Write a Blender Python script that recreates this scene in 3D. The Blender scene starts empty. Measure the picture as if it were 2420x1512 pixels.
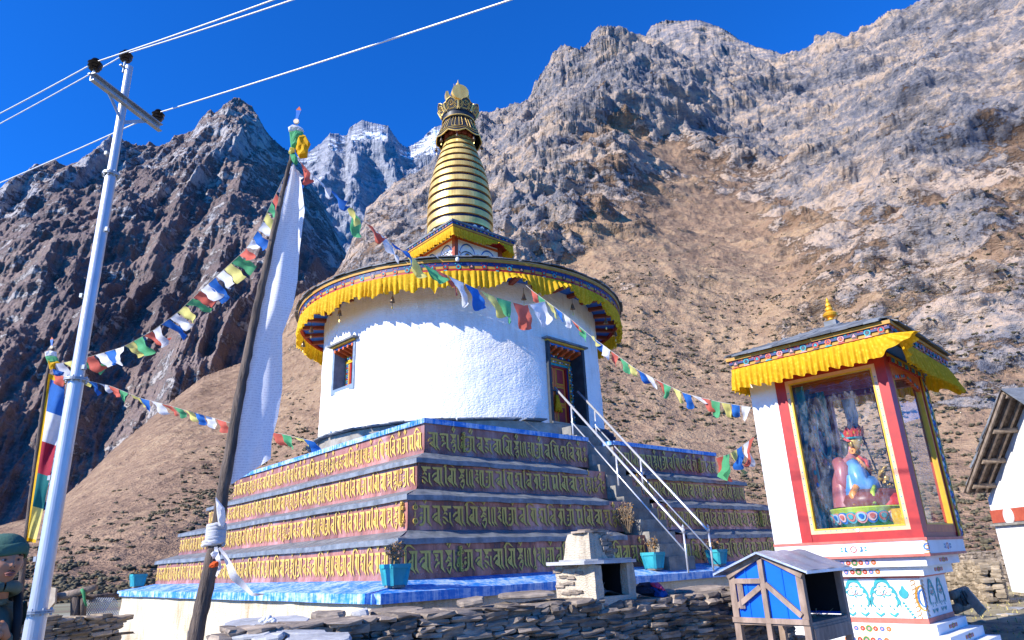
import bpy, bmesh, math, random
import numpy as np
from mathutils import Vector, Matrix

SC = bpy.context.scene
COL = SC.collection
rnd = random.Random(7)
# ------------------------------------------------------------------ camera
FPX, PITCH, ROLL = 1616.2, math.radians(19.443), math.radians(2.402)
EYE = np.array([0.0, 0.0, 1.6])
_f = np.array([0, math.cos(PITCH), math.sin(PITCH)])
_r0 = np.array([1.0, 0, 0]); _u0 = np.cross(_r0, _f)
_r = math.cos(ROLL) * _r0 - math.sin(ROLL) * _u0
_u = math.sin(ROLL) * _r0 + math.cos(ROLL) * _u0
cam_d = bpy.data.cameras.new("camera")
cam = bpy.data.objects.new("camera", cam_d)
COL.objects.link(cam)
M = Matrix.Identity(4)
for i in range(3):
    M[i][0], M[i][1], M[i][2], M[i][3] = _r[i], _u[i], -_f[i], EYE[i]
cam.matrix_world = M
cam_d.sensor_width = 36.0
cam_d.lens = FPX / 2420.0 * 36.0
cam_d.clip_start = 0.1
cam_d.clip_end = 30000
SC.camera = cam
# ------------------------------------------------------------------ world and sun
SUN_EL = math.radians(30.0)
SUN_AZ = np.array([-0.845, -0.535]); SUN_AZ /= np.linalg.norm(SUN_AZ)   # horizontal direction towards the sun
sun_dir = Vector((SUN_AZ[0] * math.cos(SUN_EL), SUN_AZ[1] * math.cos(SUN_EL), math.sin(SUN_EL)))
W = bpy.data.worlds.new("World"); SC.world = W; W.use_nodes = True
nt = W.node_tree
bg = nt.nodes["Background"]
sky = nt.nodes.new("ShaderNodeTexSky"); sky.sky_type = 'NISHITA'; sky.sun_disc = False
sky.sun_elevation = SUN_EL
sky.sun_rotation = math.atan2(SUN_AZ[0], SUN_AZ[1])
sky.altitude = 3600; sky.air_density = 1.0; sky.dust_density = 0.15; sky.ozone_density = 3.0
tint = nt.nodes.new("ShaderNodeMix"); tint.data_type = 'RGBA'; tint.blend_type = 'MULTIPLY'
tint.inputs[0].default_value = 1.0
tint.inputs[7].default_value = (0.07, 0.575, 1.30, 1)
nt.links.new(sky.outputs[0], tint.inputs[6])
nt.links.new(tint.outputs[2], bg.inputs[0])
bg.inputs[1].default_value = 0.15
sl = bpy.data.lights.new("sun", 'SUN'); sl.energy = 4.3; sl.angle = math.radians(0.5); sl.color = (1.0, 0.95, 0.87)
so = bpy.data.objects.new("sun", sl); COL.objects.link(so)
so.rotation_euler = (-sun_dir).to_track_quat('-Z', 'Y').to_euler()
SC.view_settings.view_transform = 'Standard'
SC.view_settings.look = 'None'
SC.view_settings.exposure = 0.95
SC.view_settings.gamma = 1.0
SC.cycles.max_bounces = 6
SC.cycles.diffuse_bounces = 3
SC.cycles.glossy_bounces = 3
SC.cycles.transmission_bounces = 6
SC.cycles.transparent_max_bounces = 8
SC.cycles.use_denoising = True
SC.cycles.caustics_reflective = False
SC.cycles.caustics_refractive = False
SC.cycles.sample_clamp_indirect = 6.0

# ------------------------------------------------------------------ placing helpers
def ray(x, y):
    return (x - 1210) * _r - (y - 756) * _u + FPX * _f
def at_y(x, y, Y):
    d = ray(x, y); return EYE + d * (Y / d[1])
def at_z(x, y, z):
    d = ray(x, y); return EYE + d * ((z - EYE[2]) / d[2])
def on_plane(x, y, p0, n):
    d = ray(x, y); n = np.asarray(n, float)
    return EYE + d * (np.dot(np.asarray(p0) - EYE, n) / np.dot(d, n))
def nrm(v):
    v = np.asarray(v, float); return v / (np.linalg.norm(v) + 1e-12)
UP = np.array([0, 0, 1.0])
def ss(a, b, x):
    t = np.clip((x - a) / (b - a), 0, 1); return t * t * (3 - 2 * t)

# ------------------------------------------------------------------ mesh builder
ORIG = {}
class MB:
    def __init__(s):
        s.v = []; s.f = []; s.m = []; s.t = []
    def add(s, vs, fs, mat=0, tint=0.5):
        b = len(s.v)
        s.v.extend([tuple(map(float, p)) for p in vs])
        for f in fs:
            s.f.append(tuple(b + i for i in f)); s.m.append(mat); s.t.append(tint)
        return s
    def obox(s, o, a, b, c, mat=0, tint=0.5):
        """box centred at o with full edge vectors a, b, c"""
        o, a, b, c = (np.asarray(q, float) for q in (o, a, b, c))
        if np.dot(np.cross(a, b), c) < 0: a = -a
        vs = [o + (i - .5) * a + (j - .5) * b + (k - .5) * c for k in (0, 1) for j in (0, 1) for i in (0, 1)]
        s.add(vs, [(0, 2, 3, 1), (4, 5, 7, 6), (0, 1, 5, 4), (2, 6, 7, 3), (0, 4, 6, 2), (1, 3, 7, 5)], mat, tint)
        return s
    def box(s, x, y, z, sx, sy, sz, rz=0.0, mat=0, tint=0.5):
        c, n = math.cos(rz), math.sin(rz)
        return s.obox((x, y, z), (sx * c, sx * n, 0), (-sy * n, sy * c, 0), (0, 0, sz), mat, tint)
    def bar(s, p, q, w, h, up=UP, mat=0, tint=0.5):
        p, q = np.asarray(p, float), np.asarray(q, float)
        d = q - p; x = np.cross(d, up)
        if np.linalg.norm(x) < 1e-6: x = np.cross(d, [1, 0, 0])
        x = nrm(x); y = nrm(np.cross(x, d))
        return s.obox((p + q) / 2, d, x * w, y * h, mat, tint)
    def tube(s, pts, rad, n=8, cap=True, mat=0, tint=0.5):
        pts = [np.asarray(p, float) for p in pts]; m = len(pts)
        if np.isscalar(rad): rad = [rad] * m
        ref = None; vs = []
        for i, p in enumerate(pts):
            d = nrm(pts[min(i + 1, m - 1)] - pts[max(i - 1, 0)])
            if ref is None:
                ref = np.cross(d, [0, 0, 1]) if abs(d[2]) < .9 else np.cross(d, [1, 0, 0])
            x = nrm(ref - d * np.dot(ref, d)); ref = x; y = np.cross(d, x)
            for k in range(n):
                a = 2 * math.pi * k / n
                vs.append(p + rad[i] * (x * math.cos(a) + y * math.sin(a)))
        fs = [(i * n + k, i * n + (k + 1) % n, (i + 1) * n + (k + 1) % n, (i + 1) * n + k) for i in range(m - 1) for k in range(n)]
        if cap:
            fs.append(tuple(range(n - 1, -1, -1))); fs.append(tuple((m - 1) * n + k for k in range(n)))
        return s.add(vs, fs, mat, tint)
    def lathe(s, prof, n=32, c=(0, 0, 0), ax=None, mat=0, tint=0.5, mats=None):
        """prof: list of (r, h); axis frame ax=(x,y,z)"""
        X, Y, Z = ax if ax is not None else (np.array([1., 0, 0]), np.array([0, 1., 0]), UP)
        c = np.asarray(c, float); vs = []
        for r, h in prof:
            for k in range(n):
                a = 2 * math.pi * k / n
                vs.append(c + X * (r * math.cos(a)) + Y * (r * math.sin(a)) + Z * h)
        for i in range(len(prof) - 1):
            fs = [(k, (k + 1) % n, n + (k + 1) % n, n + k) for k in range(n)]
            s.add(vs[i * n:(i + 2) * n], fs, mats[i] if mats else mat, tint)
        return s
    def grid(s, P, mat=0, tint=0.5, close_u=False, flip=False):
        P = np.asarray(P, float); m, n = P.shape[:2]
        fs = []
        for i in range(m - 1):
            for j in range(n if close_u else n - 1):
                q = (i * n + j, i * n + (j + 1) % n, (i + 1) * n + (j + 1) % n, (i + 1) * n + j)
                fs.append(q[::-1] if flip else q)
        return s.add(P.reshape(-1, 3), fs, mat, tint)
    def prism(s, poly, o, u, v, n, d0=0.0, d1=0.01, mat=0, tint=0.5):
        """flat polygon (list of 2d points) in frame o,u,v raised from d0 to d1 along n"""
        o, u, v, n = (np.asarray(q, float) for q in (o, u, v, n))
        ar = sum(poly[i][0] * poly[(i + 1) % len(poly)][1] - poly[(i + 1) % len(poly)][0] * poly[i][1] for i in range(len(poly)))
        if (ar < 0) != (np.dot(np.cross(u, v), n) < 0): poly = poly[::-1]
        k = len(poly)
        vs = [o + u * p[0] + v * p[1] + n * d1 for p in poly] + [o + u * p[0] + v * p[1] + n * d0 for p in poly]
        fs = [tuple(range(k))] + [(i, k + i, k + (i + 1) % k, (i + 1) % k) for i in range(k)] + [tuple(range(2 * k - 1, k - 1, -1))]
        return s.add(vs, fs, mat, tint)
    def ico(s, c, r, sub=1, jit=0.0, sc=(1, 1, 1), mat=0, tint=0.5, seed=0):
        bm = bmesh.new(); bmesh.ops.create_icosphere(bm, subdivisions=sub, radius=1)
        g = random.Random(seed)
        vs = []
        for w in bm.verts:
            k = 1 + g.uniform(-jit, jit)
            vs.append((c[0] + w.co.x * r * sc[0] * k, c[1] + w.co.y * r * sc[1] * k, c[2] + w.co.z * r * sc[2] * k))
        bm.verts.index_update()
        fs = [tuple(w.index for w in f.verts) for f in bm.faces]
        bm.free(); return s.add(vs, fs, mat, tint)
    def build(s, name, mats, parent=None, smooth=False, origin=None):
        if not isinstance(mats, (list, tuple)): mats = [mats]
        if parent is not None: o = ORIG[parent.name]
        elif origin is not None: o = np.asarray(origin, float)
        else:
            A = np.array(s.v); o = (A.min(0) + A.max(0)) / 2; o[2] = A[:, 2].min()
        me = bpy.data.meshes.new(name)
        V = np.array(s.v) - o
        me.from_pydata(V.tolist(), [], s.f)
        for m in mats: me.materials.append(m)
        if len(mats) > 1: me.polygons.foreach_set('material_index', s.m)
        if smooth: me.polygons.foreach_set('use_smooth', [True] * len(s.f))
        at = me.attributes.new('tint', 'FLOAT', 'FACE'); at.data.foreach_set('value', s.t)
        me.update()
        ob = bpy.data.objects.new(name, me); COL.objects.link(ob)
        if parent is not None: ob.parent = parent
        else: ob.location = o
        ORIG[ob.name] = o
        return ob

def tag(o, label=None, cat=None, group=None, kind=None):
    if label: o['label'] = label
    if cat: o['category'] = cat
    if group: o['group'] = group
    if kind or cat: o['kind'] = kind or 'thing'
    return o
def thing(name, loc, label, cat, group=None):
    o = bpy.data.objects.new(name, None); COL.objects.link(o)
    o.empty_display_size = 0.2
    o.location = [float(q) for q in loc]; ORIG[o.name] = np.asarray(loc, float)
    return tag(o, label, cat, group)
def copy_tree(o, loc=None, rz=None, parent=None, scale=None):
    c = o.copy(); COL.objects.link(c)
    if parent is not None: c.parent = parent
    if loc is not None: c.location = [float(q) for q in loc]
    if rz is not None: c.rotation_euler = (0, 0, rz)
    if scale is not None: c.scale = (scale, scale, scale)
    for ch in list(o.children): copy_tree(ch, parent=c)
    return c

# ------------------------------------------------------------------ materials
def nodes(name):
    m = bpy.data.materials.new(name); m.use_nodes = True
    t = m.node_tree; b = t.nodes["Principled BSDF"]
    return m, t, b
def N(t, kind, **kw):
    n = t.nodes.new("ShaderNode" + kind)
    for k, v in kw.items():
        if k.startswith('i_'):
            key = k[2:]; key = int(key) if key.isdigit() else key
            n.inputs[key].default_value = v
        else: setattr(n, k, v)
    return n
def ramp(t, src, stops):
    r = N(t, "ValToRGB"); e = r.color_ramp.elements
    while len(e) < len(stops): e.new(0.5)
    for q, (p, c) in zip(e, stops):
        q.position = p; q.color = (c[0], c[1], c[2], 1) if not np.isscalar(c) else (c, c, c, 1)
    t.links.new(src, r.inputs[0]); return r.outputs[0]
def noise(t, vec, scale, detail=5, rough=0.6, dist=0.0):
    n = N(t, "TexNoise", i_Scale=scale, i_Detail=detail, i_Roughness=rough, i_Distortion=dist)
    if vec is not None: t.links.new(vec, n.inputs['Vector'])
    return n.outputs['Fac']
def mapping(t, src, scale=(1, 1, 1), rot=(0, 0, 0)):
    m = N(t, "Mapping"); m.inputs['Scale'].default_value = scale; m.inputs['Rotation'].default_value = rot
    t.links.new(src, m.inputs[0]); return m.outputs[0]
def mix(t, fac, a, b, blend='MIX'):
    m = N(t, "Mix", data_type='RGBA', blend_type=blend)
    for i, q in ((0, fac), (6, a), (7, b)):
        if isinstance(q, bpy.types.NodeSocket): t.links.new(q, m.inputs[i])
        elif np.isscalar(q): m.inputs[i].default_value = q if i == 0 else (q, q, q, 1)
        else: m.inputs[i].default_value = (q[0], q[1], q[2], 1)
    return m.outputs[2]
def mth(t, op, a, b=None):
    m = N(t, "Math", operation=op)
    for i, q in ((0, a), (1, b)):
        if q is None: continue
        if isinstance(q, bpy.types.NodeSocket): t.links.new(q, m.inputs[i])
        else: m.inputs[i].default_value = q
    return m.outputs[0]
def bump(t, b, h, strength=0.4, dist=0.02):
    n = N(t, "Bump", i_Strength=strength, i_Distance=dist)
    t.links.new(h, n.inputs['Height']); t.links.new(n.outputs[0], b.inputs['Normal'])
def objco(t): return N(t, "TexCoord").outputs['Object']
def tintcol(t, col, lo=0.6, hi=1.4):
    a = N(t, "Attribute", attribute_name='tint')
    mr = N(t, "MapRange", i_3=lo, i_4=hi); t.links.new(a.outputs['Fac'], mr.inputs[0])
    return mix(t, 1.0, col, mr.outputs[0], 'MULTIPLY')
MATS = {}
def mat(name, c1, c2=None, scale=6.0, rough=0.7, metal=0.0, bmp=0.0, bscale=None, stretch=(1, 1, 1), tv=0.0, spec=0.4, detail=6, bdist=0.01, contrast=(0.35, 0.65)):
    if name in MATS: return MATS[name]
    m, t, b = nodes(name)
    co = mapping(t, objco(t), stretch)
    c2 = c2 or tuple(q * 0.75 for q in c1)
    n = noise(t, co, scale, detail)
    col = ramp(t, n, [(contrast[0], c2), (contrast[1], c1)])
    if tv: col = tintcol(t, col, 1 - tv, 1 + tv)
    t.links.new(col, b.inputs['Base Color'])
    b.inputs['Roughness'].default_value = rough; b.inputs['Metallic'].default_value = metal
    b.inputs['Specular IOR Level'].default_value = spec
    if bmp:
        h = noise(t, co, bscale or scale * 3, 6)
        bump(t, b, h, bmp, bdist)
    MATS[name] = m; return m

# ------------------------------------------------------------------ numpy noise
_rs = np.random.RandomState(11)
_perm = np.tile(_rs.permutation(512), 3)
_g3 = _rs.normal(size=(512, 3)); _g3 /= np.linalg.norm(_g3, axis=1)[:, None]
def perlin(x, y, z):
    xi, yi, zi = np.floor(x).astype(int), np.floor(y).astype(int), np.floor(z).astype(int)
    xf, yf, zf = x - xi, y - yi, z - zi
    fu = lambda q: q * q * q * (q * (q * 6 - 15) + 10)
    u, v, w = fu(xf), fu(yf), fu(zf)
    xi &= 511; yi &= 511; zi &= 511
    out = 0
    for a in (0, 1):
        for b in (0, 1):
            for c in (0, 1):
                g = _g3[_perm[_perm[_perm[(xi + a) & 511] + ((yi + b) & 511)] + ((zi + c) & 511)] & 511]
                d = g[..., 0] * (xf - a) + g[..., 1] * (yf - b) + g[..., 2] * (zf - c)
                out = out + d * (u if a else 1 - u) * (v if b else 1 - v) * (w if c else 1 - w)
    return out * 1.5
def fbm(x, y, z, oct=5, gain=0.5, lac=2.03, ridged=False):
    s, a, tot = 0, 1.0, 0
    for i in range(oct):
        n = perlin(x + 17.3 * i, y - 9.1 * i, z + 5.7 * i)
        if ridged: n = 1 - 2 * np.abs(n)
        s = s + a * n; tot += a; a *= gain; x, y, z = x * lac, y * lac, z * lac
    return s / tot
# ------------------------------------------------------------------ terrain
def gz(x, y):
    x = np.asarray(x, float); y = np.asarray(y, float)
    low = ss(-1.5, -9.0, x) * ss(3.0, 12.0, y)
    hi = ss(1.0, 6.0, x) * ss(4, 9, y)
    far = ss(25, 90, np.hypot(x, y))
    return -0.95 * low + 0.12 * hi * (1 - far) - 0.55 * far * (1 - low)

def grid_object(name, P, mats, attrs=None, kind='structure', smooth=False):
    m, n = P.shape[:2]
    me = bpy.data.meshes.new(name)
    idx = np.arange(m * n).reshape(m, n)
    q = np.stack([idx[:-1, :-1], idx[:-1, 1:], idx[1:, 1:], idx[1:, :-1]], -1).reshape(-1, 4)
    me.vertices.add(m * n); me.vertices.foreach_set('co', P.reshape(-1))
    me.loops.add(q.size); me.loops.foreach_set('vertex_index', q.reshape(-1))
    me.polygons.add(len(q)); me.polygons.foreach_set('loop_start', np.arange(0, q.size, 4)); me.polygons.foreach_set('loop_total', np.full(len(q), 4))
    if smooth: me.polygons.foreach_set('use_smooth', [True] * len(q))
    for k, a in (attrs or {}).items():
        at = me.attributes.new(k, 'FLOAT', 'POINT'); at.data.foreach_set('value', np.asarray(a, float).reshape(-1))
    me.materials.append(mats); me.update(calc_edges=True)
    ob = bpy.data.objects.new(name, me); COL.objects.link(ob)
    tag(ob, kind=kind); ORIG[ob.name] = np.zeros(3)
    return ob

def mountain_mat(name, rock, grass, snow=False, k=1.0):
    m, t, b = nodes(name)
    pos = N(t, "NewGeometry").outputs['Position']
    big = noise(t, mapping(t, pos, (.004 * k,) * 3), 1.0, 5)
    strata = noise(t, mapping(t, pos, (.012 * k, .012 * k, .05 * k), (.35, .3, .2)), 1.0, 9, .66, .6)
    fine = noise(t, mapping(t, pos, (.09 * k, .09 * k, .16 * k)), 1.0, 7, .7)
    fine2 = noise(t, mapping(t, pos, (.30 * k, .30 * k, .5 * k)), 1.0, 4, .75)
    s2 = mth(t, 'ADD', mth(t, 'ADD', mth(t, 'MULTIPLY', strata, .42), mth(t, 'MULTIPLY', fine2, .22)), mth(t, 'ADD', mth(t, 'MULTIPLY', fine, .30), mth(t, 'MULTIPLY', big, .10)))
    rc = ramp(t, s2, [(.39, rock[0]), (.462, rock[1]), (.52, rock[2]), (.575, rock[3])])
    gn = mth(t, 'ADD', mth(t, 'MULTIPLY', fine2, .3), mth(t, 'ADD', mth(t, 'MULTIPLY', fine, .35), mth(t, 'MULTIPLY', big, .35)))
    gc = ramp(t, gn, [(.38, grass[0]), (.5, grass[1]), (.62, grass[2])])
    veg = N(t, "Attribute", attribute_name='veg').outputs['Fac']
    vv = mth(t, 'ADD', veg, mth(t, 'MULTIPLY', mth(t, 'SUBTRACT', s2, .5), -4.6))
    vf = ramp(t, vv, [(.42, 0), (.58, 1)])
    col = mix(t, vf, rc, gc)
    if snow:
        sn = N(t, "Attribute", attribute_name='snow').outputs['Fac']
        sv = mth(t, 'ADD', sn, mth(t, 'MULTIPLY', mth(t, 'SUBTRACT', s2, .5), 1.6))
        col = mix(t, ramp(t, sv, [(.48, 0), (.56, 1)]), col, (.82, .84, .88))
    t.links.new(col, b.inputs['Base Color'])
    b.inputs['Roughness'].default_value = .95; b.inputs['Specular IOR Level'].default_value = .1
    h = mth(t, 'ADD', mth(t, 'MULTIPLY', mth(t, 'MULTIPLY', strata, mth(t, 'SUBTRACT', 1.15, vf)), 1.2), mth(t, 'ADD', mth(t, 'MULTIPLY', fine, .8), mth(t, 'MULTIPLY', fine2, .45)))
    bump(t, b, h, 0.9, 5.0 / k)
    return m

def lerp_pts(az, pts):
    a = np.array(pts, float); return np.interp(az, a[:, 0], a[:, 1])
def az_of(x, y):
    d = ray(x, y); return math.atan2(d[0], d[1])
def tan_of(x, y):
    d = ray(x, y); return d[2] / math.hypot(d[0], d[1])

def mountain(name, ridge, r0, r1, z0, nA, nT, power, disp, matl, seed=0, slant=0.3, jag=1.0, veg=None, snow=None, back=True, rough=None):
    """ridge: [(x, y)] silhouette in photograph pixels; r0 / r1: [(x, metres)] distance of the foot and of the ridge"""
    A = np.array([az_of(*p) for p in ridge]); T = np.array([tan_of(*p) for p in ridge])
    az = np.linspace(A[0], A[-1], nA)
    el = np.interp(az, A, T)
    xs = np.array([p[0] for p in ridge], float); px = np.interp(az, A, xs)
    R0 = np.interp(px, *zip(*r0)); R1 = np.interp(px, *zip(*r1))
    for k in range(2): R1 = np.convolve(np.pad(R1, 20, mode='edge'), np.ones(41) / 41, 'valid')
    jg = jag * .004 * fbm(az * 300, az * 0 + seed, az * 0, 4, .6)
    # sample the slope so that rows are spread evenly in elevation angle
    sd = np.linspace(0, 1, 4000); rm0, rm1 = np.median(R0), np.median(R1); hm = np.median(el) * rm1
    e = np.arctan((z0 - 1.6 + (hm - z0) * sd ** power) / (rm0 + (rm1 - rm0) * sd))
    e = e + 0.12 * sd * (e[-1] - e[0]); e = np.maximum.accumulate(e)
    s = np.interp(np.linspace(e[0], e[-1], nT), e, sd); s[0] = 0; s[-1] = 1
    S, AZ_ = np.meshgrid(s, az, indexing='ij')
    r0_, r1_, el_ = R0[None, :], R1[None, :], el[None, :]
    R = r0_ + (r1_ - r0_) * S
    ks = int(nA * .10) | 1
    g = np.hanning(ks + 2)[1:-1]; g /= g.sum()
    els = np.convolve(np.pad(el, ks // 2, mode='edge'), g, 'valid')
    els = np.minimum(els, el + .02)
    kk = ss(.45, 1.0, S + .12 * fbm(AZ_ * 9, S * 3, S * 0 + seed, 3))
    elm = els[None] * (1 - kk) + el_ * kk + jg[None] * ss(.90, 1.0, S)
    Z = z0 + (1.6 + elm * r1_ - z0) * S ** power
    U = AZ_ * np.median(R1); L = S * (rm1 - rm0)
    w = ss(0, .18, S)
    top = 1 - .30 * ss(.85, 1.0, S)
    d = 0
    X0, Y0 = R * np.sin(AZ_), R * np.cos(AZ_)
    rocky = rough(S, AZ_, X0, Y0, Z) if rough else 1.0
    for amp, lu, ll, kind, oc in disp:
        if kind == 'r':                       # spurs and gullies running down the slope
            uu = (U + slant * L + .25 * lu * fbm(U / lu / 1.7, L / lu / 1.7, U * 0 + seed + 3, 3)) / lu
            d = d + amp * fbm(uu, L / ll, np.zeros_like(U) + seed * 1.7 + amp, oc, .5, 2.05, True) * (.35 + .65 * rocky if rough else 1.0)
        else:                                 # crags: noise through space, squashed into strata
            dip = .22 * X0 + .1 * Y0
            n = fbm(X0 / lu + seed, Y0 / lu, (Z + dip) / ll, oc, .55, 2.1, kind == 'c')
            d = d + amp * n * rocky
    d = d * w * top * np.clip(r1_ / np.median(R1), .15, 1.0)
    Rn = R - d
    tz = (Z - 1.6) / R
    keep = ss(.86, 1.0, S)
    Zn = Z + .35 * d * w * (1 - keep)
    Zn = Zn * (1 - keep) + (1.6 + tz * Rn) * keep
    P = np.stack([Rn * np.sin(AZ_), Rn * np.cos(AZ_), Zn], -1)
    dP = np.gradient(P, axis=0), np.gradient(P, axis=1)
    nn = np.cross(dP[1], dP[0]); nn /= np.linalg.norm(nn, axis=-1)[..., None] + 1e-9
    nz = np.abs(nn[..., 2])
    k = np.ones(9) / 9
    for ax in (0, 1): nz = np.apply_along_axis(lambda q: np.convolve(np.pad(q, 4, mode='edge'), k, 'valid'), ax, nz)
    at = {'veg': veg(S, AZ_, P, nz, X0, Y0, Z) if veg else np.zeros_like(S)}
    if snow: at['snow'] = snow(S, AZ_, P, nz)
    if back:
        rows = [P[-1] * np.array([1.12, 1.12, .75]), P[-1] * np.array([1.35, 1.35, .2])]
        P = np.concatenate([P, np.stack(rows)], 0)
        at = {q: np.concatenate([a, np.repeat(a[-1:], 2, 0)], 0) for q, a in at.items()}
    ob = grid_object(name, P, matl, at)
    return ob, P[:nT], S, AZ_

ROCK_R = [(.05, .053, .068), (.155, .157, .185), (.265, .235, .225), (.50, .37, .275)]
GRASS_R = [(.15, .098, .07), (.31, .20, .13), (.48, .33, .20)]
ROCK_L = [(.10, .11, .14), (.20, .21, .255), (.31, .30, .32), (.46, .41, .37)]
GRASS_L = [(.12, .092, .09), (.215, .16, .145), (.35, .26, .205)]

RIDGE_SNOW = [(640, 420), (700, 370), (727, 360), (760, 337), (780, 315), (797, 315), (807, 320), (820, 320), (827, 300), (857, 283), (877, 290), (917, 297), (930, 317), (947, 340),
              (962, 348), (980, 340), (998, 328), (1014, 310), (1027, 300), (1045, 295), (1090, 300), (1150, 330), (1230, 400)]
RIDGE_LEFT = [(-420, 560), (-150, 500), (0, 455), (17, 445), (43, 448), (83, 408), (117, 397), (147, 397), (187, 390), (213, 382), (250, 380), (260, 385), (290, 377), (347, 362), (362, 367), (397, 350),
              (423, 337), (440, 334), (460, 322), (493, 303), (502, 308), (527, 295), (547, 267), (563, 260), (587, 268), (603, 280), (620, 297), (640, 323), (667, 347), (687, 360),
              (716, 392), (740, 440), (765, 480), (800, 560), (850, 660), (900, 720), (960, 800)]
RIDGE_RIGHT = [(-500, 1330), (-400, 1300), (0, 1245), (80, 1225), (150, 1180), (200, 1130), (270, 1060), (330, 1010), (390, 960), (480, 890), (590, 850), (660, 790), (700, 700), (760, 665), (790, 650), (815, 610), (835, 560),
               (860, 520), (865, 490), (890, 475), (940, 440), (1010, 400), (1060, 340), (1110, 285), (1135, 263), (1147, 263), (1160, 265), (1177, 257), (1207, 252), (1230, 245), (1254, 235), (1267, 207),
               (1284, 180), (1300, 160), (1307, 140), (1322, 132), (1334, 140), (1337, 123), (1354, 122), (1370, 130), (1387, 117), (1397, 107), (1400, 90), (1417, 78), (1434, 73), (1437, 63), (1454, 65),
               (1470, 77), (1494, 82), (1530, 100), (1600, 125), (1700, 150), (1800, 145), (1880, 137), (1913, 138), (1926, 130), (1940, 103), (1953, 98), (1973, 90), (2000, 95), (2016, 100), (2036, 87),
               (2063, 73), (2083, 53), (2100, 32), (2116, 22), (2130, 25), (2153, 15), (2180, 2), (2230, -20), (2420, -70), (2900, -200)]
RIDGE_BACK = [(1440, 200), (1500, 120), (1524, 87), (1540, 60), (1574, 47), (1613, 50), (1633, 47), (1656, 48), (1696, 62), (1720, 73), (1746, 93), (1786, 110), (1830, 120), (1846, 128), (1866, 125), (1890, 132), (1930, 150), (2000, 190)]

def veg_left(S, A, P, nz, X, Y, Z): return .76 + .8 * (nz - .5) + .50 * (.5 - S) + .35 * fbm(X / 500, Y / 500, Z / 400, 4)
def rocky_right(S, A, X, Y, Z):
    q = S + .52 * fbm(X / 240, Y / 240, Z / 130, 6, .6) + .26 * ss(.28, .52, A) * (1 - S) + .16 * np.exp(-((A - .02) / .14) ** 2)
    return ss(.25, .62, q) * ss(-.42, -.05, A)
def veg_right(S, A, P, nz, X, Y, Z):
    return 1.0 - .80 * rocky_right(S, A, X, Y, Z) + .9 * (nz - .58)
def snow_(S, A, P, nz): return .17 + .9 * (nz - .45) + .22 * ss(.5, 1, S) + .12 * ss(.55, .95, S) * ss(-.155, -.12, A) * ss(.02, -.02, A)

def rough_right(S, A, X, Y, Z): return .32 + .68 * rocky_right(S, A, X, Y, Z)
snow_mt, _, _, _ = mountain("snow_mountain", RIDGE_SNOW, [(600, 3400), (1300, 3400)], [(600, 5600), (1300, 6200)], 200, 420, 260, 1.25,
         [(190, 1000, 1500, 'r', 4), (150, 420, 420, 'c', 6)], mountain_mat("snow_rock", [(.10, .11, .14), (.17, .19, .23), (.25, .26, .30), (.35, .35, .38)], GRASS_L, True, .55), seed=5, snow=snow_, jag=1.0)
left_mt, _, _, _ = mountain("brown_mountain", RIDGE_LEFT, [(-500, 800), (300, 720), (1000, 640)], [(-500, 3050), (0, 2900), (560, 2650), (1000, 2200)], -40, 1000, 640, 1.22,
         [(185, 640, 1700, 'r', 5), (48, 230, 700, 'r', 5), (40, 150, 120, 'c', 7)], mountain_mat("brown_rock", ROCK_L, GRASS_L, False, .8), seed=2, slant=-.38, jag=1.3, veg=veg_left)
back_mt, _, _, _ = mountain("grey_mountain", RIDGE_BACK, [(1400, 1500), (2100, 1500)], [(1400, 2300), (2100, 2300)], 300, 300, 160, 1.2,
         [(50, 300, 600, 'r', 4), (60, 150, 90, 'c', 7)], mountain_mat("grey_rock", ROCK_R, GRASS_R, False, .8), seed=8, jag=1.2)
right_mt, RP, RS, RA = mountain("mountain", RIDGE_RIGHT, [(-600, 85), (0, 95), (1000, 115), (2900, 125)],
         [(-600, 300), (0, 330), (400, 520), (860, 900), (1135, 1150), (1280, 1080), (1500, 1200), (1900, 1400), (2200, 1500), (2900, 1500)], -1.2, 1250, 800, 1.33,
         [(20, 380, 400, 'r', 4), (60, 230, 130, 'c', 8), (17, 60, 26, 'c', 6)], mountain_mat("cliff_rock", ROCK_R, GRASS_R, False, 1.0), seed=1, slant=.25, jag=1.0, veg=veg_right, rough=rough_right)

# ground sheet
def ground_mat():
    m, t, b = nodes("ground_soil")
    pos = N(t, "NewGeometry").outputs['Position']
    n1 = noise(t, mapping(t, pos, (.5,) * 3), 1, 8, .65); n2 = noise(t, mapping(t, pos, (9,) * 3), 1, 6, .7)
    s = mth(t, 'ADD', mth(t, 'MULTIPLY', n1, .6), mth(t, 'MULTIPLY', n2, .4))
    c = ramp(t, s, [(.38, (.10, .09, .075)), (.47, (.26, .22, .15)), (.53, (.34, .29, .17)), (.62, (.42, .38, .32))])
    sep = N(t, "SeparateXYZ"); t.links.new(pos, sep.inputs[0])
    far = N(t, "MapRange", i_1=22.0, i_2=34.0); t.links.new(sep.outputs[1], far.inputs[0])
    field = ramp(t, noise(t, mapping(t, pos, (.02, .12, .1)), 1, 4), [(.42, (.22, .17, .12)), (.5, (.24, .24, .15)), (.6, (.36, .33, .25))])
    t.links.new(mix(t, far.outputs[0], c, field), b.inputs['Base Color'])
    b.inputs['Roughness'].default_value = 1; b.inputs['Specular IOR Level'].default_value = .1
    bump(t, b, s, .8, .06); return m
rr_ = np.concatenate([[0.02], np.geomspace(.4, 160, 190)]); aa_ = np.linspace(0, 2 * math.pi, 361)
RR, AA = np.meshgrid(rr_, aa_, indexing='ij')
GX, GY = RR * np.sin(AA), RR * np.cos(AA)
GZ = gz(GX, GY) + .03 * fbm(GX * .8, GY * .8, GX * 0, 4)
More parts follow.
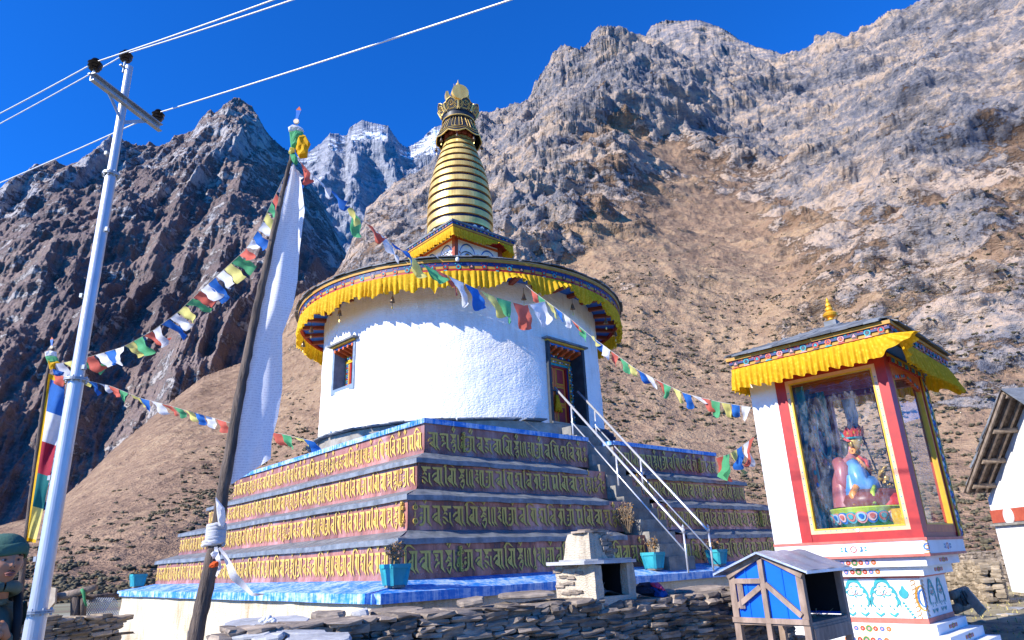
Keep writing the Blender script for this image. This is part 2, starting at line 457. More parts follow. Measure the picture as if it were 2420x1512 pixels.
grid_object("ground", np.stack([GX, GY, GZ], -1)[:, ::-1], ground_mat(), smooth=True)
# ------------------------------------------------------------------ lettering (carved mantra script as flat raised strokes)
def _bar(a, b, y=1.0): return [(a, y - .02), (a + .06, y), (b, y), (b, y - .14), (a + .13, y - .14)]
def _stem(x, w=.17, top=1.0, k=1.0): return [(x, top), (x + w, top), (x + w, .17), (x + w + .21 * k, -.2 * k), (x + w * .2, .05)]
def _cres(x, y=.62): return [(x, y), (x - .2, y - .06), (x - .38, y - .24), (x - .36, y - .36), (x - .27, y - .3), (x - .17, y - .17), (x, y - .13)]
def _belly(x): return [(x, .42), (x - .17, .34), (x - .28, .2), (x, .02)]
def _dia(x, y=1.33): return [[(x - .19, y), (x - .02, y + .24), (x + .05, y + .17), (x - .09, y - .13)], [(x - .04, y - .18), (x + .02, y - .24), (x + .19, y + .02), (x + .09, y + .13)]]
def _hook(x, w=.85): return [(x - .06, 1.04), (x + .22, 1.36), (x + .4, 1.4), (x + w, 1.02), (x + .4, 1.24), (x + .26, 1.22), (x + .1, 1.02)]
def _zig(x, y, s=.36): return [(x, y), (x + s, y), (x + s, y - .12), (x + .17, y - .17), (x + s + .02, y - .3), (x + s, y - .42), (x + .2, y - .33), (x + .02, y - .36), (x + .15, y - .2)]
def _tri(x, y): return [(x, y + .03), (x + .12, y + .12), (x + .22, y), (x + .12, y - .13), (x + .02, y - .1)]
GL = {
 'om': (.92, [_bar(0, .74), [(.33, .9), (.48, .9), (.48, .12), (.4, -.06), (.22, -.16), (.02, -.12), (.1, -.02), (.24, .0), (.33, .14)], _stem(.58), [(.03, .52), (.16, .62), (.3, .58), (.2, .5)], _tri(.04, .3)] + _dia(.42)),
 'va': (.72, [_bar(.02, .6), _stem(.43, .17), _cres(.42), _belly(.43)]),
 'jra': (.86, [_bar(0, .74), _zig(.1, .86, .34), _stem(.58, .13, .62), [(.02, .34), (.2, .4), (.42, .3), (.56, .04), (.4, .12), (.24, .26)], [(.1, .2), (.24, .1), (.36, .02), (.3, -.08), (.12, .04)]]),
 'pa': (.98, [_bar(0, .84), _stem(.38, .2), _stem(.66, .16), _cres(.38, .7), _belly(.4)]),
 'ni': (1.16, [_hook(.0, .9), _stem(.06, .15, 1.06), _bar(.36, 1.0), _stem(.58, .13), _stem(.8, .17), _cres(.66, .6), _belly(.6)]),
 'hum': (.92, [_bar(.02, .58), _zig(.14, .88, .38), [(.04, .42), (.26, .54), (.5, .4), (.36, .38), (.26, .42), (.14, .32)], [(.16, .12), (.4, .36), (.56, .34), (.58, .08), (.42, -.3), (.34, -.2), (.5, .12), (.42, .16)], [(.14, .04), (.2, .06), (.4, -.2), (.36, -.26)], _stem(.68, .13)] + _dia(.34)),
 'danda': (.56, [_stem(.04, .11, .9), _stem(.24, .15, 1.0), _bar(.08, .4)]),
 'ha': (.9, [_zig(.0, 1.0, .3), [(.0, .42), (.2, .56), (.34, .5), (.2, .4), (.36, .22), (.3, .08), (.14, .26), (.04, .3)], _stem(.4, .13, .9), _stem(.6, .17), _bar(.38, .78)]),
 'gi': (1.14, [_hook(.02, .86), _stem(.06, .14, 1.06), _bar(.36, .98), _stem(.78, .17), [(.4, .6), (.58, .86), (.7, .84), (.74, .1), (.6, .2)]]),
 'shva': (.84, [_bar(.06, .66), [(.02, .8), (.2, .9), (.3, .7), (.16, .56), (.06, .62)], [(.02, .42), (.2, .56), (.44, .4), (.36, .34), (.2, .42), (.1, .34)], _belly(.44), _stem(.5, .17)]),
 'ri': (1.0, [_hook(.0, .74), _stem(.04, .13, 1.04), _bar(.3, .84), _stem(.62, .18), _cres(.62, .62), _belly(.62)]),
 'mum': (.9, [_bar(.02, .66), [(.04, .5), (.3, .84), (.42, .8), (.5, .24), (.34, -.12), (.22, .06), (.32, .26)], _stem(.56, .15)] + _dia(.4)),
 'ma': (.86, [_bar(.0, .74), _stem(.18, .16, .9, .6), _stem(.54, .18), _belly(.5)]),
 'dme': (.92, [_bar(.04, .78), _zig(.12, .8, .3), _cres(.56, .42), _stem(.6, .18), [(.0, .9), (.12, 1.0), (.18, .9), (.08, .82)]]),
 'hri': (.86, [_bar(.05, .5), _stem(.34, .15), _hook(.1, .4), _cres(.36, .6), _tri(.6, .7), _tri(.6, .3)]),
}
def _ring(x, y, r, w, n=12):
    o = [(x + r * math.cos(2 * math.pi * i / n), y + r * math.sin(2 * math.pi * i / n)) for i in range(n)]
    q = [(x + (r - w) * math.cos(2 * math.pi * i / n), y + (r - w) * math.sin(2 * math.pi * i / n)) for i in range(n)]
    return [[o[i], o[(i + 1) % n], q[(i + 1) % n], q[i]] for i in range(n)]
GL['vajra'] = (.5, [[(.18, .36), (.3, .36), (.27, .5), (.3, .64), (.18, .64), (.21, .5)], [(.21, -.14), (.27, -.14), (.27, .3), (.21, .3)], [(.21, .7), (.27, .7), (.27, 1.14), (.21, 1.14)]] + _ring(.24, .88, .17, .07) + _ring(.24, .12, .17, .07))
GL['torch'] = (.46, [[(.18, 0), (.28, 0), (.3, .5), (.36, .66), (.34, .86), (.3, .8), (.28, 1.02), (.23, .9), (.2, 1.2), (.15, .92), (.1, 1.0), (.1, .82), (.05, .84), (.08, .64), (.16, .5)]] + _ring(.23, -.14, .14, .07))
GL['flower'] = (.6, _ring(.28, .42, .2, .12) + _ring(.14, .2, .12, .06) + _ring(.42, .18, .12, .06) + _ring(.2, .8, .12, .06) + _ring(.42, .86, .1, .05) + _ring(.3, 1.1, .12, .06) + _ring(.36, -.08, .1, .05) + [[(.26, -.1), (.31, -.1), (.33, 1.1), (.28, 1.1)]])
MAN = ['om', 'va', 'jra', 'pa', 'ni', 'hum', 'danda', 'ha', 'om', 'va', 'gi', 'shva', 'ri', 'mum', 'om', 'ma', 'ni', 'pa', 'dme', 'hum']
def lettering(mb, seq, o, u, v, n, length, H, fit=True):
    """write the token list on a flat panel from o along u"""
    tot = sum(GL[q][0] for q in seq) * H
    k = length / tot if fit else 1.0
    x = 0.0
    for q in seq:
        adv, polys = GL[q]
        for i, pl in enumerate(polys):
            mb.prism([((x + px * H * k), py * H) for px, py in pl], o, u, v, n, 0.0, .0035 + .0006 * i)
        x += adv * H * k
    return x

# ------------------------------------------------------------------ stupa
AZS = math.radians(41.84)
SA = np.array([-math.sin(AZS), math.cos(AZS), 0]); SB = np.array([math.cos(AZS), math.sin(AZS), 0])
CS = np.array([-1.36, 19.75, 0.0]); CD = CS + np.array([-.18, 0, 0])
def S_(a, b, z): return CS + a * SA + b * SB + np.array([0, 0, z])

def copper_mat():
    m, t, b = nodes("copper_sheet")
    co = objco(t)
    st = noise(t, mapping(t, co, (2.2, 2.2, .35)), 1.6, 8, .68)
    big = noise(t, co, .9, 4)
    s = mth(t, 'ADD', mth(t, 'MULTIPLY', st, .7), mth(t, 'MULTIPLY', big, .3))
    c = ramp(t, s, [(.36, (.10, .07, .085)), (.44, (.27, .10, .075)), (.54, (.42, .185, .145)), (.66, (.57, .32, .27))])
    c = tintcol(t, c, .72, 1.3)
    sp = N(t, "TexVoronoi", i_Scale=26.0); t.links.new(co, sp.inputs['Vector'])
    fl = mth(t, 'MULTIPLY', ramp(t, sp.outputs['Distance'], [(.10, 1), (.17, 0)]), ramp(t, noise(t, co, 1.3, 3), [(.48, 0), (.62, 1)]))
    c = mix(t, mth(t, 'MULTIPLY', fl, .8), c, (.75, .68, .66))
    t.links.new(c, b.inputs['Base Color'])
    b.inputs['Metallic'].default_value = .3
    t.links.new(ramp(t, s, [(.4, .62), (.62, .38)]), b.inputs['Roughness'])
    bump(t, b, mth(t, 'ADD', noise(t, co, 2.2, 4), mth(t, 'MULTIPLY', st, .3)), .35, .03)
    return m
def blue_mat():
    m, t, b = nodes("blue_painted_sheet")
    co = objco(t)
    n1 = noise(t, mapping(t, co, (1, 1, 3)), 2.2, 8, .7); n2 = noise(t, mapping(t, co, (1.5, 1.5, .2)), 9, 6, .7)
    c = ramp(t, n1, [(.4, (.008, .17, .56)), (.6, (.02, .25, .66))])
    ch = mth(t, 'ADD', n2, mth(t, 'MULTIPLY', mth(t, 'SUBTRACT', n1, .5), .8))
    c = mix(t, ramp(t, ch, [(.43, 0), (.62, .88)]), c, (.50, .60, .76))  # pale streaks: worn paint plus sun glare mixed into the colour
    t.links.new(c, b.inputs['Base Color']); b.inputs['Roughness'].default_value = .6
    bump(t, b, noise(t, co, 1.5, 4), .25, .05)
    return m
def whitewash_mat(name, c1, c2, s=1.0):
    m, t, b = nodes(name)
    co = objco(t)
    n1 = noise(t, co, .7 * s, 6, .6); n2 = noise(t, mapping(t, co, (6 * s, 6 * s, 1.1 * s)), 1, 7, .68); n3 = noise(t, co, 2.6 * s, 5)
    st = N(t, "TexVoronoi", i_Scale=9.0 * s, feature='DISTANCE_TO_EDGE'); t.links.new(mapping(t, co, (1, 1, 2.0)), st.inputs['Vector'])
    t.links.new(ramp(t, mth(t, 'ADD', mth(t, 'MULTIPLY', n1, .6), mth(t, 'MULTIPLY', n2, .4)), [(.36, c2), (.5, c1)]), b.inputs['Base Color'])
    b.inputs['Roughness'].default_value = .9; b.inputs['Specular IOR Level'].default_value = .2
    h = mth(t, 'ADD', mth(t, 'MULTIPLY', n2, .35), mth(t, 'ADD', mth(t, 'MULTIPLY', n3, 1.1), mth(t, 'MULTIPLY', ramp(t, st.outputs['Distance'], [(0, 0), (.2, 1)]), .12)))
    bump(t, b, h, .75, .05)
    return m
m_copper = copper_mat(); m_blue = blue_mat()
m_wash = whitewash_mat("whitewash", (.80, .79, .77), (.66, .63, .58))
m_cream = whitewash_mat("cream_plaster", (.60, .52, .39), (.36, .27, .16), 1.3)
m_gold = mat("gilded_letter", (.74, .50, .11), (.60, .38, .07), 3, .5, .05)
m_zinc = mat("grey_capping", (.27, .285, .30), (.13, .145, .16), 5, .55, .3, .5, 7, tv=.1, bdist=.02)
m_slate = mat("slate", (.20, .21, .22), (.09, .10, .11), 4, .75, 0, .6, 14, tv=.35, bdist=.02)
m_concrete = mat("weathered_concrete", (.36, .33, .28), (.20, .18, .15), 3, .9, 0, .7, 12, bdist=.03)
m_ochre = mat("ochre_paint", (.52, .27, .03), (.38, .18, .02), 8, .6)
m_navy = mat("navy_paint", (.012, .03, .16), (.008, .02, .10), 8, .55)
m_red = mat("red_paint", (.42, .018, .014), (.30, .012, .012), 6, .5)
m_orange = mat("orange_paint", (.62, .13, .03), (.46, .09, .02), 8, .55)
m_skyblue = mat("bright_blue_paint", (.02, .16, .52), (.015, .11, .40), 8, .5)
m_teal = mat("teal_paint", (.03, .34, .36), (.02, .24, .28), 8, .6)
m_green = mat("green_paint", (.03, .22, .08), None, 8, .6)
m_whitep = mat("white_paint", (.78, .78, .76), (.66, .66, .64), 5, .7)
m_pink = mat("pink_paint", (.72, .30, .28), None, 8, .6)
m_black = mat("black_paint", (.012, .013, .016), (.03, .032, .036), 9, .45)
m_dark = mat("dark_interior", (.012, .011, .012), None, 8, .9)
m_slategrey = mat("blue_grey_paint", (.20, .27, .36), (.13, .18, .25), 6, .8, 0, .5, 20)
m_darkjamb = mat("dark_grey_paint", (.035, .045, .055), (.02, .026, .033), 6, .7, 0, .4, 20)
m_maroon = mat("maroon_paint", (.10, .02, .03), (.06, .012, .02), 6, .6)
m_yellowp = mat("yellow_paint", (.72, .42, .02), (.6, .33, .02), 8, .55)
def gilt_mat():
    m, t, b = nodes("gilded_metal")
    co = objco(t)
    n = noise(t, mapping(t, co, (1, 1, .4)), 3.0, 6)
    t.links.new(ramp(t, n, [(.35, (.76, .47, .12)), (.65, (.88, .62, .20))]), b.inputs['Base Color'])
    b.inputs['Metallic'].default_value = .5; t.links.new(ramp(t, n, [(.4, .30), (.6, .5)]), b.inputs['Roughness'])
    bump(t, b, noise(t, co, 3.5, 3), .25, .03); return m
m_gilt = gilt_mat()
def cloth_mat(name, c, tl=.35, pattern=False):
    m, t, b = nodes(name)
    co = objco(t)
    n = noise(t, co, 6, 5)
    col = ramp(t, n, [(.35, tuple(q * .82 for q in c)), (.65, c)])
    if pattern:
        v = N(t, "TexVoronoi", i_Scale=16.0); t.links.new(co, v.inputs['Vector'])
        col = mix(t, ramp(t, v.outputs['Distance'], [(.28, .55), (.4, 0)]), col, tuple(min(1, q * 1.25 + .03) for q in c))
    t.links.new(col, b.inputs['Base Color']); b.inputs['Roughness'].default_value = .75; b.inputs['Specular IOR Level'].default_value = .25
    tr = N(t, "BsdfTranslucent"); t.links.new(col, tr.inputs[0])
    mx = N(t, "MixShader", i_0=tl)
    t.links.new(b.outputs[0], mx.inputs[1]); t.links.new(tr.outputs[0], mx.inputs[2])
    t.links.new(mx.outputs[0], t.nodes["Material Output"].inputs[0])
    return m
m_valance = cloth_mat("yellow_cloth", (.80, .46, .012), .3, True)

stupa = thing("stupa", (CS[0], CS[1], gz(CS[0], CS[1]) - .2), "big white round stupa on stepped copper terraces with a gilded ringed spire", "stupa")
GAP0, GAP1 = -.36, .55
WS, ZG = 7.03, -1.1
# plinth: cream wall with a sloping blue sheet roof on it
pm = MB(); q = WS - .10; nn = 60
def wall_strip(mb, a0, b0, a1, b1, z0, z1, nx, nz, outn, amp, mat=0):
    t_ = np.linspace(0, 1, nx); zz = np.linspace(z0, z1, nz)
    P = np.array([[S_(a0 + (a1 - a0) * i, b0 + (b1 - b0) * i, z) for i in t_] for z in zz])
    d = amp * fbm(P[..., 0] * 1.1, P[..., 1] * 1.1, P[..., 2] * 1.6, 4)
    P = P + d[..., None] * outn
    mb.grid(P, mat, flip=True)
wall_strip(pm, q, -q, -q, -q, ZG, 1.2, 120, 26, -SB, .05)
wall_strip(pm, -q, -q, -q, q, ZG, 1.2, 120, 26, -SA, .05)
wall_strip(pm, -q, q, q, q, ZG, 1.2, 12, 4, SB, .02); wall_strip(pm, q, q, q, -q, ZG, 1.2, 12, 4, SA, .02)
plinth = pm.build("plinth", m_cream, stupa, smooth=True)

def skirt(mb, w_in, z_in, w_out, z_out, lip, gap=None, wob=.012, mat=0, seed=0, nx=70):
    """sloping sheet round a square from the inner to the outer edge with a hanging lip, along all four sides"""
    sides = [((1, -1), (-1, -1)), ((-1, -1), (-1, 1)), ((-1, 1), (1, 1)), ((1, 1), (1, -1))]
    for k, (p, q) in enumerate(sides):
        spans = [(-1, 1)]
        if gap and k == 1: spans = 'gap'
        def row(w, z, t, am):
            out = []
            for i in t:
                if spans == 'gap': a, b = -w, i if abs(abs(i) - 1e9) < 1 else i
                else:
                    a = (p[0] + (q[0] - p[0]) * (i + 1) / 2) * w; b = (p[1] + (q[1] - p[1]) * (i + 1) / 2) * w
                o = am * math.sin(i * 9.1 + seed) * math.sin(i * 3.3 + seed * 2) + am * .8 * rnd.uniform(-1, 1) * .3
                out.append(S_(a, b, z + o))
            return out
        sets = []
        if spans == 'gap':
            for g0, g1, lead in ((-1, GAP0, True), (GAP1, 1, False)):
                rows = []
                for w, z, am in ((w_in, z_in, 0), ((w_in + w_out) / 2, (z_in + z_out) / 2, wob), (w_out, z_out, wob * .6), (w_out + .004, z_out - lip, wob * .6), (w_out - .05, z_out - lip, wob * .5)):
                    t = np.linspace(-w, g0, nx // 2) if lead else np.linspace(g1, w, nx // 2)
                    rows.append(row(w, z, t, am))
                sets.append(rows)
        else:
            t = np.linspace(-1, 1, nx); rows = []
            for w, z, am in ((w_in, z_in, 0), ((w_in + w_out) / 2, (z_in + z_out) / 2, wob), (w_out, z_out, wob * .6), (w_out + .004, z_out - lip, wob * .6), (w_out - .05, z_out - lip, wob * .5)):
                rows.append(row(w, z, t, am))
            sets.append(rows)
        for rows in sets: mb.grid(np.array(rows), mat)
sm = MB(); skirt(sm, 6.2, 1.42, WS, 1.26, .13, None, .008, seed=3)
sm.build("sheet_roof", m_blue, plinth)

TIERS = [(6.27, 1.38, 2.01, 5.80), (5.86, 2.10, 2.71, 5.30), (5.33, 2.82, 3.405, 4.82), (4.86, 3.55, 4.22, 4.0)]   # half width, bottom, top, inner half width
LEDGE = [(6.34, 2.00, 5.84, 2.15), (5.93, 2.70, 5.31, 2.87), (5.40, 3.395, 4.84, 3.60)]
SEQ_R = [['ni', 'pa', 'dme', 'hum', 'flower'] + MAN[:7] + ['torch'] + MAN[7:], ['vajra'] + MAN + ['hri'], MAN[2:] + ['vajra', 'hri'], MAN[17:] + ['flower'] + MAN[:14] + ['vajra']]
SEQ_R2 = [MAN[2:] + ['torch', 'om', 'va'], MAN[4:] + ['flower', 'om', 'va', 'jra'], MAN[8:] + ['torch'] + MAN[:8], MAN[14:] + ['torch'] + MAN[8:14] + ['flower', 'om', 'va', 'jra']]
START = [16, 0, 2, 17]
SYM = ['torch', 'flower', 'vajra', 'torch']
def panel_face(mb, p, q, z0, z1, n, width=1.16, lean=.0):
    """a row of copper sheets, each with its own slight bulge and tone"""
    L = np.linalg.norm(q - p); k = max(1, round(L / width)); u = (q - p) / L
    for i in range(k):
        a, b = L * i / k + .004, L * (i + 1) / k - .004
        xs = np.linspace(a, b, 10); zs = np.linspace(z0, z1, 7); tt = rnd.random(); lip = rnd.uniform(.004, .03)
        P = []
        for z in zs:
            f = (z - z0) / (z1 - z0)
            P.append([p + u * x + UP * (z - p[2]) + n * (.004 + .010 * math.sin(math.pi * f) * math.sin(math.pi * (x - a) / (b - a)) * rnd.uniform(.4, 1) + (lip if f < .01 else 0)) for x in xs])
        mb.grid(np.array(P), 0, tt)
for i, (w, z0, z1, wi) in enumerate(TIERS):
    tm = MB()
    Hh = z1 - z0
    # solid core behind the sheets
    for (ca, cb, sa, sb) in ((0.0, (-w + GAP0) / 2, 2 * w - .02, GAP0 + w - .02), (0.0, (w + GAP1) / 2, 2 * w - .02, w - GAP1 - .02), (w / 2 - 2.1, (GAP0 + GAP1) / 2, w + 4.0, GAP1 - GAP0)):
        if sa > 0: tm.obox(S_(ca, cb, (z0 + z1) / 2), SA * sa, SB * sb, (0, 0, Hh - .02), 1)
    panel_face(tm, S_(w, -w, z0), S_(-w, -w, z0), z0, z1, -SB)
    panel_face(tm, S_(-w, -w, z0), S_(-w, GAP0, z0), z0, z1, -SA)
    panel_face(tm, S_(-w, GAP1, z0), S_(-w, w, z0), z0, z1, -SA)
    panel_face(tm, S_(-w, w, z0), S_(w, w, z0), z0, z1, SB, 3)
    tier = tm.build("terrace", [m_copper, m_concrete], stupa)
    im = MB(); H = .285; zb = z0 + .15
    off = .020
    seqR = SEQ_R[i]
    o = S_(-w, -w + .06, zb) - SA * off
    lettering(im, seqR, o, SB, UP, -SA, w + GAP0 - .12, H)
    im.build('inscription', m_gold, tier); im = MB()
    lettering(im, SEQ_R2[i], S_(-w, GAP1 + .08, zb) - SA * off, SB, UP, -SA, w - GAP1 - .12, H)
    im.build('inscription', m_gold, tier); im = MB()
    seq = []; k = START[i]; sy = i
    while sum(GL[c][0] for c in seq) * H * .84 < 2 * w - .1:
        k = (k - 1) % 20
        if k == 19: seq.insert(0, SYM[sy % 4]); sy += 1
        seq.insert(0, MAN[k])
    lettering(im, seq, S_(w - .05, -w, zb) - SB * off, -SA, UP, -SB, 2 * w - .1, H)
    im.build("inscription", m_gold, tier)
    if i < 3:
        wo, zo, wi2, zi = LEDGE[i]
        lm = MB(); skirt(lm, wi2, zi, wo, zo, .085, True, .016, seed=i)
        lm.build("capping", m_zinc, tier)
    else:
        bm_ = MB(); h = .095
        for p, q, n in ((S_(w, -w, 4.19), S_(-w - .02, -w, 4.19), -SB), (S_(-w, -w - .05, 4.19), S_(-w, GAP0, 4.19), -SA), (S_(-w, GAP1, 4.19), S_(-w, w, 4.19), -SA)):
            bm_.bar(p + n * .03, q + n * .03, .05, h)
        bm_.obox(S_(-w + .4, GAP1 - .03, 4.19), SA * .8, SB * .05, (0, 0, h))
        for (ca, cb, sa, sb) in ((0.0, (-w + GAP0) / 2, 2 * w - .06, GAP0 + w - .06), (0.0, (w + GAP1) / 2, 2 * w - .06, w - GAP1 - .06)):
            bm_.obox(S_(ca, cb, 4.225), SA * sa, SB * sb, (0, 0, .012))
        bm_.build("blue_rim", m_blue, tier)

# drum: whitewashed round wall with recessed window and door
RD = 4.05
def dpt(az, z, R=RD):
    a = math.radians(az); return CD + np.array([R * math.sin(a), -R * math.cos(a), z])
WIN = (-52.2, -37.4, 5.86, 7.10); DOOR = (35.6, 55.8, 4.72, 6.84)
azs = sorted(set(np.round(np.linspace(-180, 180, 241), 3)) | {WIN[0], WIN[1], DOOR[0], DOOR[1]})
zsd = sorted(set(np.round(np.linspace(4.66, 8.30, 34), 3)) | {WIN[2], WIN[3], DOOR[2], DOOR[3]})
dm = MB()
AZg, Zg = np.meshgrid(azs, zsd)
Rg = RD + .035 * fbm(np.sin(np.radians(AZg)) * 5, np.cos(np.radians(AZg)) * 5, Zg * 1.3, 4) - .02 * (Zg - 4.7) / 3.6
for op in (WIN, DOOR):
    inside = (AZg >= op[0] - 1.2) & (AZg <= op[1] + 1.2) & (Zg >= op[2] - .1) & (Zg <= op[3] + .1); Rg[inside] = RD
Pd = np.stack([CD[0] + Rg * np.sin(np.radians(AZg)), CD[1] - Rg * np.cos(np.radians(AZg)), Zg], -1)
na = len(azs); fs = []
for iz in range(len(zsd) - 1):
    for ia in range(na - 1):
        ca, cz = (azs[ia] + azs[ia + 1]) / 2, (zsd[iz] + zsd[iz + 1]) / 2
        if any(op[0] < ca < op[1] and op[2] < cz < op[3] for op in (WIN, DOOR)): continue
        fs.append((iz * na + ia, iz * na + ia + 1, (iz + 1) * na + ia + 1, (iz + 1) * na + ia))
dm.add(Pd.reshape(-1, 3), fs)
drum = dm.build("drum", m_wash, stupa, smooth=True)
bm2 = MB()
bm2.lathe([(4.02, 4.2), (4.16, 4.22), (4.16, 4.70), (4.0, 4.70)], 96, CD)
bm2.build("drum_base", m_concrete, stupa)
rm = MB(); k = 84
for i in range(k):
    a = 360 * i / k + rnd.uniform(-1, 1)
    if DOOR[0] - 3 < ((a + 180) % 360) - 180 < DOOR[1] + 3: continue
    ra = math.radians(a); t_ = np.array([math.cos(ra), math.sin(ra), 0]); n_ = np.array([math.sin(ra), -math.cos(ra), 0])
    rm.obox(CD + n_ * 4.17 + UP * (4.725 + rnd.uniform(0, .02)), t_ * rnd.uniform(.30, .40), n_ * rnd.uniform(.26, .36), UP * rnd.uniform(.02, .035) + n_ * rnd.uniform(-.01, .01), 0, rnd.random())
rm.build("slate_course", m_slate, stupa)

def opening(op, depth):
    """local frame of a wall opening: centre on the wall, tangent, outward normal, width"""
    c = math.radians((op[0] + op[1]) / 2); n = np.array([math.sin(c), -math.cos(c), 0]); t = np.array([math.cos(c), math.sin(c), 0])
    pL, pR = dpt(op[0], 0), dpt(op[1], 0)
    mid = (pL + pR) / 2; return mid, t, n, np.dot(pR - pL, t)
def P3(fr, x, y, z): return fr[0] + fr[1] * x + fr[2] * y + UP * z
# window
fw = opening(WIN, .5); hw = fw[3] / 2
wn = MB()
D_ = .52
def quad(mb, pts, mat=0): mb.add(pts, [(0, 1, 2, 3)], mat)
bw = .075
z0, z1 = WIN[2], WIN[3]
# painted surround proud of the plaster
for (x0, x1, za, zb_) in ((-hw - .02, -hw + bw, z0 - .05, z1), (hw - bw, hw + .02, z0 - .05, z1), (-hw + bw, hw - bw, z0 - .05, z0 + .09)):
    wn.obox(P3(fw, (x0 + x1) / 2, -.26, (za + zb_) / 2), fw[1] * (x1 - x0), fw[2] * .56, UP * (zb_ - za), 0)
wn.obox(P3(fw, 0, -.40, (z0 + z1) / 2), fw[1] * 2 * hw, fw[2] * .04, UP * (z1 - z0), 1)
window = wn.build("window", [m_slategrey, m_maroon], stupa)
def lintel(fr, hw, ztop, n, parent, depth=.42, slab=True):
    lm = MB()
    lm.obox(P3(fr, 0, .0, ztop + .035), fr[1] * (2 * hw + .22), fr[2] * .3, UP * .05, 3)
    lm.obox(P3(fr, 0, .03, ztop - .01), fr[1] * (2 * hw + .04), fr[2] * .12, UP * .035, 4)
    lm.obox(P3(fr, 0, -.2, ztop - .06), fr[1] * (2 * hw), fr[2] * depth, UP * .05, 1)
    for i in range(n):
        x = -hw + (i + .5) * 2 * hw / n
        w = 2 * hw / n * .34
        lm.prism([(-.04, 0), (.30, 0), (.30, -.07), (.04, -.15), (-.04, -.15)], P3(fr, x + w / 2, -.26, ztop - .085), fr[2], UP, fr[1], -w, 0, 0)
        lm.lathe([(.0, .012), (w * .55, .012), (w * .55, 0)], 8, P3(fr, x + hw / n, -.24, ztop - .16), (fr[1], UP, fr[2]), [2, 5, 6][i % 3])
    ob = lm.build("lintel", [m_orange, m_skyblue, m_pink, m_slate, m_yellowp, m_teal, m_whitep], parent); return ob
lintel(fw, hw, z1, 5, window)
wl = MB()
for x, w_, mi in ((-.40, .05, 0), (-.33, .07, 1), (-.26, .05, 2), (-.19, .06, 3), (.40, .05, 0), (.33, .07, 1), (.26, .05, 2), (.19, .06, 3)):
    wl.obox(P3(fw, x * hw / .5, -.35, (z0 + z1) / 2 - .1), fw[1] * w_ * hw / .5, fw[2] * .05, UP * (z1 - z0 - .42), mi)
for zz_, h_, mi in ((z1 - .22, .05, 0), (z1 - .28, .06, 4), (z1 - .34, .045, 5), (z1 - .39, .04, 0)):
    wl.obox(P3(fw, 0, -.34, zz_), fw[1] * (2 * hw - .16), fw[2] * .07, UP * h_, mi)
for k in range(14):
    wl.obox(P3(fw, -hw * .66, -.32, z0 + .16 + k * .05), fw[1] * .06, fw[2] * .03, UP * .028, [4, 6, 3][k % 3])
    wl.obox(P3(fw, hw * .66, -.32, z0 + .16 + k * .05), fw[1] * .06, fw[2] * .03, UP * .028, [4, 6, 3][k % 3])
for k in range(9):
    wl.obox(P3(fw, -hw + .14 + k * .09, -.295, z1 - .28), fw[1] * .045, fw[2] * .02, UP * .035, [3, 6, 1][k % 3])
for k in range(8):      # lozenge lattice
    zc = z0 + .16 + k * .1
    for s_ in (-1, 1):
        wl.bar(P3(fw, -.09 * s_, -.355, zc), P3(fw, .09 * s_, -.355, zc + .1), .022, .02, fw[2], 5)
wl.build("lattice", [m_yellowp, m_whitep, m_ochre, m_red, m_skyblue, m_yellowp, m_teal], window)

# door
fd = opening(DOOR, .5); hd = fd[3] / 2; z0, z1 = DOOR[2], DOOR[3]
do = MB()
do.obox(P3(fd, 0, -.50, (z0 + z1) / 2), fd[1] * 2 * hd, fd[2] * .05, UP * (z1 - z0), 1)
for s_ in (-1, 1):
    do.obox(P3(fd, s_ * (hd - .03), -.21, (z0 + z1) / 2), fd[1] * .09, fd[2] * .58, UP * (z1 - z0), 0)
do.obox(P3(fd, 0, -.3, z0 + .02), fd[1] * 2 * hd, fd[2] * .8, UP * .05, 2)
door = do.build("doorway", [m_darkjamb, m_maroon, m_concrete], stupa)
lintel(fd, hd, z1, 6, door)
dl = MB()
lw = hd - .30
for s_ in (-1, 1):
    cx = s_ * lw / 2
    dl.obox(P3(fd, cx, -.415, (z0 + z1 - .52) / 2 + .02), fd[1] * (lw - .012), fd[2] * .05, UP * (z1 - z0 - .56), 0)
    for zc, hh in ((z0 + .36, .46), (z0 + .88, .44), (z0 + 1.38, .42)):
        dl.obox(P3(fd, cx, -.392, zc), fd[1] * (lw - .13), fd[2] * .02, UP * hh, 2)
        dl.obox(P3(fd, cx, -.383, zc), fd[1] * (lw - .17), fd[2] * .02, UP * (hh - .05), 1)
leaf = dl.build("door_leaf", [mat("bright_orange_paint", (.80, .17, .03), (.68, .13, .02), 6, .5), mat("crimson_paint", (.42, .03, .025), (.34, .02, .02), 6, .5), m_yellowp], door)
df = MB()
for i, (x, w_, mi) in enumerate(((lw + .03, .05, 0), (lw + .085, .05, 1), (lw + .15, .07, 2), (lw + .22, .06, 3), (lw + .275, .04, 4))):
    for s_ in (-1, 1): df.obox(P3(fd, s_ * x, -.39 + .012 * i, (z0 + z1) / 2 - .26 + .02 * i), fd[1] * w_, fd[2] * .06, UP * (z1 - z0 - .54 + .05 * i), mi)
for k, (zz_, h_, mi) in enumerate(((z1 - .50, .05, 0), (z1 - .44, .06, 3), (z1 - .375, .06, 2), (z1 - .315, .05, 4), (z1 - .25, .07, 1), (z1 - .19, .04, 4))):
    df.obox(P3(fd, 0, -.39 + .014 * k, zz_), fd[1] * (2 * hd - .22), fd[2] * .07, UP * h_, mi)
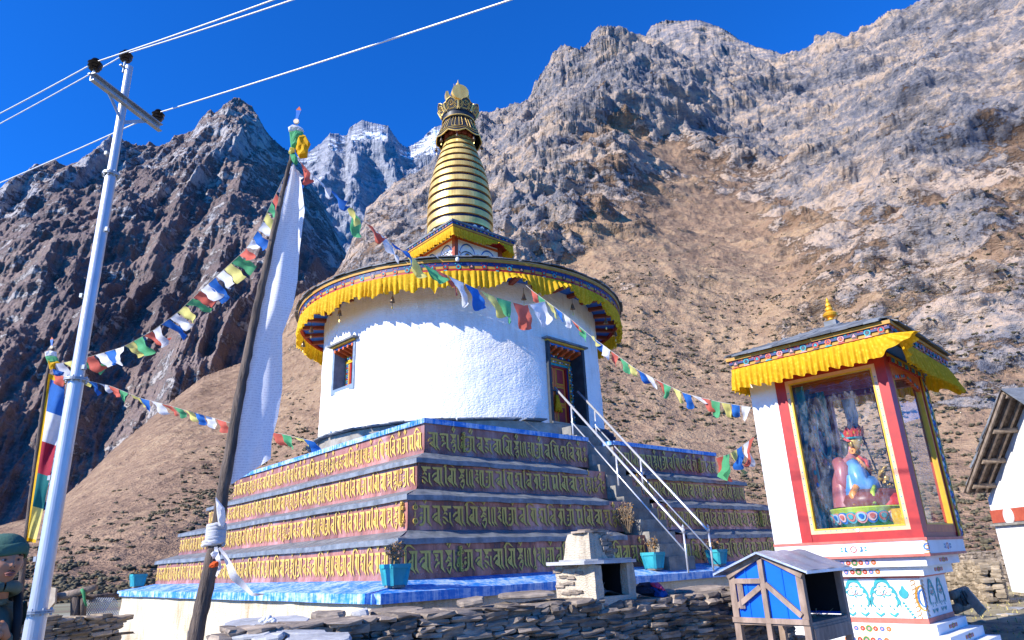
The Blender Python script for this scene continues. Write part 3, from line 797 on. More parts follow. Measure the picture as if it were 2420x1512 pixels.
for k in range(22):
    for s_ in (-1, 1):
        df.obox(P3(fd, s_ * (lw + .15), -.325, z0 + .1 + k * .072), fd[1] * .04, fd[2] * .02, UP * .034, [5, 6, 7, 0][k % 4])
        df.obox(P3(fd, s_ * (lw + .22), -.315, z0 + .13 + k * .072), fd[1] * .035, fd[2] * .02, UP * .034, [0, 5, 4, 6][k % 4])
for k in range(13):
    df.obox(P3(fd, -hd + .2 + k * .085, -.29, z1 - .25), fd[1] * .04, fd[2] * .02, UP * .04, [5, 6, 7, 0][k % 4])
    df.obox(P3(fd, -hd + .2 + k * .085, -.318, z1 - .375), fd[1] * .05, fd[2] * .02, UP * .03, [5, 7, 6][k % 3])
df.build("door_frame", [m_red, m_navy, m_yellowp, m_teal, m_ochre, m_skyblue, m_whitep, m_green], door)
dk = MB(); dk.bar(P3(fd, -.16, -.36, z0 + .98), P3(fd, .16, -.36, z0 + .96), .035, .03); dk.bar(P3(fd, 0, -.34, z0 + 1.0), P3(fd, 0, -.34, z0 + .86), .05, .04)
dk.build("door_bolt", mat("dark_iron", (.08, .08, .09), None, 9, .5, .6), door)
sc_ = MB()
for k in range(5):
    x0 = -.06 + k * .035
    pts = [P3(fd, x0 * .5, -.34, z0 + .86), P3(fd, x0, -.31 - .01 * k, z0 + .68), P3(fd, x0 * 1.6 - .01, -.315, z0 + .42 + .05 * (k % 2))]
    sc_.tube(pts, [.02, .035, .04], 6)
tag(sc_.build("scarf", m_valance, smooth=True), "yellow scarf knotted on the bolt of the red stupa door", "scarf")

# round roof
RR0 = 4.87
rf = MB()
rf.lathe([(4.74, 8.40), (4.80, 8.52), (1.25, 9.52)], 96, CD, mat=1)
for ring, (ro, zz_, k) in enumerate(((RR0, 8.535, 74), (4.55, 8.63, 70), (4.1, 8.77, 64))):
    for i in range(k):
        a = 2 * math.pi * i / k + rnd.uniform(-.01, .01); n_ = np.array([math.sin(a), -math.cos(a), 0]); t_ = np.array([math.cos(a), math.sin(a), 0])
        w_ = 2 * math.pi * ro / k * rnd.uniform(.95, 1.25); L = rnd.uniform(.46, .56); rr = ro + rnd.uniform(-.03, .02)
        d_ = nrm(n_ * -1 + UP * .27)
        rf.obox(CD + n_ * rr + UP * (zz_ + rnd.uniform(0, .02)) + d_ * L / 2, t_ * w_, d_ * L, UP * rnd.uniform(.018, .034), 0, rnd.random())
roof = rf.build("roof", [m_slate, m_concrete], stupa)
fa = MB()
fa.lathe([(4.72, 8.52), (4.79, 8.52), (4.79, 8.43), (4.76, 8.43), (4.76, 8.33), (4.755, 8.33), (4.755, 8.26), (4.75, 8.26), (4.75, 8.18), (4.66, 8.18), (4.66, 8.5)], 160, CD, mats=[0, 0, 0, 1, 1, 0, 0, 2, 2, 2])
for i in range(96):
    a = 2 * math.pi * i / 96; n_ = np.array([math.sin(a), -math.cos(a), 0]); t_ = np.array([math.cos(a), math.sin(a), 0])
    o = CD + n_ * 4.762 + UP * 8.32
    mi = [2, 4, 6, 5][i % 4]
    for pl in _ring(0, -.02, .062, .025, 8): fa.prism(pl, o, t_, UP, n_, 0, .006, mi)
    for dx in (-.07, .07):
        fa.prism([(dx - .014, .055), (dx + .014, .055), (dx + .014, .08), (dx - .014, .08)], o, t_, UP, n_, 0, .006, [2, 4, 1, 5][i % 4])
    fa.prism([(-.03, -.03), (.03, -.03), (0, .03)], o, t_, UP, n_, 0, .007, [4, 5, 3, 4][i % 4])
    fa.prism([(-.045, -.12), (.045, -.12), (.03, -.09), (-.03, -.09)], o, t_, UP, n_, -.004, .006, [4, 2, 5, 6][i % 4])
fa.build("fascia", [m_ochre, m_navy, m_red, m_pink, m_teal, m_red, m_black, m_whitep], roof)
so_ = MB(); so_.lathe([(4.0, 8.28), (4.70, 8.26)], 96, CD, mat=0)
for i in range(40):
    a = 2 * math.pi * (i + .5) / 40; n_ = np.array([math.sin(a), -math.cos(a), 0])
    so_.bar(CD + n_ * 4.0 + UP * 8.24, CD + n_ * 4.69 + UP * 8.21, .12, .10, UP, 1)
so_.build("rafters", [m_skyblue, mat("rust_red_paint", (.34, .07, .03), None, 8, .6)], roof)

# valance hung under the round roof
def valance_ring(name, R, ztop, h, nple, label, seed=0, flip=None):
    n, m = 1440, 9
    th = np.linspace(0, 2 * math.pi, n, endpoint=False); s = np.linspace(0, 1, m)
    T_, S2 = np.meshgrid(th, s)
    ph = T_ * nple + 7.0 * fbm(np.cos(T_) * 11, np.sin(T_) * 11, T_ * 0 + seed, 4)
    amp = .012 + .042 * S2
    amp = amp * (1 + 1.2 * fbm(np.cos(T_) * 14, np.sin(T_) * 14, T_ * 0 + 5, 2))
    rad = R + amp * (np.abs(np.sin(ph / 2)) * 2 - 1.2) + .03 * S2 * fbm(np.cos(T_) * 9, np.sin(T_) * 9, S2 * .8 + seed, 3)
    drop = h * (1 + .30 * fbm(np.cos(T_) * 7, np.sin(T_) * 7, T_ * 0 + 9 + seed, 3) + .03 * np.sin(ph * 2))
    drop = drop + .10 * np.clip(fbm(np.cos(T_) * 26, np.sin(T_) * 26, T_ * 0 + 31, 2) * 2.2, -.3, 1.2)
    z = ztop - S2 * drop
    if flip:          # blown outwards and lifted by the wind over part of the ring
        az = (np.degrees(T_) + 180) % 360 - 180
        f = ss(flip[0], flip[0] + 12, az) * ss(flip[1], flip[1] - 14, az)
        wv = np.sin(np.radians(az) * 22)
        wv = wv + .9 * fbm(np.cos(T_) * 10, np.sin(T_) * 10, S2 + 2, 3)
        rad = rad + f * S2 * (.08 + .10 * wv); z = z + f * S2 * (.09 + .12 * wv)
    rad = rad + .022 * S2 ** .5 * fbm(T_ * 40, S2 * 3.5, T_ * 0 + seed, 3)
    P = np.stack([CD[0] + rad * np.sin(T_), CD[1] - rad * np.cos(T_), z], -1)
    mb = MB(); mb.grid(P, close_u=True)
    fr = MB()
    return tag(mb.build(name, m_valance, smooth=True), label, "valance")
valance_ring("valance", 4.77, 8.20, .42, 210, "long yellow pleated valance hung round the eave of the stupa's big round roof", 1, (4, 62))

# eye tower
def sq(w, z): return [CD + SA * (i * w) + SB * (j * w) + UP * z for i, j in ((-1, -1), (-1, 1), (1, 1), (1, -1))]
et = MB()
et.obox(CD + UP * 10.12, SA * 1.74, SB * 1.74, UP * 1.64, 0)
tower = et.build("eye_tower", m_wash, stupa)
m_rust = mat('rust_red_paint', (.34, .07, .03), None, 8, .6)
for p in sq(.87, 10.15): po = MB(); po.obox(p, SA * .13, SB * .13, UP * 1.68); po.build('corner_post', m_rust, tower)
po = MB()
for n_, u_ in ((-SA, SB), (-SB, SA)):
    po.obox(CD + n_ * .885 + UP * 10.84, u_ * 1.7, n_ * .03, UP * .06, 1)
po.build("eave_trim", [m_rust, m_orange], tower)
ey = MB()
def arc(cx, cy, rx, ry, a0, a1, w0, w1, n=14):
    o, q = [], []
    for i in range(n + 1):
        a = math.radians(a0 + (a1 - a0) * i / n); k = w0 + (w1 - w0) * math.sin(math.pi * i / n)
        o.append((cx + (rx + k) * math.cos(a), cy + (ry + k) * math.sin(a))); q.append((cx + rx * math.cos(a), cy + ry * math.sin(a)))
    return [[o[i], o[i + 1], q[i + 1], q[i]] for i in range(n)]
for n_, u_ in ((-SA, SB), (-SB, -SA), (SA, -SB), (SB, SA)):
    o = CD + n_ * .872 + UP * 10.28
    for s_ in (-1, 1):
        X = lambda pl: [(s_ * x, y) for x, y in pl]
        for pl in arc(.40, .03, .30, .40, 20, 165, .008, .05): ey.prism(X(pl), o, u_, UP, n_, 0, .004, 0)      # brow
        for pl in arc(.40, -.06, .29, .25, 15, 170, .004, .035): ey.prism(X(pl), o, u_, UP, n_, 0, .005, 1)     # lid
        for pl in arc(.40, .16, .30, .22, 195, 345, .002, .016): ey.prism(X(pl), o, u_, UP, n_, 0, .005, 3)    # lower lid
        ey.prism(X([(.40 + .105 * math.cos(t), .06 + .115 * math.sin(t)) for t in np.linspace(0, 2 * math.pi, 16, endpoint=False)]), o, u_, UP, n_, 0, .005, 0)
        ey.prism(X([(.40 + .088 * math.cos(t), .06 + .098 * math.sin(t)) for t in np.linspace(0, 2 * math.pi, 16, endpoint=False)]), o, u_, UP, n_, 0, .007, 2)
        ey.prism(X([(.40 + .045 * math.cos(t), .06 + .05 * math.sin(t)) for t in np.linspace(0, 2 * math.pi, 12, endpoint=False)]), o, u_, UP, n_, 0, .009, 1)
        ey.prism(X([(.66, .13), (.74, .16), (.70, .08)]), o, u_, UP, n_, 0, .005, 3)
    for pl in _ring(0, .16, .07, .02, 12): ey.prism(pl, o, u_, UP, n_, 0, .005, 4)
    for pl in _ring(0, .16, .035, .02, 10): ey.prism(pl, o, u_, UP, n_, 0, .005, 4)
ey.build("painted_eyes", [m_skyblue, m_black, m_ochre, m_red, m_slategrey], tower)
ev = MB()
WE = 1.25; DZ = .15
for w_, za, zb_, mi in ((WE, 11.0, 11.06, 0), (WE - .03, 10.93, 11.0, 1), (WE - .05, 10.87, 10.93, 2), (WE - .07, 10.82, 10.87, 3)):
    ev.obox(CD + UP * ((za + zb_) / 2 + DZ), SA * 2 * w_, SB * 2 * w_, UP * (zb_ - za), mi)
P0 = sq(WE, 11.06 + DZ); P1 = sq(.85, 11.3 + DZ)
ev.add(P0 + P1, [(i, (i + 1) % 4, 4 + (i + 1) % 4, 4 + i) for i in range(4)] + [(4, 5, 6, 7)], 0)
for n_, u_ in ((-SA, SB), (-SB, SA)):
    for k in range(15):
        for pl in _ring((k - 7) * .15, 0, .03, .016, 6): ev.prism(pl, CD + n_ * (WE - .03) + UP * (10.965 + DZ), u_, UP, n_, 0, .006, [4, 5, 2][k % 3])
ev.build("eave", [m_slate, m_navy, m_ochre, m_red, m_teal, m_pink], tower)
def valance_square(name, c, ua, ub, wa, wb, ztop, h, pitch, label, blow=0.0, seed=0, flare=None):
    """pleated cloth hung from a rectangular eave: half extents wa, wb along ua, ub"""
    mb = MB(); m = 8
    corners = [(-wa, -wb), (-wa, wb), (wa, wb), (wa, -wb)]
    pts = []; nr = []; L0 = 0; Ls = []
    for k in range(4):
        p, q = corners[k], corners[(k + 1) % 4]
        L = math.hypot(q[0] - p[0], q[1] - p[1]); n = int(L / pitch * 8)
        d = ((q[0] - p[0]) / L, (q[1] - p[1]) / L)
        for i in range(n):
            pts.append((p[0] + (q[0] - p[0]) * i / n, p[1] + (q[1] - p[1]) * i / n)); nr.append((-d[1], d[0])); Ls.append(L0 + L * i / n)
        L0 += L
    nr = np.array(nr)
    for _ in range(6): nr = (np.roll(nr, 1, 0) + nr + np.roll(nr, -1, 0)) / 3
    if np.dot(nr[len(nr) // 8], pts[len(pts) // 8]) < 0: nr = -nr
    pts = np.array(pts); Ls = np.array(Ls); n = len(pts)
    rows = []
    for s in np.linspace(0, 1, m):
        ph = 2 * math.pi * Ls / pitch + 6.5 * fbm(Ls * 2.2, Ls * 0 + seed, Ls * 0, 4)
        off = (.006 + .03 * s) * np.sin(ph) + s * blow * (.5 + fbm(Ls * .9, Ls * 0 + 4 + seed, Ls * 0 + s, 3))
        off = off + .02 * s ** .5 * fbm(Ls * 9, Ls * 0 + s * 4, Ls * 0 + seed, 3)
        z = ztop - s * h * (1 + .22 * fbm(Ls * 1.8, Ls * 0 + 2 + seed, Ls * 0, 4)) + .02 * s * np.sin(ph * .5)
        xy = pts + nr * off[:, None]
        if flare is not None: xy, z = flare(xy, z, s, pts)
        rows.append([c + ua * x + ub * y + UP * (zz - c[2]) for (x, y), zz in zip(xy, z)])
    mb.grid(np.array(rows), close_u=True)
    return tag(mb.build(name, m_valance, smooth=True), label, "valance")
def fl_eye(xy, z, s, p):
    f = np.exp(-((p[:, 1] - .5) / .35) ** 2) * (p[:, 0] < -1.0)
    z = z + f * s * .16; xy = xy.copy(); xy[:, 0] -= f * s * .14
    return xy, z
valance_square("valance", CD + UP * 10.8, SA, SB, 1.19, 1.19, 11.0, .31, .1, "small square yellow valance above the painted eyes of the stupa tower", .05, 3, fl_eye)

# spire
PROF = [(11.10, .98), (11.35, 1.0), (11.55, 1.045), (11.86, 1.055), (12.3, 1.045), (12.74, 1.02), (13.1, .98), (13.45, .92), (13.93, .81), (14.4, .66), (14.87, .50), (15.06, .43)]
def Rsp(z): return float(np.interp(z, [p[0] for p in PROF], [p[1] for p in PROF]))
sp = MB(); zz0, zz1, nb = 11.42, 15.06, 13
edges = zz0 + (zz1 - zz0) * (1 - (1 - np.linspace(0, 1, nb + 1)) ** 1.12)
sp.lathe([(Rsp(z) - .05, z) for z in np.linspace(11.3, 15.05, 40)], 64, CD, mat=1)
for i in range(nb):
    a, b = edges[i], edges[i + 1]; g = (b - a) * .19
    sp.lathe([(Rsp(a + g) - .06, a + g)] + [(Rsp(z) + .012, z) for z in np.linspace(a + g, b - g, 5)] + [(Rsp(b - g) - .06, b - g)], 72, CD)
sp.build("spire", [m_gilt, mat("dark_blue_band", (.01, .012, .05), None, 9, .4)], stupa, smooth=False)
lt = MB()
for i in range(24):
    a = 2 * math.pi * i / 24; n_ = np.array([math.sin(a), -math.cos(a), 0]); t_ = np.array([math.cos(a), math.sin(a), 0])
    o = CD + n_ * .98 + UP * 11.2
    pl = [(.12 * math.cos(t), .22 * math.sin(t)) for t in np.linspace(0, math.pi, 8)]
    lt.prism(pl, o, t_, nrm(UP + n_ * .25), n_, 0, .03, 0)
    lt.prism([(x * .65, y * .72) for x, y in pl], o, t_, nrm(UP + n_ * .25), n_, 0, .045, [1, 2][i % 2])
lt.lathe([(.95, 11.05), (1.0, 11.2), (.98, 11.45)], 48, CD, mat=3)
lt.build("lotus_moulding", [m_whitep, m_slategrey, m_green, m_navy], stupa)

# crown: flared black and gold canopy with eight leaves
cr = MB(); n = 96; gold_t = []
zr = 15.06
def skirt_pt(th, s):
    sc = .5 + .5 * math.cos(8 * th)          # scallops
    r = .44 + (.76 - .44) * (s ** .8)
    z = 15.72 - (15.72 - zr + .10 * (sc ** .6) * s) * s ** 1.05
    return CD + np.array([r * math.sin(th), -r * math.cos(th), z])
ths = np.linspace(0, 2 * math.pi, n, endpoint=False)
P = np.array([[skirt_pt(t, s) for t in ths] for s in np.linspace(0, 1, 8)])
cr.grid(P, 0, close_u=True)
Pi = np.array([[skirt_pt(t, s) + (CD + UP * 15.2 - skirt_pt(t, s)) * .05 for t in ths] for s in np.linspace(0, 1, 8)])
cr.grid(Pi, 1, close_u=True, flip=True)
cr.lathe([(.50, 15.70), (.54, 15.76), (.54, 15.98), (.50, 16.0)], 64, CD, mat=0)
cr.lathe([(.40, 15.0), (.5, 15.3), (.44, 15.6)], 8, CD, mat=2)
for i in range(12):
    a = 2 * math.pi * i / 12; cr.ico((CD[0] + .40 * math.sin(a), CD[1] - .40 * math.cos(a), 15.16), .12, 2, mat=3)
crown = cr.build("crown", [m_black, m_dark, mat("brown_red_paint", (.20, .05, .03)), mat("rust_red_paint", (.34, .07, .03))], stupa)
tg = MB()
tg.tube([skirt_pt(t, 1.0) for t in np.append(ths, ths[0])], .022, 6)
tg.tube([skirt_pt(t, .86) + nrm([math.sin(t), -math.cos(t), .3]) * .012 for t in np.append(ths, ths[0])], .010, 5)
for zz_, r_ in ((15.74, .55), (15.99, .545)):
    tg.tube([CD + np.array([r_ * math.sin(t), -r_ * math.cos(t), zz_]) for t in np.append(ths, ths[0])], .018, 6)
for i in range(8):
    for d in (-.30, -.12, .12, .30):
        th = 2 * math.pi * i / 8 + d * .9
        tg.tube([skirt_pt(th * 1.0, s) + nrm([math.sin(th), -math.cos(th), .3]) * .012 for s in np.linspace(.05, .74, 6)], .011, 5)
    th = 2 * math.pi * i / 8
    tg.tube([skirt_pt(th + q, .74) + nrm([math.sin(th), -math.cos(th), .3]) * .012 for q in np.linspace(-.27, .27, 7)], .011, 5)
tg.build("gilt_trim", m_gilt, crown)
LEAF = [(-.19, .0), (-.23, .12), (-.25, .28), (-.17, .31), (-.12, .38), (0, .44), (.12, .38), (.17, .31), (.25, .28), (.23, .12), (.19, .0)]
for i in range(8):
    a = 2 * math.pi * (i + .5) / 8 + .08; n_ = np.array([math.sin(a), -math.cos(a), 0]); t_ = np.array([math.cos(a), math.sin(a), 0])
    v_ = nrm(UP + n_ * .42); nn_ = nrm(np.cross(t_, v_)); nn_ = nn_ * np.sign(np.dot(nn_, n_))
    o = CD + n_ * .55 + UP * 15.93
    lf = MB(); lf.prism(LEAF, o, t_, v_, nn_, -.02, .0, 0)
    leaf_o = lf.build("crown_leaf", [m_black], crown)
    tg = MB()
    W3 = lambda x, y, d=.004: o + t_ * x + v_ * y + nn_ * d
    tg.tube([W3(x, y) for x, y in LEAF], .014, 5, mat=1)
    for k in range(7):
        for s_ in (-1, 1):
            x, y = s_ * (.15 - .02 * (k % 3)), .06 + .033 * k
            tg.tube([W3(x + .03 * math.cos(q), y + .026 * math.sin(q), .006) for q in np.linspace(0, 4.6, 6)], .009, 4, mat=1)
    for k in range(4): tg.tube([W3(-.07 + .045 * k + .02 * math.cos(q), .06 + .02 * math.sin(q), .006) for q in np.linspace(0, 5, 6)], .009, 4, mat=1)
    tg.tube([W3(.08 * math.cos(q), .25 + .09 * math.sin(q)) for q in np.linspace(0, 2 * math.pi, 14)], .008, 4, mat=1)
    tg.tube([W3(x, y) for x, y in ((-.03, .31), (.03, .29), (-.02, .25), (.03, .22), (-.02, .18))], .012, 4, mat=1)
    ob = tg.build("leaf_ornament", [m_black, m_gilt], crown)
fi = MB()
fn = nrm([.30, -.95, 0]); ft = np.array([-fn[1], fn[0], 0])
cz = CD + UP * 16.86
def moon(R, r, dy, n=26):
    o = [(R * math.cos(t), R * math.sin(t)) for t in np.linspace(math.radians(180 - 12), math.radians(372), n)]
    q = [(r * math.cos(t), dy + r * math.sin(t)) for t in np.linspace(math.radians(372 - 14), math.radians(180 + 2), n)]
    return o + q
fi.prism(moon(.42, .33, .13), cz + UP * .02 - ft * .03, -ft * 1.0, UP, fn, -.13, .05)
fi.prism([(.29 * math.cos(t), .30 * math.sin(t)) for t in np.linspace(0, 2 * math.pi, 32, endpoint=False)], cz + UP * .10 + ft * .05, ft, UP, fn, -.10, .16)
fi.lathe([(.42, 16.0), (.40, 16.2), (.3, 16.42), (.16, 16.5), (.0, 16.5)], 32, CD)
fi.lathe([(0, 17.22), (.05, 17.24), (.085, 17.31), (.07, 17.38), (.03, 17.42), (.012, 17.5), (0, 17.58)], 20, CD)
for s_ in (-1, 1):
    fi.tube([CD + ft * (s_ * q) + UP * z for q, z in ((.04, 17.24), (.14, 17.26), (.15, 17.36))], .008, 5)
fi.build("finial", m_gilt, stupa, smooth=False)

# bells
def make_bell(drop=.0, leafy=False):
    t = thing("bell", (0, 0, 0), None, "bell")
    b = MB(); b.lathe([(0, 0), (.018, -.0), (.03, -.03), (.042, -.07), (.05, -.12), (.07, -.15), (.062, -.15), (.04, -.11), (0, -.1)], 16)
    b.build("bell_cup", mat("bell_bronze", (.30, .22, .14), (.16, .12, .09), 8, .4, .7), t, smooth=True)
    c = MB(); c.tube([(0, 0, .16), (0, 0, 0)], .006, 5); c.tube([(0, 0, -.1), (0, 0, -.26)], .005, 5)
    c.build("chain", MATS["dark_iron"], t)
    l = MB()
    if leafy: l.prism([(0, -.11), (.07, -.03), (.075, .03), (.04, .06), (0, .035), (-.04, .06), (-.075, .03), (-.07, -.03)], (0, 0, -.30), np.array([1., 0, 0]), UP, np.array([0, -1., 0]), -.004, .004)
    else: l.prism([(0, -.05), (.022, -.01), (.014, .03), (-.014, .03), (-.022, -.01)], (0, 0, -.29), np.array([1., 0, 0]), UP, np.array([0, -1., 0]), -.004, .004)
    l.build("clapper_leaf", m_gilt, t); return t
bell0 = make_bell(); bell1 = None
BELLS = [(-75, "bronze bell at the left edge of the round roof beside the window side"), (-58, "bronze bell hanging second from the left end of the round eave"), (-38, "bronze bell hanging above the painted window"),
         (-17, "bronze bell on the round eave midway between window and wall middle"), (5, "bronze bell over the middle of the white wall where prayer flags pass"), (24, "bronze bell on the bare eave patch left of the door"),
         (43, "bronze bell hanging straight above the red door"), (63, "bronze bell at the right shoulder of the round roof past the door"), (78, "bronze bell at the right end of the round eave")]
for i, (a, lab) in enumerate(BELLS):
    o = bell0 if i == 0 else copy_tree(bell0)
    p = dpt(a, 7.77, 4.55 if abs(a) < 60 else 4.6); o.location = list(p); ORIG[o.name] = p
    o.rotation_euler = (0, 0, rnd.uniform(-1, 1)); tag(o, lab, "bell", "bells hanging under the round roof")
for i, (th, lab) in enumerate(((0, "small bell at the front point of the golden crown canopy"), (-.785, "small bell left of the front one under the golden crown canopy"), (.785, "small bell right of the front one under the golden crown canopy"), (-1.57, "small bell at the left tip of the golden crown canopy"), (1.57, "small bell at the right tip of the golden crown canopy"))):
    o = copy_tree(bell0); p = skirt_pt(th + .0, 1.0) - UP * .13; o.location = list(p); o.scale = (.8,) * 3; tag(o, lab, "bell", "bells under the crown")

# stairs and handrails
st = thing("staircase", S_(-6.75, .1, 1.3), "steep grey stone staircase climbing the copper terraces to the red door", "stairs")
ns = 13; a0, a1, zb0, zb1 = -6.80, -4.15, 1.33, 4.62
for i in range(ns):
    b_ = MB(); a = a0 + (a1 - a0) * i / ns; z = zb0 + (zb1 - zb0) * (i + 1) / ns
    jx = rnd.uniform(-.02, .02)
    b_.obox(S_(a + .42, (GAP0 + GAP1) / 2 + jx, z - .15), SA * .84, SB * (GAP1 - GAP0 - rnd.uniform(.01, .05)), UP * .27, 0, rnd.random())
    b_.build("step", mat("step_stone", (.30, .28, .24), (.17, .16, .14), 4, .9, 0, .8, 10, bdist=.03, tv=.2), st)
m_steel = mat("stainless_steel", (.74, .74, .75), (.64, .64, .66), 9, .30, .55)
def handrail(b, label, b_bot):
    t = thing("handrail", S_(-7.0, b_bot, 1.28), label, "handrail", "steel handrails of the stupa stairs")
    def ln(a, h): 
        f = (a + 7.02) / (7.02 - 4.0); return S_(a, b_bot + (b - b_bot) * f, 1.30 + 3.45 * f + h)
    tops = [ln(-7.02, .72), ln(-5.5, .74), ln(-3.9, .74)]
    r_ = MB(); r_.tube([ln(-7.02, .70), ln(-7.0, .74), ln(-3.9, .78)], .027, 10); r_.build("top_rail", m_steel, t, smooth=True)
    r_ = MB(); r_.tube([ln(-7.0, .34), ln(-4.35, .36)], .017, 8); r_.build("mid_rail", m_steel, t, smooth=True)
    for k, a in enumerate((-7.02, -5.55, -4.38)):
        p_ = MB(); p_.tube([ln(a, -.05), ln(a, .74)], .021, 8)
        if k == 0: p_.lathe([(.03, .74), (.035, .78), (.02, .80), (.03, .83), (.0, .88)], 10, ln(a, 0))
        p_.build("post", m_steel, t, smooth=True)
handrail(-.33, "near steel handrail on the left side of the stone stairs", -.06)
handrail(.50, "far steel handrail on the right side of the stone stairs", .82)

# planters
def make_planter():
    t = thing("planter", (0, 0, 0), None, "planter")
    b = MB()
    def ring(w, z): return [(-w, -w, z), (w, -w, z), (w, w, z), (-w, w, z)]
    b.add(ring(.16, .05) + ring(.225, .46), [(i, (i + 1) % 4, 4 + (i + 1) % 4, 4 + i) for i in range(4)] + [(3, 2, 1, 0)])
    b.add(ring(.19, .40) + ring(.20, .47), [(0, 1, 2, 3)], 1)
    b.build("pot", [mat("turquoise_painted_wood", (.035, .36, .40), (.02, .26, .31), 4, .6, 0, .4, 14), mat("dry_soil", (.10, .07, .05))], t)
    r_ = MB()
    for x, y, sx, sy in ((0, -.225, .50, .035), (0, .225, .50, .035), (-.225, 0, .035, .45), (.225, 0, .035, .45)): r_.box(x, y, .435, sx, sy, .085)
    for x, y in ((-.19, -.19), (.19, -.19), (-.19, .19), (.19, .19)): r_.bar((x * .83, y * .83, .05), (x * 1.14, y * 1.14, .44), .07, .07, (x, y, 0))
    r_.build("trim_boards", MATS["turquoise_painted_wood"], t)
    s_ = MB(); s_.box(0, 0, .025, .30, .36, .05); s_.build("foot_board", mat("grey_wood", (.26, .22, .18), (.14, .12, .10), 6, .85, 0, .5, 20, (1, 1, .2)), t)
    return t
def dry_plant(loc, label, h=.3, n=26, spread=.2, seed=0, group=None):
    g = random.Random(seed); b = MB()
    loc = np.asarray(loc, float)
    for i in range(n):
        a = g.uniform(0, 6.28); l = h * g.uniform(.5, 1.15); s = spread * g.uniform(.3, 1)
        p0 = loc + np.array([math.cos(a), math.sin(a), 0]) * .06; p1 = loc + np.array([math.cos(a) * s * .6, math.sin(a) * s * .6, l * .6]); p2 = loc + np.array([math.cos(a) * s + g.uniform(-.04, .04), math.sin(a) * s, l])
        b.tube([p0, p1, p2], [.005, .004, .003], 4, mat=0)
        for k in range(3):
            q = p1 + (p2 - p1) * g.random(); e = q + np.array([g.uniform(-.06, .06), g.uniform(-.06, .06), g.uniform(-.02, .05)])
            b.tube([q, e], .003, 3, mat=0)
            if g.random() < .8: b.ico(e, g.uniform(.010, .02), 1, .3, mat=g.choice([1, 1, 2]), seed=i)
            f_ = nrm([g.uniform(-1, 1), g.uniform(-1, 1), g.uniform(-1, 1)]); w_ = np.cross(f_, [0.3, .5, .8]) * .5
            b.add([q, q + f_ * .03 + w_ * .018, q + f_ * .06, q + f_ * .03 - w_ * .018], [(0, 1, 2, 3)], 1)
    return tag(b.build("dry_plant", [mat("dry_stem", (.34, .24, .14)), mat("withered_leaf", (.30, .20, .12), (.2, .14, .09)), mat("faded_marigold", (.55, .25, .04))], origin=loc), label, "plant", group)
pl0 = make_planter()
def slab_z(w): return 1.42 + (1.26 - 1.42) * (w - 6.2) / (WS - 6.2)
PL = [(S_(-6.72, -6.62, slab_z(6.72)), AZS, .66, "turquoise wooden planter on the near corner of the blue slab"), (S_(-6.66, -.66, slab_z(6.66)), AZS, .70, "turquoise planter left of the stair foot beneath the handrail"),
      (S_(-6.62, 1.62, slab_z(6.62)), AZS, .70, "turquoise planter right of the stair foot behind the railing post"), (at_z(348, 1375, 1.34), AZS, .74, "small distant turquoise planter at the far left end of the blue slab")]
PL[3] = (S_(6.55, -6.66, slab_z(6.66)),) + PL[3][1:]
for i, (p, rz, s, lab) in enumerate(PL):
    o = pl0 if i == 0 else copy_tree(pl0)
    o.location = list(p); o.rotation_euler = (0, 0, rz); o.scale = (s, s, s); ORIG[o.name] = p
    tag(o, lab, "planter", "turquoise planters on the blue slab")
    dry_plant(p + UP * .42 * s, ["withered marigold stalks in the planter at the slab's near corner", "withered stalks in the planter left of the stair foot", "dry stubble in the planter right of the stair foot", "sparse dry twigs in the distant left planter"][i],
              [.32, .28, .18, .14][i], [34, 28, 24, 10][i], [.18, .16, .14, .10][i], i, "dry plants in the planters")
dry_plant(S_(-6.05, -.62, 2.06), "tall dried marigold bush on the terrace ledge beside the stairs", .55, 46, .34, 9)
# ------------------------------------------------------------------ poles, cables, banners, prayer flags
m_galv = mat("galvanised_steel", (.56, .58, .60), (.40, .42, .45), 7, .40, .45, .25, 40, (1, 1, .25))
m_galvd = mat("galvanised_arm", (.42, .45, .48), (.30, .33, .36), 7, .5, .3)
m_glaze = mat("brown_glazed_porcelain", (.012, .007, .008), (.008, .005, .006), 5, .12)
m_bark = mat("weathered_pole_wood", (.17, .125, .095), (.045, .034, .03), 5, .85, 0, 1.0, 14, (2.2, 2.2, .35), bdist=.03)
m_timber = mat("old_timber", (.34, .26, .19), (.17, .125, .09), 5, .85, 0, .8, 16, (1.6, 1.6, .6), bdist=.02)
YP = 7.5
def cam_depth(p): return float(np.dot(np.asarray(p) - EYE, _f))
pb, pt_ = at_y(69, 1560, YP), at_y(305.5, 158, YP - .05)
def on_axis(y):       # point of the pole axis seen at height y in the photograph
    best = None
    for k in np.linspace(-.1, 1.05, 1151):
        p = pb + (pt_ - pb) * k; d = p - EYE; yy = 756 - FPX * np.dot(d, _u) / np.dot(d, _f)
        if best is None or abs(yy - y) < best[0]: best = (abs(yy - y), p)
    return best[1]
f1, f2, f3 = on_axis(1446), on_axis(897), on_axis(413)
pole = thing("power_pole", (pb[0], pb[1], -.1), "tall galvanised steel power pole with crossarm and three black insulators", "utility pole")
base = pb + (pt_ - pb) * (-.1 - pb[2]) / (pt_[2] - pb[2])
for (p, q, r0_, r1_) in ((base, f1, .098, .094), (f1, f2, .085, .080), (f2, f3, .070, .066), (f3, pt_, .054, .046)):
    b = MB(); b.tube([p, (p + q) / 2, q], [r0_, (r0_ + r1_) / 2, r1_], 24); b.build("tube_section", m_galv, pole, smooth=False)
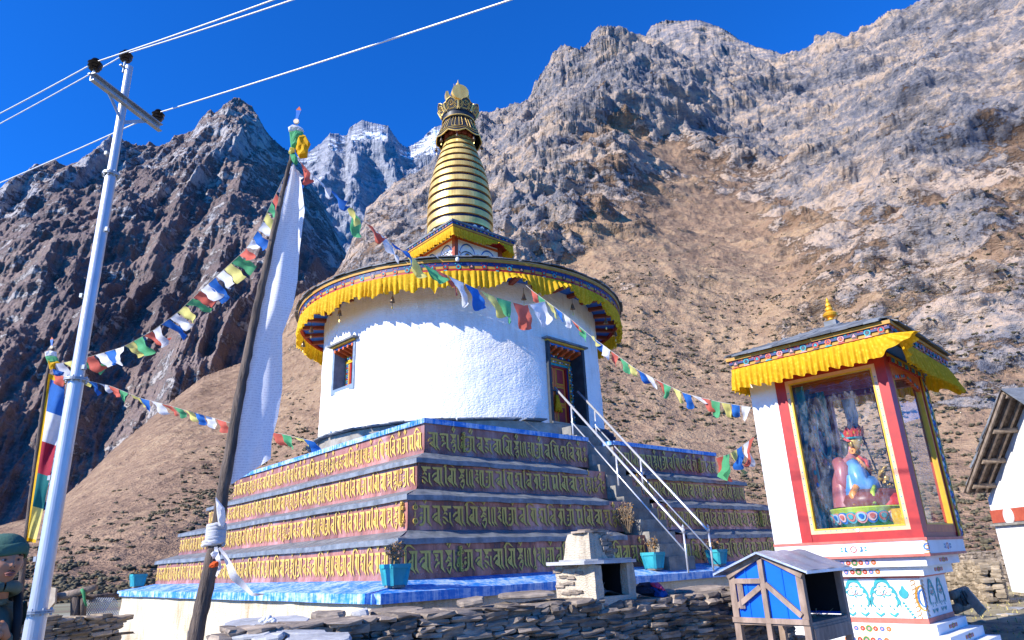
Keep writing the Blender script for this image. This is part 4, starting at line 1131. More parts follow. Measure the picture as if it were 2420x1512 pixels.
for p, r in ((f1, .15), (f2, .125), (f3, .10)):
    b = MB(); b.lathe([(.04, -.016), (r, -.016), (r, -.002), (.04, -.002)], 28, p); b.lathe([(.04, .002), (r, .002), (r, .016), (.04, .016)], 28, p)
    for k in range(8): b.lathe([(0, -.035), (.013, -.035), (.013, .035), (0, .035)], 6, p + np.array([math.cos(k * .785 + .2) * (r - .022), math.sin(k * .785 + .2) * (r - .022), 0]))
    b.build("flange", m_galvd, pole)
for y, s in ((365, -1), (545, 1), (700, -1), (870, 1), (1130, -1), (1320, -1)):
    p = on_axis(y); b = MB(); b.obox(p + np.array([s * .085, -.03, 0]), (.03, 0, 0), (0, .05, 0), (0, 0, .05)); b.build("step_lug", m_galvd, pole)
za = on_axis(243)[2]
aL, aR = at_z(203, 184, za), at_z(366, 306, za)
ad = nrm(aR - aL); an = np.array([ad[1], -ad[0], 0])
b = MB()
ao = -an * .085
b.obox((aL + aR) / 2 + ao * 0 - an * 0 + an * .07, aR - aL, an * .012, UP * .11); b.obox((aL + aR) / 2 + an * .10 + UP * .05, aR - aL, an * .06, UP * .012); b.obox((aL + aR) / 2 + an * .10 - UP * .05, aR - aL, an * .06, UP * .012)
b.build("crossarm", m_galvd, pole)
pc = on_axis(290)
for t in (.24, .80):
    b = MB(); b.bar(aL + (aR - aL) * t + an * .075 - UP * .03, pc + an * .04, .045, .010, an); b.build("brace", m_galvd, pole)
INS = {}
def insulator(p, h0, key):
    b = MB(); b.tube([p - UP * .05, p + UP * h0], .013, 8, mat=0)
    b.obox(p + UP * .03 - ad * .03, ad * .06, an * .03, UP * .012); b.build("pin", m_galvd, pole)
    b = MB(); c = p + UP * h0; s = .085
    b.lathe([(0, 0), (.5 * s, 0), (.75 * s, .15 * s), (.5 * s, .3 * s), (.62 * s, .35 * s), (.95 * s, .6 * s), (.6 * s, .8 * s), (.7 * s, .85 * s), (1.0 * s, 1.15 * s), (.55 * s, 1.4 * s), (.45 * s, 1.5 * s), (.62 * s, 1.65 * s), (.5 * s, 1.9 * s), (0, 1.95 * s)], 20, c)
    b.build("insulator", m_glaze, pole); INS[key] = c + UP * 1.5 * s
insulator(aL + ad * .03 + an * .07, .12, 1); insulator(pt_ + np.array([-.05, -.03, -.06]), .13, 2); insulator(aR - ad * .05 + an * .07, .10, 3)
m_cable = mat("bare_aluminium_cable", (.72, .72, .74), (.6, .6, .62), 9, .5, .4)
wd = np.array([-.87, .5, 0]); wn_ = np.array([.5, .87, 0])
for key, (pl, pr), lab in ((1, ((0, 268), (645, 0)), "uppermost bare power cable, on the insulator at the crossarm's left end"), (2, ((0, 292), (690, 0)), "middle bare power cable, on the insulator at the pole's tip"), (3, ((0, 432), (1205, 0)), "lowest bare power cable, on the insulator at the crossarm's right end")):
    c = INS[key]; b = MB(); pts = []
    eL, eR = on_plane(*pl, c, wn_), on_plane(*pr, c, wn_)
    for e in (eL, eR):
        seg = [c + (e - c) * k - UP * (.05 * np.linalg.norm(e - c) * .25 * k * (1 - k)) for k in np.linspace(0, 1.6, 12)]
        pts = seg[::-1] if e is eL else pts + seg[1:]
    b.tube(pts, .0085 if key != 3 else .0095, 6)
    tag(b.build("power_cable", m_cable, smooth=True), lab, "cable", "power cables")

# wooden flag pole
YW = 9.0
WP = [(452, 1575, 20), (463, 1500, 18), (487, 1392, 17), (508, 1290, 16), (522, 1190, 14), (545, 1060, 12.5), (563, 950, 11.5), (583, 850, 10.5), (604, 745, 9.5), (624, 650, 8.5), (645, 560, 7), (663, 475, 5.5), (680, 405, 4.5), (692, 358, 4), (699, 322, 3.6)]
wpts = [at_y(x, y, YW) for x, y, r in WP]; wrad = [r * cam_depth(p) / FPX for p, (x, y, r) in zip(wpts, WP)]
fp = thing("flag_pole", wpts[0], "rough dark wooden pole carrying the long white banner beside the stupa", "flag pole")
b = MB(); dense = []; dr = []
tt = np.linspace(0, len(wpts) - 1, 70)
for t in tt:
    i = min(int(t), len(wpts) - 2); k = t - i
    dense.append(wpts[i] * (1 - k) + wpts[i + 1] * k + np.array([rnd.uniform(-.006, .006), rnd.uniform(-.006, .006), 0])); dr.append((wrad[i] * (1 - k) + wrad[i + 1] * k) * rnd.uniform(.93, 1.08))
dense[0] = dense[0] * 1.0; dense.insert(0, dense[0] + (dense[0] - dense[6])); dr.insert(0, dr[0])
b.tube(dense, dr, 14); b.build("shaft", m_bark, fp, smooth=True)
def px_frame(x, y, Y):
    p = at_y(x, y, Y); s = cam_depth(p) / FPX
    return p, s
def knife_top(parent, x0, y0, x1, y1, Y, k=1.0):
    """painted wooden blade finial on a white ball"""
    p, s = px_frame(x0, y0, Y); q, _ = px_frame(x1, y1, Y); v = q - p; L = np.linalg.norm(v); v = v / L; u_ = nrm(np.cross(v, [0, 1, 0])); n_ = np.cross(u_, v)
    if n_[1] > 0: n_ = -n_
    w = L * .16
    mb = MB(); mb.prism([(-w * .5, 0), (w * .5, 0), (w * .55, L * .3), (w, L * .72), (-w, L * .72), (-w * .55, L * .3)], p, u_, v, n_, -.008, .008, 0)
    mb.prism([(-w, L * .72), (w, L * .72), (0, L)], p, u_, v, n_, -.009, .009, 1)
    mb.prism([(w * 1.05 * math.cos(t), w * 1.05 * math.sin(t)) for t in np.linspace(0, 6.283, 14, endpoint=False)], p - v * w * .6, u_, v, n_, -.016, .016, 2)
    mb.build("blade_finial", [m_skyblue, m_orange, mat("cream_paint", (.75, .6, .42))], parent)
knife_top(fp, 701, 284, 708, 252, YW)
CC = {'b': cloth_mat("blue_cloth", (.03, .17, .56), .45), 'w': cloth_mat("white_cloth", (.80, .80, .83), .4), 'r': cloth_mat("red_cloth", (.72, .16, .11), .45), 'g': cloth_mat("green_cloth", (.12, .47, .21), .45), 'y': cloth_mat("pale_yellow_cloth", (.84, .75, .24), .45), 'o': cloth_mat("golden_cloth", (.80, .45, .01))}
def cloth_lump(pts2, Y, m, name, parent, depth=.06, seed=0):
    """crumpled cloth bundle filling an outline: thick, closed, folded"""
    g = random.Random(seed); mb = MB(); k = len(pts2)
    P = [px_frame(x, y, Y)[0] for x, y in pts2]; c = sum(P) / k
    rows = []
    for s, dy in ((0.0, -depth * 1.1), (.45, -depth), (.8, -depth * .75), (1.0, -depth * .1), (1.0, depth * .2), (.6, depth), (0, depth * 1.1)):
        rows.append([c + (p - c) * s + np.array([g.uniform(-1, 1) * depth * .22 * (s < .99), dy + g.uniform(-1, 1) * depth * .45 * (0 < s < 1), g.uniform(-1, 1) * depth * .22 * (s < .99)]) for p in P])
    mb.grid(np.array(rows), close_u=True); return mb.build(name, m, parent)
cloth_lump([(681, 301), (690, 296), (706, 298), (716, 304), (718, 310), (708, 312), (694, 313), (683, 312)], YW, CC['w'], "white_wrap", fp, .07, 1)
cloth_lump([(684, 312), (700, 309), (716, 312), (719, 322), (706, 336), (698, 352), (688, 354), (686, 335)], YW - .03, CC['g'], "green_wrap", fp, .06, 2)
cloth_lump([(706, 316), (722, 320), (734, 340), (728, 352), (726, 372), (708, 374), (698, 358), (702, 334)], YW - .05, CC['o'], "yellow_wrap", fp, .06, 3)
cloth_lump([(688, 352), (696, 350), (694, 362), (688, 368), (682, 362)], YW - .06, CC['y'], "yellow_knot", fp, .05, 4)
cloth_lump([(684, 362), (696, 360), (702, 372), (704, 385), (698, 390), (690, 380)], YW - .07, CC['g'], "green_knot", fp, .04, 5)

# long white printed banner
def banner_mat():
    m, t, b = nodes("printed_white_cloth")
    co = objco(t)
    w = N(t, "TexWave", i_Scale=9.0, bands_direction='Z', i_Distortion=1.2); t.links.new(mapping(t, co, (1, 1, 1), (0, .12, 0)), w.inputs[0])
    w.inputs['Detail'].default_value = 2
    letters = noise(t, mapping(t, co, (60, 60, 26)), 1, 2)
    f = mth(t, 'MULTIPLY', ramp(t, w.outputs['Fac'], [(.45, 0), (.6, 1)]), ramp(t, letters, [(.46, 1), (.56, 0)]))
    v = N(t, "TexVoronoi", i_Scale=1.7); t.links.new(co, v.inputs[0])
    f = mth(t, 'MAXIMUM', mth(t, 'MULTIPLY', f, .42), mth(t, 'MULTIPLY', ramp(t, v.outputs['Distance'], [(.06, 1), (.09, 0)]), .3))
    c = mix(t, f, (.80, .80, .83), (.42, .42, .50)); t.links.new(c, b.inputs[0]); b.inputs['Roughness'].default_value = .8
    tr = N(t, "BsdfTranslucent"); t.links.new(c, tr.inputs[0]); mx = N(t, "MixShader", i_0=.35)
    t.links.new(b.outputs[0], mx.inputs[1]); t.links.new(tr.outputs[0], mx.inputs[2]); t.links.new(mx.outputs[0], t.nodes["Material Output"].inputs[0])
    return m
LE = [(692, 388), (668, 475), (650, 555), (628, 660), (607, 760), (588, 850), (566, 960), (549, 1060), (546, 1100), (545, 1146)]
RE = [(696, 390), (712, 430), (720, 497), (708, 591), (703, 664), (693, 721), (667, 790), (667, 870), (667, 921), (657, 985), (642, 1040), (640, 1084)]
def resample(pts, n):
    pts = np.array(pts, float); d = np.r_[0, np.cumsum(np.linalg.norm(np.diff(pts, axis=0), axis=1))]; t = np.linspace(0, d[-1], n)
    return np.stack([np.interp(t, d, pts[:, 0]), np.interp(t, d, pts[:, 1])], 1)
def banner(name, LE, RE, Y, amp, m, nu=34, nv=110, seed=0, ysl=.0):
    l, r = resample(LE, nv), resample(RE, nv); rows = []
    for j in range(nv):
        row = []
        for i in range(nu):
            k = i / (nu - 1); x, y = l[j] * (1 - k) + r[j] * k
            v = j / nv
            dy = amp * k * (math.sin(5.5 * v + 3.0 * k + seed) + .55 * math.sin(13 * v - 4 * k + seed) + .35 * math.sin(9 * k + 4 * v)) + ysl * k
            row.append(at_y(x, y, Y + dy))
        rows.append(row)
    b = MB(); b.grid(np.array(rows)); return b.build(name, m, smooth=True)
tag(banner("prayer_banner", LE, RE, YW + .02, .14, banner_mat(), seed=1, ysl=.2), "long white printed prayer banner hanging down the dark wooden pole", "banner")
# ties on the shaft
b = MB()
def spiral(c0, c1, r, turns, wdt, seed=0):
    g = random.Random(seed); pts = []
    for k in np.linspace(0, 1, int(turns * 10) + 1):
        a = k * turns * 2 * math.pi; c = c0 + (c1 - c0) * k
        pts.append(c + np.array([r * math.cos(a), r * math.sin(a), g.uniform(-.01, .01)]))
    return pts
c0, c1 = at_y(508, 1287, YW), at_y(513, 1240, YW)
b.tube(spiral(c0, c1, .10, 6, .05, 1), .03, 6); b.tube(spiral(c0, c1, .105, 5, .05, 2), .025, 6)
tag(b.build("cloth_wrap", CC['w'], smooth=True), "thick white cloth wound around the lower wooden pole", "cloth")
tw = [px_frame(x, y, YW - .16)[0] for x, y in ((511, 1178), (524, 1195), (530, 1220), (527, 1245), (520, 1262), (505, 1250), (508, 1205))]
cloth_lump([(510, 1175), (518, 1185), (530, 1200), (533, 1225), (528, 1246), (517, 1243), (513, 1215)], YW - .15, CC['w'], "cloth_strip", None, .05, 7)
tag(bpy.data.objects["cloth_strip"], "white cloth strip dangling above the wound cloth on the pole", "cloth")
sv = thing("scarf", at_y(500, 1290, YW - .14), "white and orange ceremonial scarf knotted on the wooden pole, one long tail blowing", "scarf")
b = MB(); b.tube(spiral(at_y(499, 1290, YW), at_y(502, 1280, YW), .105, 2, .03, 3), .022, 6); b.build("knot", CC['w'], sv, smooth=True)
def ribbon(pts2, w, Y, m, name, parent, tw=0.6, n=30):
    p = resample(pts2, n); rows = []
    wv = resample([(i, q) for i, q in enumerate(w)], n)[:, 1]
    for i in range(n):
        d = p[min(i + 1, n - 1)] - p[max(i - 1, 0)]; d = d / (np.linalg.norm(d) + 1e-9); q = np.array([-d[1], d[0]])
        rows.append([at_y(*(p[i] + q * wv[i] * k), Y + .04 * math.sin(i * .4) + tw * .06 * k) for k in (-.5, -.2, .2, .5)])
    b = MB(); b.grid(np.array(rows)); return b.build(name, m, parent, smooth=True)
ribbon([(518, 1294), (530, 1310), (543, 1338), (552, 1362), (570, 1378), (586, 1395), (597, 1405), (625, 1404)], [6, 8, 9, 14, 19, 20, 10, 3], YW - .2, CC['w'], "tail", sv)
ribbon([(510, 1292), (512, 1310), (520, 1340), (515, 1352), (511, 1362)], [8, 12, 9, 8, 4], YW - .19, CC['w'], "short_tail", sv)
cloth_lump([(497, 1332), (505, 1326), (517, 1326), (515, 1338), (502, 1342), (493, 1340)], YW - .2, cloth_mat("orange_cloth", (.75, .12, .02)), "orange_end", sv, .03, 5)
cloth_lump([(498, 1310), (506, 1302), (516, 1304), (516, 1318), (504, 1320)], YW - .17, CC['w'], "loose_fold", sv, .04, 6)

# left flag pole with five-colour banner
YL = 20.0
lp = thing("flag_pole", at_y(30, 1570, YL), "thin flag pole at the left edge behind the power pole, with striped banner", "flag pole")
LPP = [(28, 1590, 8), (40, 1490, 7.5), (50, 1380, 7), (60, 1290, 6), (72, 1180, 5.2), (88, 1060, 4.6), (101, 960, 4), (113, 880, 3.4), (119, 845, 3)]
P_ = [at_y(x, y, YL) for x, y, r in LPP]
b = MB(); b.tube(P_, [r * cam_depth(p) / FPX for p, (x, y, r) in zip(P_, LPP)], 10); b.build("shaft", m_bark, lp, smooth=True)
knife_top(lp, 122, 818, 123, 796, YL)
cloth_lump([(106, 832), (118, 828), (133, 831), (134, 842), (120, 846), (108, 845)], YL, CC['w'], "white_wrap", lp, .08, 1)
cloth_lump([(107, 842), (120, 840), (134, 843), (141, 858), (124, 862), (113, 858)], YL - .03, CC['g'], "green_wrap", lp, .08, 2)
cloth_lump([(113, 852), (130, 850), (142, 857), (128, 865), (126, 875), (117, 872)], YL - .06, CC['o'], "yellow_wrap", lp, .06, 3)
cloth_lump([(124, 872), (140, 876), (154, 880), (142, 890), (128, 886)], YL - .06, CC['b'], "blue_wrap", lp, .06, 4)
fl = thing("prayer_banner", at_y(90, 1280, YL), "five-stripe blue, white, red, green and yellow banner on the left pole", "banner")
Lb = resample([(115, 882), (98, 1010), (86, 1100), (72, 1200), (63, 1278)], 101); Rb = resample([(154, 898), (152, 930), (145, 1000), (134, 1045), (119, 1120), (104, 1195), (92, 1250), (84, 1283)], 101)
def part_banner(i0, i1, k0, k1, m, name):
    rows = []
    for j in range(i0, i1 + 1):
        rows.append([at_y(*(Lb[j] * (1 - k) + Rb[j] * k), YL - .05 + .10 * k * math.sin(j * .13 + 4 * k) + .05 * math.sin(7 * k + j * .05)) for k in np.linspace(k0, k1, 9)])
    b = MB(); b.grid(np.array(rows)); b.build(name, m, fl, smooth=True)
for n_, (i0, i1, c) in {"blue_stripe": (3, 22, 'b'), "white_stripe": (22, 40, 'w'), "red_stripe": (40, 59, 'r'), "green_stripe": (59, 79, 'g'), "yellow_stripe": (79, 98, 'y')}.items():
    part_banner(i0, i1, .14, 1, CC[c] if c not in 'gr' else cloth_mat("teal_cloth", (.01, .17, .17)) if c == 'g' else cloth_mat("crimson_cloth", (.40, .02, .05)), n_)
part_banner(0, 3, 0, 1, CC['o'], "yellow_border"); part_banner(3, 98, 0, .14, CC['o'], "yellow_border"); part_banner(98, 100, 0, 1, CC['o'], "yellow_border")

# strings of prayer flags
m_cord = mat("cord", (.55, .50, .42))
def flag_string(label, pts2, Ys, n, seq, size, hang, seed, start=0.0, end=1.0):
    g = random.Random(seed); k = 160
    p2 = resample(pts2, k); ys = np.interp(np.linspace(0, 1, k), np.linspace(0, 1, len(Ys)), Ys)
    P = np.array([at_y(p2[i][0], p2[i][1], ys[i]) for i in range(k)])
    t = thing("prayer_flag_string", P[0], label, "prayer flags", "strings of prayer flags")
    c = MB(); c.tube(P[::3], .005, 4); c.build("cord", m_cord, t)
    d = np.r_[0, np.cumsum(np.linalg.norm(np.diff(P, axis=0), axis=1))]; L = d[-1]
    at = lambda s: np.array([np.interp(s, d, P[:, q]) for q in range(3)])
    size0 = size
    for i in range(n):
        fa, fb = start + (end - start) * (i + .04) / n, start + (end - start) * (i + 1) / n
        s0 = float(np.interp(fa, np.linspace(0, 1, k), d)); sp = float(np.interp(fb, np.linspace(0, 1, k), d)) - s0; w = sp * g.uniform(.84, .99)
        size = size0 * (ys[int(fa * (k - 1))] / ys[0]) ** .85
        hv = np.array(hang) * g.uniform(.65, 1.15) + np.array([g.uniform(-.35, .35), g.uniform(-.4, .4), g.uniform(-.3, .25)])
        hv = nrm(hv) * size * g.uniform(.75, 1.1)
        crum = g.uniform(0, 1)
        tp = g.uniform(.1, .9) if g.random() < .5 else g.uniform(.6, 1.0)
        rows = []; f1_, f2_ = g.uniform(0, 6), g.uniform(0, 6)
        nv = nrm(np.cross(at(s0 + w) - at(s0), hv))
        for v in np.linspace(0, 1, 9):
            row = []
            for u_ in np.linspace(0, 1, 9):
                uu = .5 + (u_ - .5) * (1 - (1 - tp) * v) + .22 * v * (g.random() - .5) * .2
                p = at(s0 + w * min(1, max(0, uu))) + hv * v + nv * (.16 * size * v * math.sin(5 * u_ + f1_ + 2 * v) + .08 * size * v * math.sin(9 * v + f2_)) - UP * .12 * size * v * math.sin(3.1 * u_)
                row.append(p)
            rows.append(row)
        b = MB(); b.grid(np.array(rows)); b.build("flag", CC[seq[i % len(seq)]], t, smooth=True)
    return t
WIND = (.75, .05, -.55)
flag_string("long flag string sagging from the white banner pole's top to the left pole", [(690, 364), (676, 410), (652, 458), (618, 530), (580, 590), (530, 636), (470, 690), (420, 738), (360, 782), (290, 820), (210, 843), (150, 857), (125, 860)], [YW, 13, YL], 31, "wbwrgyb" [:1] + "bwrgy" * 1, .34, WIND, 1, .03)
flag_string("string of flags falling from the white banner pole's top across the round roof", [(697, 368), (735, 410), (790, 458), (850, 516), (905, 558), (950, 592), (1000, 625), (1060, 652), (1120, 680), (1180, 705), (1240, 722), (1290, 712)], [YW, 11.5, 13.4], 17, "rwbyg", .40, (.45, .0, -.75), 2, .02)
flag_string("string of flags from the round eave past the red door to the glazed shrine", [(1243, 674), (1262, 690), (1292, 712), (1340, 747), (1400, 797), (1440, 826), (1500, 870), (1560, 902), (1620, 930), (1700, 950), (1775, 962)], [14.8, 13.4, 12.0], 25, "rgybw", .30, (.22, .0, -.9), 3, .02)
flag_string("low flag string from the left pole past the power pole to the drum", [(127, 884), (200, 898), (262, 912), (330, 940), (400, 958), (470, 978), (540, 998), (600, 1014), (670, 1026), (742, 1043)], [YL, 18.5, 16.3], 24, "rgybw", .42, (.5, 0, -.6), 4)
flag_string("short string of flags between the copper terraces' right end and the white shrine pier", [(1692, 1082), (1720, 1074), (1750, 1056), (1784, 1030)], [18.6, 16.5, 14.5], 6, "rgybwr", .62, (.1, 0, -1), 5)
# solar lamp on the roof edge and bulb under the eave
lm_ = thing("roof_lamp", dpt(30, 8.62, 4.8), "small dark lamp on a stick jutting from the round roof's right edge", "lamp")
b = MB(); b.bar(dpt(29, 8.62, 4.6), dpt(32, 8.62, 5.0), .03, .03); b.build("stick", m_timber, lm_)
b = MB(); b.obox(dpt(34.2, 8.70, 4.95), (.12, .03, .02), (-.02, .07, 0), (.05, 0, .14)); b.build("lamp_head", m_black, lm_)
bu = MB(); bu.lathe([(0, -.06), (.035, -.05), (.05, -.01), (.04, .03), (.02, .06), (.02, .10)], 14, dpt(3.5, 8.47, 4.83))
tag(bu.build("light_bulb", m_whitep, smooth=True), "white light bulb under the rim of the round roof", "bulb")
# ------------------------------------------------------------------ glazed shrine
_t = math.radians(44)
KB = np.array([math.sin(_t), math.cos(_t), 0]); KA = np.array([-math.cos(_t), math.sin(_t), 0])
K0 = np.array([5.37, 9.60, 0.0])
def K_(a, b, z): return K0 + a * KA + b * KB + UP * z
GK = 0.02
shrine = thing("shrine", K_(.9, 1, GK), "tall white and red glazed shrine with a slate pyramid roof, right of the stupa", "shrine")
def kbox(mb, a0, a1, b0, b1, z0, z1, mat=0, tint=.5):
    mb.obox(K_((a0 + a1) / 2, (b0 + b1) / 2, (z0 + z1) / 2), KA * (a1 - a0), KB * (b1 - b0), UP * (z1 - z0), mat, tint)
m_wp = mat("white_lime_paint", (.80, .79, .77), (.68, .67, .64), 2.2, .85, 0, .5, 9, bdist=.02)
m_salmon = mat("salmon_paint", (.62, .16, .12), (.45, .10, .07), 6, .6)
m_peach = mat("peach_paint", (.80, .46, .27), (.70, .38, .2), 7, .55)
pd = MB(); kbox(pd, .27, 1.75, .27, 1.52, .60, 1.22)
kbox(pd, .262, 1.76, .262, 1.53, .60, .665, 1); kbox(pd, .262, 1.76, .262, 1.53, 1.175, 1.205, 1)
ped = pd.build("pedestal", [m_wp, m_salmon], shrine)
mo = MB(); kbox(mo, .17, 1.85, .17, 1.62, 1.205, 1.325); kbox(mo, .08, 1.95, .08, 1.74, 1.328, 1.45); mo.build("moulding", m_wp, shrine)
bx = MB(); kbox(bx, 0, 2.10, 0, 1.88, 1.47, 1.66); kbox(bx, -.006, 2.106, -.006, 1.886, 1.452, 1.485, 1); kbox(bx, -.012, 2.106, -.012, 1.892, 1.655, 1.69, 1); frieze = bx.build("frieze", [m_wp, m_salmon], shrine)
for i in range(5):
    s = MB(); o_ = .12 + .17 * i; z1_ = .60 - .125 * i
    kbox(s, .27 - o_, 1.9, .27 - o_, 1.6 + o_ * .4, z1_ - .125, z1_ - .002); st_ = s.build("plinth_step", m_wp, shrine)
def discs(mb, o, u, n, k=7, r=.028, gap=.085):
    for i in range(k):
        rr = r * (1.35 if i == k // 2 else 1.0)
        for q, (f, mi) in enumerate(((1.25, 0), (1.0, 1 + [0, 1, 2, 3, 2, 1, 0][i % 7]), (.45, 5))):
            mb.prism([(rr * f * math.cos(t), rr * f * math.sin(t)) for t in np.linspace(0, 6.283, 14, endpoint=False)], o + u * ((i - k // 2) * gap), u, UP, n, 0, .003 + .002 * q, mi)
jw = MB()
for zz_, off, ofb in ((1.265, .17, .17), (1.39, .08, .08)):
    discs(jw, K_(1.0, ofb, zz_) , KA, -KB); discs(jw, K_(off, .90, zz_), KB, -KA, gap=.06, r=.022)
for i in range(3):
    o_ = .12 + .17 * i; discs(jw, K_(1.0, .27 - o_, .535 - .125 * i), KA, -KB); discs(jw, K_(.27 - o_, .9, .535 - .125 * i), KB, -KA, gap=.06, r=.022)
for zz_ in (1.57,):
    for o, u, n in ((K_(.95, 0, zz_), KA, -KB), (K_(0, .95, zz_), KB, -KA)):
        for pl in _ring(0, 0, .045, .012, 16): jw.prism(pl, o, u, UP, n, 0, .004, 3)
        for s_ in (-1, 1):
            jw.prism([(s_ * .09, .035), (s_ * .12, .03), (s_ * .125, -.03), (s_ * .08, -.04), (s_ * .09, -.015), (s_ * .105, 0)], o, u, UP, n, 0, .004, 2)
            for dy in (-.018, .018): jw.prism([(s_ * .15, dy + .012), (s_ * .175, dy + .012), (s_ * .175, dy - .012), (s_ * .15, dy - .012)], o, u, UP, n, 0, .004, 6)
for o, u, n, s_ in ((K_(0, 0, 1.57), KA, -KB, 1), (K_(0, 0, 1.57), KB, -KA, 1)):
    for pl in _ring(.012, 0, .045, .018, 16):
        pl2 = [(max(0, x), y) for x, y in pl]
        if max(x for x, y in pl2) > .002: jw.prism(pl2, o, u, UP, n, 0, .004, 2)
    for k in range(6): jw.prism([(.0, .08 - k * .03), (.05 + .03 * (k % 2), .07 - k * .03), (.0, .06 - k * .03)], o, u, UP, n, 0, .003, 0)
jw.build("painted_jewels", [m_ochre, m_orange, m_skyblue, m_red, m_green, m_pink, m_teal], shrine)
# painted snow lions: flat brush strokes on the pedestal faces
li = MB()
def lion_part(o, u, n, s):
    global li
    keep = li; li = MB(); lion(o, u, n, s); li.build('painted_lion', [m_teal, m_pink, m_ochre, m_skyblue], ped); li = keep
def lion(o, u, n, s, flip=1):
    X = lambda pl: [(flip * x * s, y * s) for x, y in pl]
    R_ = lambda cx, cy, rx, ry, a0, a1, w, m_=12: [X(pl) for pl in arc(cx, cy, rx, ry, a0, a1, w * .5, w * 1.35, m_)]
    add = lambda pl, mi, d=.004: li.prism(pl, o, u, UP, n, 0, d, mi)
    for pl in R_(0, .18, .11, .11, 0, 180, .055): add(pl, 0)
    for k in range(9):
        a = math.radians(20 * k + 10); add(X([(.14 * math.cos(a) + .02 * math.cos(t), .19 + .13 * math.sin(a) + .02 * math.sin(t)) for t in np.linspace(0, 6.28, 8, endpoint=False)]), 0, .0045)
    for s_ in (-1, 1):
        add(X([(s_ * .13, .19), (s_ * .17, .15), (s_ * .14, .10), (s_ * .20, .08), (s_ * .22, .02), (s_ * .25, .06), (s_ * .23, .13), (s_ * .18, .21)]), 0)
        for pl in R_(s_ * .075, .10, .065, .05, 200, 420, .014): add(pl, 0, .005)
        add(X([(s_ * .025, .20), (s_ * .075, .21), (s_ * .08, .225), (s_ * .03, .218)]), 0, .005)
        add(X([(s_ * .05 + .012 * math.cos(t), .18 + .01 * math.sin(t)) for t in np.linspace(0, 6.28, 8, endpoint=False)]), 2, .005)
        add(X([(s_ * .055 + .014 * math.cos(t), .11 + .012 * math.sin(t)) for t in np.linspace(0, 6.28, 8, endpoint=False)]), 1, .005)
        add(X([(s_ * .19, .02), (s_ * .22, -.06), (s_ * .20, -.16), (s_ * .25, -.10), (s_ * .27, -.18), (s_ * .28, -.05), (s_ * .24, .04)]), 0)
        for k in range(3): add(X([(s_ * (.06 + .06 * k), -.14 - .05 * (k % 2)), (s_ * (.08 + .06 * k), -.12 - .05 * (k % 2)), (s_ * (.09 + .06 * k), -.15 - .05 * (k % 2)), (s_ * (.075 + .06 * k), -.17 - .05 * (k % 2))]), 0, .005)
        add(X([(s_ * .05, -.25), (s_ * .12, -.30), (s_ * .19, -.25), (s_ * .21, -.27), (s_ * .13, -.34), (s_ * .05, -.29)]), 0)
    for pl in R_(0, .105, .05, .03, 200, 340, .01): add(pl, 1, .006)
    add(X([(0, .0), (.02, .03), (.0, .05), (-.02, .03)]), 0, .005)
def leafdrop(o, u, n, x, y, s):
    li.prism([(x + s * math.cos(t) * (1 if math.sin(t) < .5 else .8), y + s * 1.1 * math.sin(t) + (s * .5 if abs(t - 1.57) < .2 else 0)) for t in np.linspace(0, 6.28, 18, endpoint=False)], o, u, UP, n, 0, .004, 0)
of_, or_ = K_(0, .262, .92), K_(.262, 0, .92)
lion_part(of_ + KA * .76, KA, -KB, .72); lion_part(of_ + KA * 1.14, KA, -KB, .72); leafdrop(of_, KA, -KB, .50, .06, .06)
for k in range(6): li.prism([(.50 - .02 * k, -.06 - .035 * k), (.535 - .02 * k, -.045 - .035 * k), (.54 - .02 * k, -.08 - .035 * k)], of_, KA, UP, -KB, 0, .004, 0)
lion_part(or_ + KB * .68, KB, -KA, .62); lion_part(or_ + KB * 1.10, KB, -KA, .62)
for o, u, n in ((of_, KA, -KB), (or_, KB, -KA)):
    for pl in arc(.262, .0, .05, .10, -90, 90, .014, .022): li.prism(pl, o, u, UP, n, 0, .004, 3)
    for k in range(9):
        for pl in arc(.36, .2 - k * .055, .026, .022, 0, 270, .004, .009, 7): li.prism(pl, o, u, UP, n, 0, .003, 2)
    for sg in (1,):
        for pl in arc(.262, .0, .075, .15, -90, 90, .012, .03): li.prism(pl, o, u, UP, n, 0, .003, 2)
li.build("painted_scrollwork", [m_teal, m_pink, m_ochre, m_skyblue], ped)
# white pier on the left, glazed body
wp = MB(); kbox(wp, 1.70, 2.14, .10, 1.95, -.1, 4.32); wp.build("white_pier", m_wp, shrine)
fr = MB(); F0, F1, G0, G1, ZB, ZT = .04, 1.70, .08, 2.12, 1.69, 4.34
kbox(fr, F0, F0 + .14, G0, G0 + .10, ZB, ZT); kbox(fr, F0, F0 + .10, G0 + .10, G0 + .22, ZB, ZT)
kbox(fr, 1.54, 1.70, G0, G0 + .14, ZB, ZT); kbox(fr, F0 + .14, 1.54, G0 + .01, G0 + .12, ZB, 1.80); kbox(fr, F0 + .14, 1.54, G0 + .01, G0 + .12, 4.14, ZT)
kbox(fr, F0 + .01, F0 + .12, G0 + .22, 1.86, ZB, 1.76); kbox(fr, F0 + .01, F0 + .12, G0 + .22, 1.86, 4.16, ZT)
kbox(fr, F0, F0 + .13, 1.80, 2.12, ZB, ZT); kbox(fr, 1.56, 1.70, 1.98, 2.12, ZB, ZT); kbox(fr, F0 + .13, 1.56, 2.0, 2.11, ZB, 1.80); kbox(fr, F0 + .13, 1.56, 2.0, 2.11, 4.1, ZT); kbox(fr, .75, .82, 2.0, 2.1, 1.8, 4.1)
fr.build("red_frame", m_red, shrine)
pf = MB()
for a0, a1, z0_, z1_ in ((.18, .235, 1.80, 4.14), (1.485, 1.54, 1.80, 4.14), (.235, 1.485, 1.80, 1.855), (.235, 1.485, 4.09, 4.14)): kbox(pf, a0, a1, G0 + .005, G0 + .07, z0_, z1_, 0)
